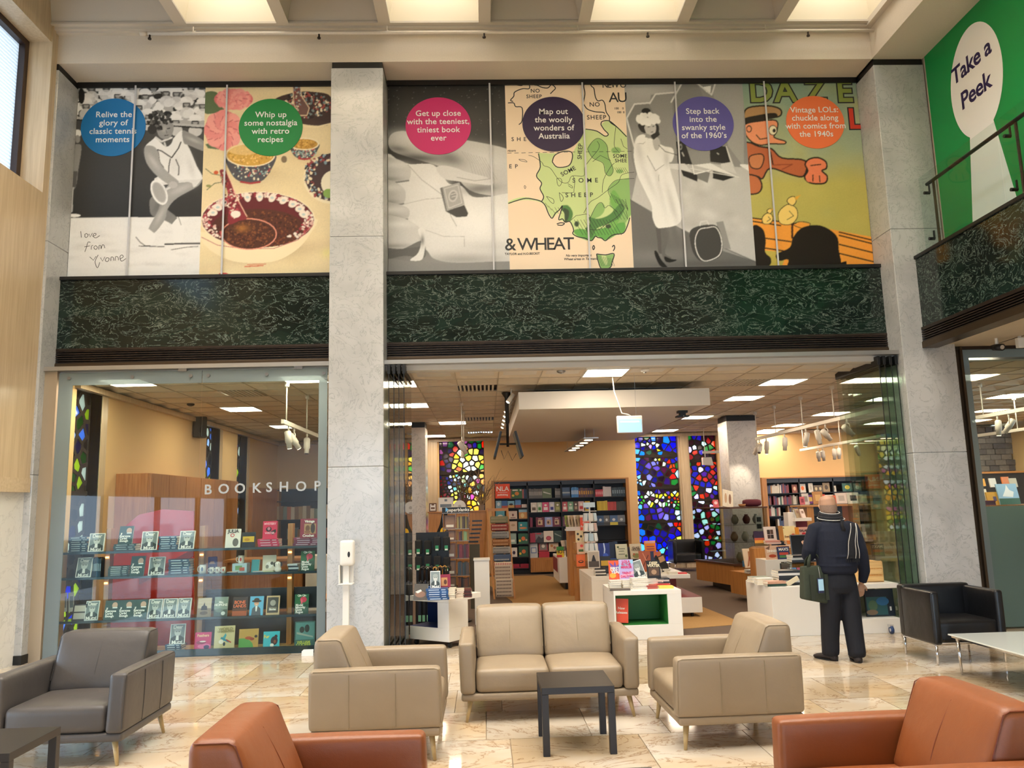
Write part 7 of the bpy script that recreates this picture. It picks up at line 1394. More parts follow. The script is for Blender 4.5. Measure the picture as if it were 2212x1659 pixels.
bk(1318, 1340, 1192, 1212, Y2+.18, '#3a4a3a', 'dark green book with pale lettering, second island', [('r', .1, .9, .3, .6, '#a8b8a0')], None, Z2+.08, .15); bk(1340, 1362, 1194, 1214, Y2+.16, '#6c6c6a', 'grey book with a faint white title, second island', [('r', .3, .7, .5, .7, '#c8c8c4')], None, Z2+.08, .15); bk(1364, 1386, 1196, 1214, Y2+.16, '#2a2226', 'dark book reading Bright in white, second island', (), [('BRIGHT', .5, .6, .04, 'w')], Z2+.08, .15)
bk(1382, 1405, 1184, 1224, Y2+.1, '#a8583c', 'terracotta book with tangled branches, second island', [('p', ((.2, .1), (.8, .8), (.85, .75), (.3, .1)), '#6a3428'), ('p', ((.8, .1), (.3, .9), (.36, .9), (.9, .15)), '#d08a6a')], None, Z2+.06, .15); bk(1407, 1428, 1183, 1215, Y2+.1, '#2c3450', 'night blue book with an orange corner, second island', [('r', .3, 1, .6, 1, '#b8603c'), ('e', .5, .55, .16, .2, '#1a1a24')], None, Z2+.1, .15)
bk(1430, 1446, 1200, 1234, Y2+.05, '#26221f', 'dark tan-topped book leaning sideways on the second island', [('r', .1, .9, .6, .95, '#b8906a')], None, Z2+.04, .12, .4, tilt=-.3)
stack(2.62, Y2+.12, Z2, 3, .16, .18, .022, ('#cfc6ba',), 'pale page-edge book in the low stack at the open end, second island', 'low stack at the open end', rz=PI); stack(2.82, Y2-.05, Z2, 1, .17, .14, .018, ('#c83a3c', ), 'red book lying flat on the second island slab', 'flat red book on the slab'); stack(2.70, Y2-.1, Z2, 2, .14, .12, .018, ('#d8d2c4',), 'cream book lying flat on the second island slab', 'flat cream books on the slab', rz=PI); stack(2.35, Y2-.12, Z2, 2, .3, .12, .02, ('#d8d4cc',), 'white page-edge book along the front of the second island', 'front books of the second island', rz=PI)
# orange group at the rear of the second island
for i, (a, b_, y0, y1, c_, l, art) in enumerate(((1246, 1264, 1198, 1224, '#e8743c', 'orange book with a black cup drawing', [('e', .5, .4, .3, .12, '#2a1a1a'), ('e', .5, .42, .2, .06, '#e8743c')]), (1247, 1263, 1172, 1197, '#e0b89a', 'peach book with a red heart', [('e', .6, .7, .2, .12, '#d03a3a'), ('r', .2, .8, .2, .4, '#4a6a3a')]), (1244, 1260, 1146, 1172, '#dcc8a0', 'cream book with black leaf pattern', [('e', .3, .7, .15, .1, '#2a2a22'), ('e', .7, .5, .15, .1, '#2a2a22'), ('e', .35, .25, .15, .1, '#2a2a22')]), (1266, 1284, 1152, 1168, '#5a3420', 'dark book with orange lettering', [('r', .2, .8, .3, .7, '#c8704a')]), (1269, 1286, 1167, 1194, '#f0d8d4', 'pale pink book with a coral heart and portrait', [('e', .3, .68, .2, .12, '#e0505a'), ('e', .65, .3, .2, .2, '#8a7070')]))):
    bk(a, b_, y0, y1, 13.2+i*.01, c_, l+' in the orange-lit group by the spinner', art, None, None, .12)
t = thing('book_steps', 'stepped oak riser carrying the orange-lit books by the spinner', 'riser', (0, 0, 0)); xg0, xg1 = at(1243, 1200, Y=13.3).x, at(1288, 1200, Y=13.3).x
for k, (pyy, yy) in enumerate(((1225, 13.22), (1197, 13.24), (1172, 13.26))): MB().box(xg0, xg1, yy+.0, 13.6, max(0, at(1260, pyy, Y=13.25).z-.12) if k else 0, at(1260, pyy, Y=13.25).z-.003).build('step', M_OAK, t)
bk(1203, 1218, 1181, 1204, 15.25, '#3a8a3a', 'green, yellow and red book reading Hot on the far island', [('r', 0, 1, 0, .62, '#e8c82a'), ('r', 0, .7, 0, .22, '#c8302a')], [('HOT', .5, .5, .09, 'k')], .60, .12); bk(1223, 1237, 1180, 1199, 15.35, '#4a3a38', 'dark framed book with an orange label on the far island', [('r', .15, .85, .2, .8, '#d8583a')], None, .60, .15); 
for i in range(5): book(1.60+i*.09, 15.8+i*.02, .60, .18, .3, ('#b8a898', '#8a8078', '#c8bcae', '#9a8a7c', '#d0c8bc')[i], ('buff', 'grey', 'pale', 'taupe', 'white')[i]+' magazine leaning in the fan on the far island', [('r', .2, .8, .3, .6, '#6a5a54')], None, .012, .3, .6)

# ------------------------------------------------------------------ tea towel ladder, spinner stand, umbrellas, twigs
YA = 14.3; t = thing('towel_ladder', 'oak A-frame ladder stand hung with printed tea towels', 'stand', (0, 0, 0))
lx0, lx1 = at(1052, 1100, Y=YA+.1).x, at(1096, 1100, Y=YA+.1).x; bx0, bx1 = at(1068, 1295, Y=YA-.25).x, at(1112, 1290, Y=YA-.25).x; zt_ = at(1070, 1098, Y=YA+.1).z
for a, b2, yy in ((lx0, bx0, -.25), (lx1, bx1, -.25), (lx0, lx0-.12, .55), (lx1, lx1-.12, .55)): MB().tube([(a, YA+.1, zt_), (b2, YA+yy, 0)], .022, 4).build('upright', M_OAK, t)
MB().box(lx0, lx1, YA+.08, YA+.12, zt_-.05, zt_).build('crossbar', M_OAKX, t); MB().box(lx0-.1, lx1-.1, YA+.40, YA+.42, .35, .38).build('brace', M_OAKX, t)
TC = (('#7c7a5c', '#9a8a6a', 'olive'), ('#8a3a34', '#c8b49a', 'red patterned'), ('#8c8a84', '#4a4a48', 'grey printed'), ('#8a5a34', '#c89a6a', 'brown'), ('#9a948c', '#5a5650', 'pale grey leaf'), ('#4a5a74', '#c8c8b8', 'blue printed'), ('#d8ccb8', '#b8443c', 'striped'), ('#c8b8a4', '#5a3a34', 'long cream dotted'), ('#cfc0ae', '#4a3a34', 'lowest cream floral'))
for i, (c_, c2, l) in enumerate(TC):
    f = (i+.5)/9.6; pyt = 1115+i*16.5 if i < 7 else (1220 if i == 7 else 1250); pyb = pyt+(15 if i < 7 else 32 if i == 7 else 40); yy = YA+.06-.30*(pyt-1098)/195
    xa_, xb_ = at(1059+(pyt-1115)*.085, pyt, Y=yy).x, at(1097+(pyt-1115)*.085, pyt, Y=yy).x; za, zb_ = at(1080, pyt, Y=yy).z, at(1080, pyb, Y=yy).z
    tw = thing('tea_towel', l+' tea towel hung over a rung of the oak ladder', 'towel', (0, 0, 0)); MB().soft(xa_, xb_, yy-.035, yy+.03, zb_, za, .02).build('cloth', mat('towel_cloth', c_, .9), tw, True)
    b = MB(); n = 10
    for j in range(n):
        if l == 'striped': xq = xa_+(xb_-xa_)*(j+.2)/n; b.box(xq, xq+.012, yy-.0375, yy-.0355, zb_+.012, za-.012)
        else:
            for k in range(max(1, int((za-zb_)/.06))): xq = xa_+.02+(xb_-xa_-.05)*j/n; zq = zb_+.02+k*.06; b.box(xq, xq+.014, yy-.0375, yy-.0355, zq, zq+.022)
    b.build('print', cmat(c2), tw)['kind'] = 'stuff'
YP2 = 11.4; t = thing('notebook_spinner', 'clear acrylic notebook spinner with a black header', 'rack', (0, 0, 0)); nx0, nx1 = at(957, 1180, Y=YP2).x, at(1014, 1180, Y=YP2).x; nm = (nx0+nx1)/2
zs_ = [at(985, v, Y=YP2).z for v in (1269, 1243, 1206, 1168, 1142, 1108)]; ACR = glass('acrylic_clear', '#cfd4d2', 1.2)
for z in zs_: MB().box(nx0, nx1, YP2, YP2+.34, z-.008, z).build('shelf', mat('acrylic_shelf', '#8f8a84', .15), t)
for x in (nx0, nm, nx1): MB().box(x-.003, x+.003, YP2, YP2+.34, zs_[0], zs_[-1]).build('divider', ACR, t)
MB().tube([(nm, YP2+.17, 0), (nm, YP2+.17, zs_[0])], .03, 12).tube([(nm, YP2+.17, 0), (nm, YP2+.17, .02)], .2, 20).build('base', M_BLACK, t)
a = at(955, 1108, Y=YP2-.02); b_ = at(1015, 1095, Y=YP2-.02); MB().box(a.x, b_.x, YP2-.02, YP2+.02, a.z, b_.z).build('header', M_BLACK, t); text('lettering', 'paperblanks', t, .066, TW, ((a.x+b_.x)/2+.03, YP2-.022, (a.z+b_.z)/2), bold=.001); MB().prism([(a.x+.05, YP2-.0215, a.z+.01), (a.x+.09, YP2-.0215, a.z+.045), (a.x+.05, YP2-.0215, a.z+.08)], (0, -.001, 0)).build('motif', cmat('#6ab4e8'), t)
NC = (('#7a5a4a', ('#5a4a3a', '#8a7a3a', '#3a2a22', '#a89a5a')), ('#6a4432', ('#7a9a6a', '#8a6a2a', '#5a2a3a', '#2a2424')), ('#7a4c38', ('#6a7a4a', '#7a2a34', '#5a1c24', '#3a3432')), ('#5a4434', ('#2a3430', '#22242a', '#5c4a40', '#3a4a54')), ('#6a5844', ('#3a2a2a', '#5a4438', '#7a4a34', '#2a2a2e')))
for k in range(5):
    z = zs_[k] if k else zs_[0]; hh = (zs_[k+1]-zs_[k])*.86; u = NC[4-k]
    if k == 0: hh = min(hh, .16)
    book(nx0+.1, YP2+.03, z, .15, min(hh, .21), u[0], ('bottom', 'fourth', 'middle', 'second', 'top')[k]+' tier brown tooled notebook facing out of the acrylic spinner', [('r', .1, .9, .1, .9, '#8a6a54'), ('r', .15, .85, .12, .3, '#e4dccc')], None, .02, .04)
    spines(nm+.015, nx1-.01, YP2+.03, z, 7, hh*.85, hh*.92, u[1], ('bottom', 'fourth', 'middle', 'second', 'top')[k]+' tier thin notebook spine with a white foot label in the acrylic spinner', 'notebook spines on tier %s' % ('one', 'two', 'three', 'four', 'five')[k], d=.12)
# umbrellas in a rack by the folded doors
t = thing('umbrella_rack', 'dark wire rack holding umbrellas beside the folded glass doors', 'rack', (0, 0, 0))
MB().tube([(-.92, 10.55, .62), (-.50, 10.55, .62), (-.50, 10.95, .62), (-.92, 10.95, .62), (-.92, 10.55, .62)], .008, 6).build('top_ring', M_BLACK, t); MB().box(-.92, -.50, 10.55, 10.95, 0, .03).build('tray', M_BLACK, t)
for x in (-.92, -.50):
    for y in (10.55, 10.95): MB().tube([(x, y, .03), (x, y, .62)], .008, 6).build('post', M_BLACK, t)
for i in range(14):
    x = -.88+(i % 7)*.058; y = 10.62+(i//7)*.2; o = thing('umbrella', 'folded dark umbrella with a hooked cane in the wire rack', 'umbrella', (x, y, .03), RS.uniform(-.3, .3), 'umbrellas in the wire rack')
    MB().tube([(0, 0, 0), (0, 0, .1), (0, 0, .55), (0, 0, .62)], [.01, .018, .028, .012], 8).build('canopy', mat('umbrella_cloth', RS.choice(('#10141c', '#14203a', '#0f1a2a', '#161618')), .7), o, True)
    MB().tube([(0, 0, .62), (0, 0, .76), (.012, 0, .79), (.035, 0, .80), (.055, 0, .785), (.06, 0, .75)], .008, 7).build('handle', mat('cane', RS.choice(('#1c1412', '#2a1a12', '#3a2416', '#c08a34') if i != 3 else ('#c8923a',)), .4), o, True)
    if i < 5: MB().box(-.018, .018, -.033, -.031, .12, .20).build('swing_tag', cmat('#7ab090'), o)
# hanging bags and caps above
t = thing('peg_stand', 'black peg stand behind the umbrellas holding small bags', 'stand', (0, 0, 0)); MB().box(-.98, -.52, 11.3, 11.33, .4, 1.26).build('board', M_BLACK, t); MB().box(-.98, -.4, 11.27, 11.33, .0, .4).build('foot', M_BLACK, t)
for i in range(8):
    x = -.94+(i % 4)*.13; z = .98-(i//4)*.24+RS.uniform(0, .05); o = thing('pouch', 'black zip pouch with a green tag hanging on the peg stand', 'pouch', (x, 11.24, z), 0, 'black pouches on the peg stand')
    MB().soft(-.05, .05, -.025, .02, -.02, .17, .02).build('bag', mat('black_cloth', RS.choice(('#141416', '#1a1c20', '#181420')), .8), o, True); MB().box(-.025, .02, -.031, -.028, -.02, .05).build('tag', cmat('#2f8a5a'), o); MB().box(-.022, .017, -.0325, -.031, -.015, .005).build('price', M_WHITE, o); MB().tube([(0, 0, .16), (.0, .03, .2)], .004, 5).build('loop', M_BLACK, o)
# grey board behind with prints and the flag
t = thing('display_board', 'dark slatted display board behind the acrylic spinner', 'panel', (0, 0, 0)); pa = at(930, 1155, Y=12.6); MB().box(pa.x, at(960, 1155, Y=12.6).x+.05, 12.6, 12.65, 0, pa.z).build('board', mat('slate_panel', '#20242c', .6), t)
fl_ = at(955, 1150, Y=12.3); t = thing('flag', 'black, red and yellow flag hanging beside the acrylic spinner', 'flag', (fl_.x, 12.3, fl_.z)); w = .085
MB().prism([(0, 0, .28), (-w*.4, .01, .12), (-w, .02, 0), (w, 0, 0), (w, 0, .28)], (0, .004, 0)).build('black_half', mat('flag_black', '#141414', .8), t); MB().prism([(-w, -.001, 0), (-w*.3, -.001, -.2), (w*.6, -.001, -.30), (w, -.001, 0)], (0, .004, 0)).build('red_half', mat('flag_red', '#c8281e', .8), t); MB().loft([((.02, -.003, 0), (.05, 0, 0), (0, 0, .075)), ((.02, -.005, 0), (.05, 0, 0), (0, 0, .075))], 20).build('disc', mat('flag_yellow', '#f0c01e', .8), t)
# twigs, prints and disc on top of a tall unit
tu = thing('oak_unit', 'oak unit topped with prints and branches below the yellow window', 'cabinet', (0, 0, 0)); ua, ub = at(926, 1108, Y=15.0), at(1052, 1108, Y=15.0); MB().box(ua.x, ub.x, 15.0, 15.5, 0, ua.z).build('body', M_OAK, tu); MB().box(ua.x-.02, ub.x+.02, 14.97, 15.52, ua.z, ua.z+.02).build('top', M_OAKX, tu); zu = ua.z+.02
for i in range(3): MB().box(ua.x+.03, ub.x-.03, 14.985, 15.0, .25+i*.36, .27+i*.36).build('shelf_edge', M_OAKX, tu)
def frame(px0, px1, py0, py1, Y, col, inner, label, z):
    a = at(px0, py1, Y=Y); b_ = at(px1, py0, Y=Y); t = thing('framed_print', label, 'picture', ((a.x+b_.x)/2, Y, z)); w, h = b_.x-a.x, b_.z-a.z; MB().box(-w/2, w/2, 0, .012, 0, h).build('frame', mat('print_frame', col, .5), t); MB().box(-w/2+.02, w/2-.02, -.002, 0, .02, h-.02).build('sheet', cmat('#e8e6e2'), t); MB().box(-w/2+.035, w/2-.035, -.003, -.002, h*.3, h*.52).box(-.025, .025, -.003, -.002, h*.72, h*.88).build('picture', cmat(inner), t); t.rotation_euler = (-.08, 0, 0)
frame(947, 979, 1077, 1108, 15.05, '#d8d6d2', '#6a7a8a', 'white framed print leaning below the yellow window', zu); frame(927, 943, 1089, 1108, 15.05, '#5a3a28', '#6a4a34', 'small brown framed print beside the white one', zu)
dp = at(993, 1094, Y=14.95); t = thing('disc', 'white porcelain disc standing among the branches', 'plate', (dp.x, 14.95, dp.z)); MB().tube([(0, 0, 0), (0, .012, 0)], [.115, .115], 28).build('plate', M_WHITE, t); MB().tube([(0, -.001, 0), (0, -.003, 0)], [.03, .03], 16).build('label', cmat('#b8b0a8'), t); MB().box(-.03, .03, 0, .06, zu-dp.z, -.105).build('stand', M_OAK, t)
RB = random.Random(12)
def twig(pts, r, b, depth):
    b.tube(pts, [r*(1-.55*i/(len(pts)-1)) for i in range(len(pts))], 6)
    if depth:
        for i in range(1, len(pts)):
            for _ in range(2 if depth > 1 else 1):
                p = Vector(pts[i]); d = (Vector(pts[i])-Vector(pts[i-1])).normalized(); d = (d+Vector((RB.uniform(-.9, .9), RB.uniform(-.4, .4), RB.uniform(-.3, .6)))).normalized(); L_ = RB.uniform(.06, .13)*(1+depth*.3); P = [p]
                for k in range(3): d = (d+Vector((RB.uniform(-.3, .3), RB.uniform(-.2, .2), RB.uniform(-.1, .3)))).normalized(); P.append(P[-1]+d*L_/2)
                twig([tuple(v) for v in P], r*.55, b, depth-1)
for i, (px, lab) in enumerate(((1003, 'bare brown branch bunch standing in front of the yellow window'), (1040, 'pale bare branch bunch leaning beside the bookcase corner'))):
    p = at(px, 1095, Y=15.2); t = thing('branch_bunch', lab, 'branches', (p.x, 15.2, zu)); M_T = mat('bark', ('#6f553c', '#8a7458')[i], .8, var=.15)
    for k in range(5):
        b = MB(); dx = RB.uniform(-.12, .10); twig([(RB.uniform(-.04, .04), 0, 0), (dx*.4, 0, .12), (dx*.9, .02, .25), (dx*1.5, .02, .36)], .014, b, 2); b.build('branch', M_T, t, True)
    MB().tube([(0, 0, 0), (0, 0, .1)], [.05, .06], 14).build('pot', mat('pot', '#8a7a6a', .6), t)
# green-brown partition beside the ladder
t = thing('room_divider', 'olive brown divider between the spinner and the ladder', 'panel', (0, 0, 0)); pa = at(1015, 1176, Y=12.9); MB().box(pa.x, at(1036, 1176, Y=12.9).x, 12.9, 12.95, 0, pa.z).build('board', mat('olive_panel', '#4a4434', .6), t)
for i in range(6): p = at(1017+i*1.5, 1172-i*9, Y=13.0); stack(p.x+.05, 13.0, p.z, 1, .16, .12, .025, ('#1c1a1c', '#2a2426')[i % 2:i % 2+1], 'dark rolled scarf in the ladder of rolls behind the spinner', 'dark rolls behind the spinner')

# ------------------------------------------------------------------ glass vitrine and timber units
t = thing('display_case', 'tall glass display case on an oak base before the marble column', 'display case', (0, 0, 0))
vx0, vx1, vy0, vy1 = 3.98, 4.62, 13.9, 15.2; MB().prism([(vx0, vy1, .12), (vx0+.32, vy0, .12), (vx1+.35, vy0, .12), (vx1+.35, vy1, .12)], (0, 0, .34)).build('base', M_OAK, t); MB().prism([(vx0-.03, vy1, .46), (vx0+.30, vy0-.04, .46), (vx1+.38, vy0-.04, .46), (vx1+.38, vy1, .46)], (0, 0, .03)).build('rim', mat('dark_oak', '#4a2a18', .4), t); MB().box(vx0+.3, vx1+.2, vy0+.15, vy1, 0, .12).build('plinth', M_BLACK, t)
for P in (((vx0, vy1), (vx0+.32, vy0)), ((vx0+.32, vy0), (vx1+.33, vy0))):
    (xa_, ya_), (xb_, yb_) = P; MB().prism([(xa_, ya_, .5), (xb_, yb_, .5), (xb_, yb_, 1.44), (xa_, ya_, 1.44)], (.006, .006, 0)).build('glass_side', ACR, t)
MB().prism([(vx0, vy1, 1.44), (vx0+.32, vy0, 1.44), (vx1+.35, vy0, 1.44), (vx1+.35, vy1, 1.44)], (0, 0, .025)).build('lid', mat('dark_oak', '#4a2a18', .4), t)
for z in (.85, 1.15): MB().prism([(vx0+.03, vy1, z), (vx0+.33, vy0+.03, z), (vx1+.3, vy0+.03, z), (vx1+.3, vy1, z)], (0, 0, .006)).build('glass_shelf', ACR, t)
VC = ((.50, 4.5, '#c8b090', 'woven bowl'), (.50, 4.72, '#8a5a3a', 'bronze dish'), (.86, 4.42, '#a87a5a', 'clay pot'), (.86, 4.62, '#d8ccb8', 'white shell vase'), (.86, 4.82, '#6a5a7a', 'mauve jar'), (1.16, 4.45, '#b8a48a', 'sand jar'), (1.16, 4.66, '#7a3a34', 'red pot'), (1.16, 4.84, '#c8c8c0', 'pale carved egg'))
for z, x, c_, l in VC:
    o = thing('ornament', l+' on %s of the glass display case' % ('the floor' if z == .5 else 'the lower shelf' if z < 1 else 'the upper shelf'), 'ornament', (x, 14.15, z+.002)); MB().lathe([(.03, 0), (.055, .03), (.07, .08), (.05, .13), (.03, .15), (.036, .17)], n=16).build('body', mat('ceramic', c_, .4), o, True)
o = thing('framed_print', 'white card with two small black pictures inside the glass case', 'picture', (4.82, 13.96, 1.05)); MB().box(-.055, .055, 0, .008, 0, .26).build('card', M_WHITE, o); MB().box(-.04, .04, -.002, 0, .15, .23).box(-.04, .04, -.002, 0, .03, .11).build('picture', cmat('#3a3a3c'), o)
zc = 1.465
o = book(4.42, 14.4, zc, .22, .33, '#e8dcc4', 'cream open print of two figures on the glass display case', [('e', .3, .5, .12, .3, '#c8a078'), ('e', .7, .5, .12, .3, '#8a5a3a'), ('r', .48, .5, .1, .95, '#b8a890')], None, .012, .3, .25, tilt=.25)
o = thing('cushion', 'maroon striped bolster cushion on top of the glass display case', 'cushion', (4.83, 14.3, zc+.065)); MB().tube([(-.17, 0, 0), (-.16, 0, 0), (-.1, 0, 0), (.1, 0, 0), (.16, 0, 0), (.17, 0, 0)], [.02, .05, .065, .065, .05, .02], 18).build('body', mat('maroon_stripe', '#5a1a28', .8), o, True)
for k in (-.02, .025): MB().tube([(-.12, -.0, k), (.12, 0, k)], .0655, 18).build('band', mat('gold_band', '#9a6a4a', .8), o) if False else None
o = thing('basket', 'small woven basket on the glass display case lid', 'basket', (4.60, 14.15, zc)); MB().lathe([(.04, 0), (.06, .02), (.065, .05), (.06, .05), (.05, .01)], n=16).build('body', mat('cane_weave', '#b07a4a', .7), o, True)
bk(1541, 1552, 1075, 1092, 14.05, '#d8606a', 'small pink card propped on the glass display case', [('e', .5, .6, .3, .2, '#f4d0d0')], None, zc, .15, t=.005)
for i in range(3): o = thing('bangle', 'small beaded bangle lying at the end of the display case lid', 'bangle', (4.2+i*.07, 14.6, zc+.012), 0, 'bangles on the display case lid'); MB().tube([(.03*math.cos(a), .03*math.sin(a), 0) for a in [k*math.pi/6 for k in range(13)]], .008, 6).build('ring', mat('bead', ('#c8a07a', '#a87060', '#d0c0a8')[i], .4), o, True)
# low timber units
t = thing('low_cabinet', 'low oak cabinet with magazines between the display case and white tables', 'cabinet', (0, 0, 0)); MB().prism([(3.98, 13.1, .10), (4.22, 12.0, .10), (5.2, 12.25, .10), (5.2, 13.3, .10)], (0, 0, .35)).build('body', M_OAK, t); MB().prism([(4.2, 13.0, 0), (4.4, 12.2, 0), (5.1, 12.2, 0), (5.1, 13.0, 0)], (0, 0, .1)).build('plinth', M_BLACK, t)
stack(4.20, 12.55, .45, 5, .26, .16, .012, ('#8a98a0', '#b8bcbc', '#c8bcae'), 'thin magazine fanned on the end of the low oak cabinet', 'magazines on the low cabinet', jit=.25); stack(4.55, 12.35, .45, 6, .26, .18, .018, ('#d8b4b0', '#c89a98', '#d0c4bc'), 'pinkish book in the stack on the low oak cabinet', 'pink stack on the low cabinet')
bk(1609, 1630, 1179, 1220, 12.3, '#dccdb4', 'tall cream book with a long red and brown bird on the pink stack', [('p', ((.2, .05), (.45, .5), (.5, .85), (.65, .85), (.6, .5), (.4, .1)), '#a8704a'), ('e', .62, .45, .12, .16, '#8a2a34')], None, .558, .2, .25); bk(1636, 1650, 1204, 1240, 12.0, '#241e2c', 'dark navy book with a glowing orange globe leaning by the pink stack', [('e', .3, .6, .2, .14, '#d87a3a')], None, .45, .2, .6); bk(1604, 1610, 1195, 1208, 12.6, '#2a5a7a', 'small blue book behind the tall cream bird book', (), None, .55, .1)

# ================================================================== WHITE TABLES BY THE MAN
t = thing('display_table', 'long white display table behind the man with castors', 'display table', (0, 0, 0))
MB().box(3.36, 4.05, 9.48, 10.4, .0, .565).build('body', M_WHITE, t, bevel=.003)
MB().box(4.05, 4.90, 9.48, 10.3, .515, .57).box(4.05, 4.88, 9.48, 10.3, .0, .17).box(4.05, 4.40, 9.5, 10.3, .17, .515).build('open_end', M_WHITE, t, bevel=.003); MB().box(4.40, 4.86, 10.0, 10.02, .17, .515).build('back', mat('pale_back', '#b8b09c', .5), t)
t2 = thing('castor_wheel', 'blue-rimmed castor under the open end of the white table', 'wheel', (4.72, 9.40, .05)); MB().tube([(-.012, 0, 0), (.012, 0, 0)], .046, 20).build('tyre', mat('blue_rubber', '#1c3a6a', .5), t2, True); MB().tube([(-.015, 0, 0), (.015, 0, 0)], .02, 14).build('hub', M_CHROME, t2); MB().box(-.02, .02, -.012, .05, .03, .06).build('fork', M_CHROME, t2)
bk(1874, 1931, 1284, 1342, 9.62, '#101a2a', 'large dark blue atlas with a teal map under the table top', [('r', .04, .75, .05, .72, '#2a5a60'), ('e', .6, .55, .22, .16, '#2a6aa0'), ('e', .25, .4, .16, .2, '#4a6a54'), ('e', .2, .15, .2, .1, '#7a6a58'), ('r', .82, .88, .2, .35, '#e0e4e8')], None, .175, .08)
ZT = .567
tcr = thing('crate', 'open pine slatted crate on the white table end', 'crate', (4.66, 9.82, .571))
for y, s_ in ((-.17, 1), (.17, -1)):
    for k in range(3): MB().box(-.14, .14, y-.008, y+.008, .012+k*.078, .075+k*.078+(.02 if k == 2 else 0)).build('slat', M_PINE, tcr, bevel=.003)
for x in (-.145, .145): MB().box(x-.008, x+.008, -.17, .17, .0, .24).build('end', M_PINE, tcr, bevel=.003)
MB().box(-.14, .14, -.16, .16, .0, .012).build('bottom', M_PINE, tcr)
# books on the white table
Yt = 9.62
pstack(1623, 1662, 1245, 1257, 10.05, 2, ('#dfe0dc', '#8a9488'), 'white book with green cover edge lying on the far corner of the white table', 'pale books on the table corner', ZT, rz=PI+.1); pstack(1638, 1672, 1250, 1264, 9.75, 2, ('#e6e4e0', ), 'white book lying open-edge at the near corner of the white table', 'white books on the table corner', ZT, rz=PI); pstack(1658, 1698, 1259, 1270, 9.56, 2, ('#2a4a3c', '#c89a84'), 'green-spined book lying at the front edge of the white table', 'green-spined books on the table', ZT)
pstack(1684, 1732, 1239, 1270, 9.66, 6, ('#2c3036', '#e2e2e0', '#262a30'), 'dark grey large book in the broad stack on the white table', 'broad dark stack on the white table', ZT, d=.24)
o = book(3.60, 9.60, ZT+.01, .05, .17, '#e0d4b8', 'slim cream book sliding off the broad stack', (), None, .03, .1, 0, tilt=1.1)
pstack(1712, 1768, 1200, 1215, 10.15, 3, ('#25282e', '#dededc'), 'black and white large book under the dark screen', 'books under the dark screen', None, d=.2)
za = at(1735, 1215, Y=10.15).z; t = thing('acrylic_box', 'clear acrylic box of pamphlets under the dark screen books', 'box', (3.98, 10.2, ZT)); hh = za-ZT; MB().box(-.16, .16, -.14, .14, hh-.01, hh).box(-.16, -.155, -.14, .14, 0, hh).box(.155, .16, -.14, .14, 0, hh).box(-.16, .16, .135, .14, 0, hh).build('walls', ACR, t)
for i in range(4): book(3.86+i*.06, 10.15, ZT, .05, .16, ('#d8dce0', '#5a8ac8', '#c05a7a', '#e8e0d4')[i], ('white', 'blue', 'pink', 'cream')[i]+' pamphlet inside the clear acrylic box', (), None, .01, .1)
m0, m1 = at(1711, 1199, Y=10.1), at(1753, 1154, Y=10.1); t = thing('monitor', 'dark framed screen standing on the black and white books', 'monitor', ((m0.x+m1.x)/2, 10.1, m0.z)); w, h = m1.x-m0.x, m1.z-m0.z; MB().box(-w/2, w/2, 0, .02, 0, h).build('bezel', mat('bezel_silver', '#6c6e70', .3, .6), t, bevel=.004); MB().box(-w/2+.008, w/2-.008, -.002, 0, .008, h-.01).build('screen', mat('dark_screen', '#0c0c0e', .15), t); t.rotation_euler = (-.1, 0, 0)
# cream riser with books behind
t = thing('riser', 'cream stepped riser with a dark opening behind the white table', 'riser', (0, 0, 0)); ra, rb = at(1655, 1240, Y=11.2), at(1712, 1240, Y=11.2); zr = at(1680, 1209, Y=11.2).z
MB().box(ra.x, rb.x, 11.2, 11.6, .0, zr).build('body', M_WHITE, t); MB().box(rb.x-.17, rb.x-.04, 11.19, 11.2, zr-.22, zr-.05).build('opening', M_BLACK, t); MB().box(ra.x-.02, rb.x+.4, 11.6, 11.8, 0, zr+.14).build('step', M_OAK, t)
bk(1655, 1682, 1173, 1203, 11.25, '#d8b49a', 'pink book with an orange lunch picture on the cream riser', [('e', .5, .25, .3, .12, '#a8442a'), ('p', ((0, .8), (.4, 1), (.3, .7)), '#7a5a4a')], [('DINNER', .5, .6, .045, 'w')], zr, .15, .15); bk(1681, 1706, 1176, 1203, 11.24, '#2a3360', 'navy book with white title and green hills on the cream riser', [('r', .12, .88, .35, .55, '#b8483a'), ('r', .12, .88, .12, .32, '#4a7a4a')], [("MAX'S", .5, .78, .055, 'w')], zr, .15, .1)
zq = zr+.14
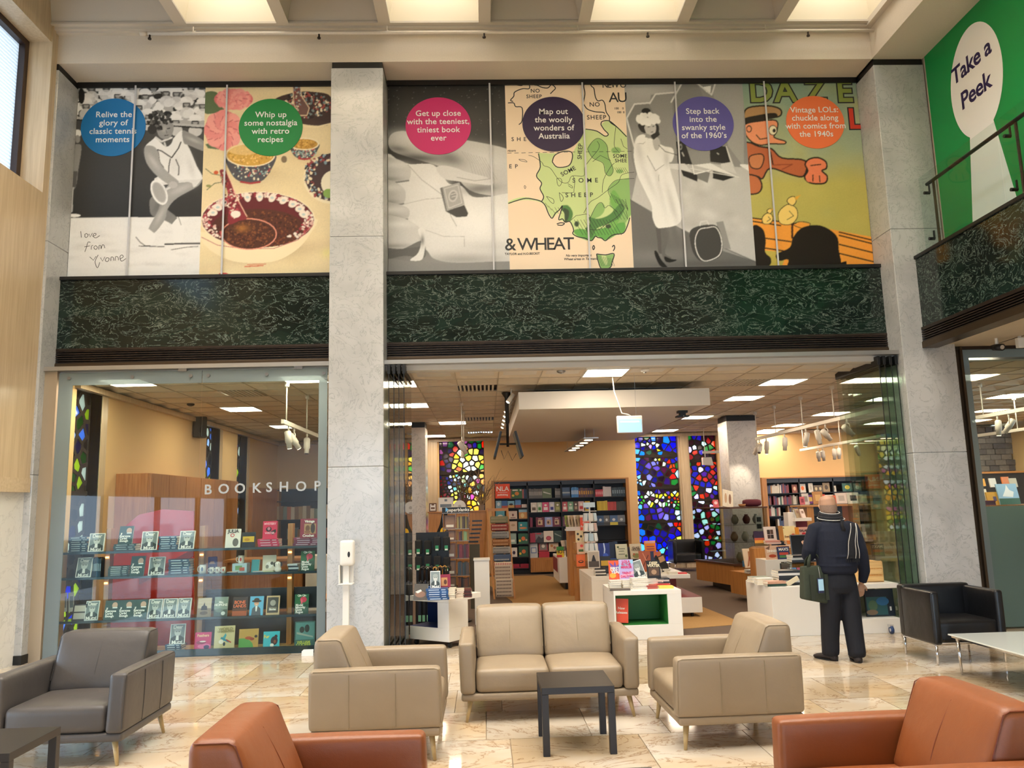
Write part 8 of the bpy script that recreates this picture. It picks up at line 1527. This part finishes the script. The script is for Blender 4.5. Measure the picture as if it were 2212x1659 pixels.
for i, (a, b_, y0, y1, c_, l, art, ti) in enumerate(((1631, 1658, 1148, 1180, '#3a2a44', 'dark book with a glowing sunset band', [('r', 0, 1, .2, .5, '#e8a84a'), ('r', 0, 1, .4, .55, '#c8604a'), ('r', 0, 1, 0, .2, '#6a5a3a')], None), (1652, 1677, 1138, 1168, '#dcd0c8', 'pinkish white book with four dark photographs', [('r', .25, .5, .45, .78, '#3a2a24'), ('r', .52, .76, .45, .78, '#5a4438'), ('r', .25, .5, .14, .42, '#4a3630'), ('r', .52, .76, .14, .42, '#2a221e')], None), (1691, 1719, 1137, 1169, '#ecdca4', 'pale yellow book with an orange spot', [('e', .8, .35, .15, .14, '#e0603a'), ('e', .15, .88, .06, .04, '#8a7a4a')], [('Every', .35, .3, .04, '#8a6a4a')]), (1722, 1751, 1139, 1158, '#dca89a', 'pink book lettered with a red bird', [('e', .5, .2, .16, .2, '#c8303a')], [('GALAH', .5, .6, .045, 'k')]), (1685, 1692, 1136, 1168, '#b07a3a', 'narrow golden-brown book edge', (), None), (1720, 1726, 1139, 1158, '#d88a2a', 'narrow orange book edge', (), None))):
    bk(a, b_, y0, y1, 11.75-.01*i, c_, l+' on the upper step behind the white table', art, ti, None, .12, .1)
t = thing('riser', 'oak riser carrying the upper step of covers behind the white table', 'riser', (0, 0, 0)); ua, ub = at(1629, 1180, Y=11.8), at(1756, 1165, Y=11.8); MB().box(ua.x, ub.x, 11.82, 11.96, 0, ua.z-.01).build('body', M_OAK, t)
for i, (a, b_) in enumerate(((1655, 1680), (1700, 1712))): pstack(a, b_+6, 1168, 1176, 11.6, 2, (('#d8b8ac', '#c88a7a'), ('#e08a3a', '#d8782a'))[i], ('pinkish', 'orange')[i]+' book lying below the upper step of covers', ('pinkish', 'orange')[i]+' books below the upper step', d=.12)
# mid table with covers behind the man
t = thing('oak_shelf_table', 'oak shelf table with uprights carrying covers behind the man', 'table', (0, 0, 0)); ya = 14.2; sa, sb = at(1729, 1092, Y=ya), at(1890, 1090, Y=ya); MB().box(sa.x, sb.x, ya, ya+.5, sa.z-.03, sa.z).build('top', M_OAKX, t)
for px in (1744, 1843): x = at(px, 1100, Y=ya).x; MB().box(x, x+.12, ya+.02, ya+.45, 0, sa.z-.03).build('upright', M_OAK, t)
MB().box(at(1760, 1150, Y=ya).x, at(1842, 1150, Y=ya).x, ya+.1, ya+.45, .75, .78).build('shelf', M_OAKX, t)
mc = [(1729, 1738, 1073, 1090, '#c8606a', 'rose book edge'), (1735, 1748, 1066, 1090, '#c8bcb0', 'grey slanted book'), (1744, 1758, 1069, 1088, '#6a2a7c', 'violet book with gold figure'), (1758, 1777, 1062, 1089, '#b8824a', 'amber backing board'), (1768, 1784, 1068, 1088, '#d8483c', 'red brush-lettered book'), (1783, 1801, 1069, 1086, '#d8d0c8', 'white horizon print book'), (1800, 1806, 1070, 1088, '#d8603a', 'orange book edge'), (1807, 1830, 1065, 1088, '#c8b4a4', 'pinkish plain book'), (1832, 1856, 1064, 1088, '#e0cfc0', 'cream book with a dark double portrait'), (1857, 1872, 1068, 1086, '#c0a888', 'sand coloured disc book'), (1888, 1906, 1070, 1088, '#6a6a5c', 'grey-green print book')]
for i, (a, b_, y0, y1, c_, l) in enumerate(mc): bk(a, b_, y0, y1, ya+.05+.01*(i % 3), c_, l+' on the oak shelf table behind the man', [('r', .25, .78, .25, .75, ('#8a3040', '#8a8078', '#c8a04a', '#d8a868', '#f0c0b0', '#8a8a8a', '#a84a2a', '#a89888', '#2a2422', '#e0d0b0', '#2a2a28')[i])], None, None, .2, (-.1, .1, 0)[i % 3])
for i, (px, c_) in enumerate(((1764, '#d86a2a'), (1770, '#d8d0cc'), (1778, '#c8c4c0'), (1846, '#d0a888'), (1852, '#c8b8a0'), (1858, '#e0d4c4'), (1864, '#b89a7c'))): bk(px, px+7, 1106, 1126, ya+.15, c_, ('orange', 'white', 'pale grey', 'peach', 'sand', 'cream', 'brown')[i]+' book upright on the lower shelf behind the man', (), None, .785, .05, .5)
t = thing('book_caddy', 'cream book caddy with a lip in front of the dark bookcase', 'rack', (0, 0, 0)); ca0, ca1 = at(1704, 1140, Y=13.2), at(1748, 1120, Y=13.2); MB().box(ca0.x, at(1718, 1120, Y=13.2).x, 13.2, 13.4, .6, at(1704, 1107, Y=13.2).z).build('side', M_WHITE, t); MB().box(at(1717, 1125, Y=13.1).x, ca1.x, 13.1, 13.3, at(1720, 1126, Y=13.1).z, at(1720, 1119, Y=13.1).z).build('lip', M_WHITE, t); MB().box(at(1718, 1125, Y=13.3).x, ca1.x, 13.3, 13.4, 0, at(1720, 1126, Y=13.1).z).build('back', mat('plum_panel', '#7a2a3a', .5), t)
for i, (a, b_, y0, y1, c_) in enumerate(((1718, 1724, 1090, 1108, '#c8ccd0'), (1720, 1731, 1099, 1119, '#a89478'), (1731, 1743, 1101, 1120, '#d8c4bc'))): bk(a, b_, y0, y1, 13.12, c_, ('slim white book', 'tan book', 'pinkish lettered book')[i]+' slanting in the cream caddy', [('r', .2, .8, .5, .8, '#8a6a5a')], None, at(1720, 1119, Y=13.1).z, .3, .6)
# books in the side window on a table
t = thing('window_table', 'red-brown table of covers behind the frosted side window', 'table', (0, 0, 0)); wa, wb_ = at(2112, 1092, Y=11.2), at(2240, 1088, Y=11.2); MB().box(wa.x, wb_.x, 11.2, 11.9, wa.z-.05, wa.z).build('top', M_WAL, t); MB().box(wa.x+.1, wb_.x-.1, 11.3, 11.8, 0, wa.z-.05).build('body', M_WAL, t)
for i, (a, b_, y0, y1, c_, l, art) in enumerate(((2112, 2134, 1043, 1078, '#e4d8c4', 'white book with a grey horse drawing', [('e', .6, .5, .15, .25, '#9a9284')]), (2134, 2162, 1055, 1083, '#d8a02a', 'golden book with a violet photograph', [('r', .45, .7, .3, .65, '#5a4a6a')]), (2160, 2202, 1043, 1088, '#9ac0dc', 'large blue book with a white star-shaped snow peak', [('p', ((.2, .4), (.4, .7), (.5, .95), (.6, .7), (.8, .6), (.7, .35)), '#f0f2f2'), ('r', 0, 1, 0, .3, '#2a5a3a')]), (2118, 2127, 1034, 1046, '#e0a02a', 'small orange box book'), (2140, 2153, 1033, 1052, '#d8d4cc', 'white card book'), (2166, 2181, 1030, 1045, '#e07a2a', 'orange paperback'), (2180, 2196, 1033, 1052, '#c8b89a', 'buff patterned book'))[:7] if False else [(2112, 2134, 1043, 1078, '#e4d8c4', 'white book with a grey horse drawing', [('e', .6, .5, .15, .25, '#9a9284')]), (2134, 2162, 1055, 1083, '#d8a02a', 'golden book with a violet photograph', [('r', .45, .7, .3, .65, '#5a4a6a')]), (2160, 2202, 1043, 1088, '#9ac0dc', 'large blue book with a white snow peak', [('p', ((.2, .4), (.4, .7), (.5, .95), (.6, .7), (.8, .6), (.7, .35)), '#f0f2f2'), ('r', 0, 1, 0, .3, '#2a5a3a')]), (2118, 2129, 1034, 1050, '#e0a02a', 'small orange boxed book', ()), (2140, 2153, 1033, 1052, '#d8d4cc', 'white card book', ()), (2166, 2181, 1030, 1046, '#e07a2a', 'orange paperback', ()), (2182, 2198, 1033, 1052, '#c8b89a', 'buff patterned book', ())]):
    bk(a, b_, y0, y1, 11.3 if i < 3 else 11.75, c_, l+' on the table behind the side window', art, None, wa.z if i < 3 else None, .2, .1)
pstack(2114, 2150, 1078, 1088, 11.22, 3, ('#6a2a44', '#4a2438'), 'plum book in the low stack behind the side window', 'plum stack behind the side window', wa.z, d=.1)
t = thing('bookcase', 'dark bookcase with oak rail under the stone wall behind the side window', 'bookcase', (0, 0, 0)); ba = at(2092, 1020, Y=17); bz = ba.z; MB().box(ba.x-.6, 12.9, 17.0, 17.4, bz-.04, bz).build('rail', M_OAKX, t); MB().box(ba.x-.6, 12.9, 17.05, 17.4, 0, bz-.04).build('body', M_DARKSH, t)
# ================================================================== THE MAN
PM = Vector((3.53, 8.02, 0))
def meta_mesh(name, builder, mats, parent, voxel=.009, sm=3):
    b = MB(); builder(b); me = bpy.data.meshes.new(name); me.from_pydata(b.v, [], b.f)
    o = link(name, me, parent); 
    for m in mats: me.materials.append(m)
    r = o.modifiers.new('r', 'REMESH'); r.mode = 'VOXEL'; r.voxel_size = voxel; r.use_smooth_shade = True
    s = o.modifiers.new('s', 'SMOOTH'); s.iterations = sm; s.factor = .5; return o
M_SKIN = mat('skin', '#b28a70', .5, var=.06, scale=9); M_NAVY = mat('navy_wool', '#0e1426', .9, var=.12, scale=60, bump=.3); M_TRO = mat('navy_trousers', '#0c0f1a', .85, var=.1, scale=20)
man = thing('person', 'bald man seen from behind in dark clothes with a striped scarf at the white table', 'person', PM, 0)
# local frame: he faces +y; his left hand is at -x
def limb(b, pts, rs, n=12): b.tube(pts, rs, n)
HZ = .10   # extra height of the hips above .70
def body(b):
    # head bowed forward, neck
    b.loft([((.0, .05, 1.36), (.055, 0, 0), (0, .055, 0)), ((.0, .065, 1.42), (.058, 0, 0), (0, .06, 0)), ((0, .085, 1.465), (.078, 0, 0), (0, .086, -.01)), ((0, .10, 1.52), (.086, 0, 0), (0, .10, -.02)), ((0, .105, 1.57), (.081, 0, 0), (0, .094, -.02)), ((0, .10, 1.61), (.06, 0, 0), (0, .068, -.01)), ((0, .095, 1.625), (.015, 0, 0), (0, .02, 0))], 20)
    for s in (-1, 1): b.loft([((s*.086, .105, 1.505), (.004, 0, 0), (0, .016, .024)), ((s*.097, .098, 1.508), (.004, 0, 0), (0, .018, .030)), ((s*.1, .094, 1.51), (.002, 0, 0), (0, .014, .022))], 12)
    b.loft([((0, .185, 1.49), (.012, 0, 0), (0, 0, .022)), ((0, .21, 1.475), (.012, 0, 0), (0, 0, .016)), ((0, .215, 1.47), (.005, 0, 0), (0, 0, .006))], 10)      # nose
    b.loft([((0, .13, 1.43), (.035, 0, 0), (0, .05, 0)), ((0, .14, 1.45), (.05, 0, 0), (0, .05, 0)), ((0, .13, 1.49), (.06, 0, 0), (0, .06, 0))], 14)
    # torso, hips, legs
    b.loft([((0, .0, .80), (.13, 0, 0), (0, .10, 0)), ((0, 0, .90), (.145, 0, 0), (0, .105, 0)), ((0, .0, 1.1), (.15, 0, 0), (0, .11, 0)), ((0, .0, 1.25), (.16, 0, 0), (0, .10, 0)), ((0, .03, 1.34), (.10, 0, 0), (0, .07, 0)), ((0, .05, 1.38), (.05, 0, 0), (0, .05, 0))], 18)
    for s, fx, fy in ((-1, -.115, .06), (1, .09, -.06)):
        limb(b, [(s*.07, 0, .84), (s*.085+fx*.1, fy*.3, .45), (fx, fy, .09)], [.085, .06, .045]); b.tube([(fx, fy-.03, .05), (fx+s*.01, fy+.12, .03)], [.035, .028], 10)
    # right arm hanging
    limb(b, [(.17, .03, 1.28), (.235, -.01, 1.03), (.265, .03, .80), (.262, .06, .735)], [.045, .04, .032, .026])
    hand(b, Vector((.262, .065, .735)), Vector((-.05, .12, -1)).normalized(), Vector((-1, .1, 0)).normalized(), 1)
    # left arm bent forward
    limb(b, [(-.17, .03, 1.28), (-.255, .02, 1.05), (-.21, .20, 1.02), (-.17, .29, 1.08)], [.045, .04, .032, .026])
    hand(b, Vector((-.17, .29, 1.08)), Vector((.25, .7, .5)).normalized(), Vector((.8, .1, -.5)).normalized(), -1)
def hand(b, p, d, side_, s):
    d = d.normalized(); n = d.cross(side_).normalized(); u = n.cross(d).normalized()
    b.loft([(tuple(p), tuple(u*.024), tuple(n*.018)), (tuple(p+d*.035), tuple(u*.036), tuple(n*.016)), (tuple(p+d*.085), tuple(u*.038), tuple(n*.013))], 12)
    for k, L_ in enumerate((.062, .072, .067, .052)):
        q = p+d*.075+u*((k-1.5)*.0185); a = q+d*L_*.5+n*.008; e = a+(d*.75+n*.55).normalized()*L_*.55; b.tube([tuple(q), tuple(a), tuple(e)], [.0088, .0085, .0075], 8)
    q = p+d*.02-u*.03; a = q+(d*.7-u*.6).normalized()*.035; e = a+(d*.95-u*.15+n*.2).normalized()*.032; b.tube([tuple(q), tuple(a), tuple(e)], [.0115, .0105, .009], 8)
meta_mesh('body', body, [M_SKIN], man, .0068, 2)
hr = MB(); hr.loft([((0, .078, 1.452), (.079, 0, 0), (0, .084, 0)), ((0, .082, 1.475), (.084, 0, 0), (0, .088, 0)), ((0, .088, 1.50), (.0875, 0, 0), (0, .094, 0)), ((0, .094, 1.525), (.0875, 0, 0), (0, .098, 0))], 24, cap=False)
hr.f = [f for f in hr.f if sum(hr.v[i][1] for i in f)/4 < .115]; hr.m = [0]*len(hr.f); hr.build('hair', mat('short_grey_hair', '#8d7464', .9, var=.2, scale=150), man, True)
def sweater(b):
    b.loft([((.0, .0, .845), (.172, 0, 0), (0, .128, 0)), ((0, -.004, .87), (.19, 0, 0), (0, .148, 0)), ((.0, -.006, .96), (.198, 0, 0), (0, .155, 0)), ((0, -.008, 1.08), (.196, 0, 0), (0, .150, 0)), ((0, -.006, 1.18), (.200, 0, 0), (0, .142, 0)), ((0, 0, 1.27), (.200, 0, 0), (0, .125, 0)), ((0, .015, 1.33), (.165, 0, 0), (0, .105, 0)), ((0, .035, 1.375), (.105, 0, 0), (0, .085, 0)), ((0, .05, 1.405), (.075, 0, 0), (0, .07, 0))], 24, p=2.3)
    limb(b, [(.13, .01, 1.30), (.19, .01, 1.285), (.222, .0, 1.19), (.248, -.02, 1.06), (.262, -.01, .98), (.280, .01, .86), (.270, .035, .775), (.266, .045, .75)], [.072, .076, .072, .066, .064, .056, .044, .040], 16)
    limb(b, [(-.13, .01, 1.30), (-.19, .01, 1.285), (-.232, .01, 1.19), (-.262, .015, 1.08), (-.268, .04, 1.025), (-.225, .16, 1.01), (-.178, .27, 1.065)], [.072, .076, .072, .070, .066, .056, .042], 16)
    for z, k in ((.93, .006), (1.02, -.004)): b.loft([((.0, -.012, z-.012), (.19, 0, 0), (0, .15, 0)), ((0, -.012, z), (.201+k, 0, 0), (0, .16, 0)), ((0, -.012, z+.012), (.19, 0, 0), (0, .15, 0))], 24)
meta_mesh('jumper', sweater, [M_NAVY], man, .010, 4)
def trousers(b):
    b.loft([((0, 0, .88), (.155, 0, 0), (0, .12, 0)), ((0, -.006, .80), (.172, 0, 0), (0, .135, 0)), ((0, -.008, .72), (.178, 0, 0), (0, .135, 0)), ((0, -.004, .66), (.165, 0, 0), (0, .12, 0))], 22)
    for s, fx, fy in ((-1, -.115, .06), (1, .095, -.06)):
        b.loft([((s*.085, 0, .74), (.095, 0, 0), (0, .115, 0)), ((s*.092+fx*.02, fy*.2, .56), (.100, 0, 0), (0, .11, 0)), ((s*.06+fx*.35, fy*.45, .40), (.092, 0, 0), (0, .10, 0)), ((s*.03+fx*.7, fy*.75, .22), (.086, 0, 0), (0, .095, 0)), ((fx, fy-.01, .09), (.082, 0, 0), (0, .092, 0)), ((fx, fy, .055), (.080, 0, 0), (0, .09, 0)), ((fx, fy, .045), (.058, 0, 0), (0, .07, 0))], 16)
meta_mesh('trousers', trousers, [M_TRO], man, .010, 3)
for s, fx, fy, rz in ((-1, -.125, .07, .55), (1, .095, -.055, -.15)):
    T = Matrix.Translation((fx, fy, 0)) @ Matrix.Rotation(rz, 4, 'Z')
    MB().loft([((0, -.05, .004), (.038, 0, 0), (0, .038, 0)), ((0, -.05, .03), (.040, 0, 0), (0, .04, 0)), ((0, -.045, .065), (.036, 0, 0), (0, .04, 0))], 14, T=T).loft([((0, -.085, .03), (.025, 0, 0), (0, 0, .028)), ((0, -.05, .038), (.04, 0, 0), (0, 0, .036)), ((0, .05, .035), (.042, 0, 0), (0, 0, .033)), ((0, .13, .026), (.042, 0, 0), (0, 0, .024)), ((0, .172, .02), (.022, 0, 0), (0, 0, .014))], 14, T=T).build('shoe', mat('brown_black_shoe', '#2a2220', .6), man, True)
    MB().loft([((0, .04, 0), (.044, 0, 0), (0, .135, 0)), ((0, .04, .014), (.045, 0, 0), (0, .137, 0))], 20, T=T).build('sole', M_RUB, man)
# scarf: wraps the neck, ends hang down the back
M_SC = mat('scarf_dark', '#1b1b20', .9, var=.1, scale=90, bump=.3); M_SW = mat('scarf_white', '#d8d4cc', .9)
sc = MB(); 
for z, k, y in ((1.375, .092, .05), (1.405, .086, .055), (1.43, .080, .06)): sc.tube([(k*1.12*math.cos(a), y+k*1.05*math.sin(a), z+.02*math.sin(a)) for a in [i*math.pi/12 for i in range(25)]], .026, 10)
so = sc.build('scarf', M_SC, man, True)
w1 = MB()
for z, k, y, r in ((1.455, .084, .058, .0035), (1.392, .118, .045, .0035)): w1.tube([(k*1.12*math.cos(a), y+k*1.05*math.sin(a), z+.02*math.sin(a)) for a in [i*math.pi/12 for i in range(25)]], r, 6)
w1.build('scarf_stripe', M_SW, so, True)
def strand(x0, x1, z0, z1, y, wid, lab):
    b = MB(); n = 9
    V = []
    for i in range(n):
        f = i/(n-1); z = z0+(z1-z0)*f; xc = x0+(x1-x0)*f+.006*math.sin(f*9); w = wid*(.55+.45*f)
        V.append(((xc, y-.012*math.sin(f*3), z), (w/2, 0, 0), (0, .012, 0)))
    b.loft(V, 14, p=3); o = b.build('scarf_end', M_SC, man, True)
    s_ = MB()
    for k in ((-.42, .42) if lab == 'a' else (.44,) if lab == 'b' else ()): s_.tube([(x0+(x1-x0)*i/8+.006*math.sin(i/8*9)+k*wid*(.55+.45*i/8), y-.014-.012*math.sin(i/8*3)-(.0 if abs(k) > .1 else .002), z0+(z1-z0)*i/8) for i in range(9)], .0028 if abs(k) > .1 else .002, 6)
    s_.build('stripe', M_SW, o, True)
    fr = MB()
    for j in range(9): xx = x1-wid/2+wid*(j+.5)/9; fr.tube([(xx, y-.005, z1+.01), (xx+RS.uniform(-.006, .006), y-.01, z1-.035)], .003, 4)
    fr.build('fringe', M_SC, o)['kind'] = 'stuff'; return o
strand(.125, .075, 1.345, 1.00, -.155, .10, 'a'); strand(.135, .125, 1.345, 1.0, -.150, .075, 'b'); strand(.03, .045, 1.39, 1.27, -.115, .04, 'c')
# tote bag over the forearm
bag = thing('tote_bag', 'olive green canvas tote bag hanging from the man\u2019s bent arm', 'bag', (PM.x-.235, PM.y-.02, 0), .12)
M_BAG = mat('olive_canvas', '#333a2c', .85, var=.1, scale=30, bump=.3)
def bf(p): q = (p.z-.57)/.35; return Vector((p.x*(1.0-.10*q)+.0, p.y*(1-.45*q)+.0, p.z-.035*(p.x/.16)*(1-q)))
MB().soft(-.165, .165, -.06, .06, .575, .93, .02, puff=(0, .02, 0), f=bf, k=8).build('bag_body', M_BAG, bag, True)
for y in (-.052, .052): 
    h_ = MB(); P = [(-.085, y*.6, .92), (-.07, y*.5, .99), (-.03, 0, 1.065), (.0, 0, 1.075), (.03, 0, 1.055), (.06, y*.5, .99), (.07, y*.6, .92)]
    for a, b2 in zip(P, P[1:]): pass
    h_.loft([(p, (.019, 0, 0) if i not in (2, 3, 4) else (.012, 0, .012), (0, .003, 0)) for i, p in enumerate(P)], 8); h_.build('handle', M_BAG, bag, True)
for x in (-.085, .07): MB().box(x-.019, x+.019, -.078, -.0745, .60, .85).build('webbing', mat('olive_web', '#2c3226', .8), bag)
MB().soft(-.035, .03, -.095, -.082, .67, .815, .01).build('luggage_tag', mat('tag_frame', '#23284a', .4), bag, True); MB().box(-.030, .025, -.0965, -.095, .695, .805).build('tag_window', mat('tag_pale', '#a9d4ec', .2), bag); MB().tube([(0, -.088, .815), (.0, -.08, .85), (.01, -.05, .92)], .003, 5).build('tag_cord', M_STEEL, bag)
# ================================================================== the 300 books that show largest stay things, the rest become one mass
def _join_far_books():
    bs = [o for o in C.objects if o.get('category') == 'book']
    def size(o):
        d = (Vector(o.location)-Vector(EYE)).length; v = o.data.vertices; xs = [p.co.x for p in v]; zs = [p.co.z for p in v]
        return (max(xs)-min(xs)+.02)*(max(zs)-min(zs)+.01)/d/d*(3 if o.children else 1)
    bs.sort(key=size, reverse=True); rest = bs[295:]
    V, F, MI, mats = [], [], [], []
    for o in rest:
        M = Matrix.LocRotScale(o.location, o.rotation_euler, None); k = len(V); mp = []
        for m in o.data.materials:
            if m not in mats: mats.append(m)
            mp.append(mats.index(m))
        V += [tuple(M @ p.co) for p in o.data.vertices]
        for f in o.data.polygons: F.append([k+i for i in f.vertices]); MI.append(mp[f.material_index] if mp else 0)
        for ch in list(o.children): bpy.data.objects.remove(ch)
        bpy.data.objects.remove(o)
    me = bpy.data.meshes.new('shelved_books'); me.from_pydata(V, [], F)
    for m in mats: me.materials.append(m)
    me.polygons.foreach_set('material_index', MI); o = link('shelved_books', me); tag(o, 'small book spines and stacked books filling the shop shelves', 'books', None, 'stuff')
_join_far_books()
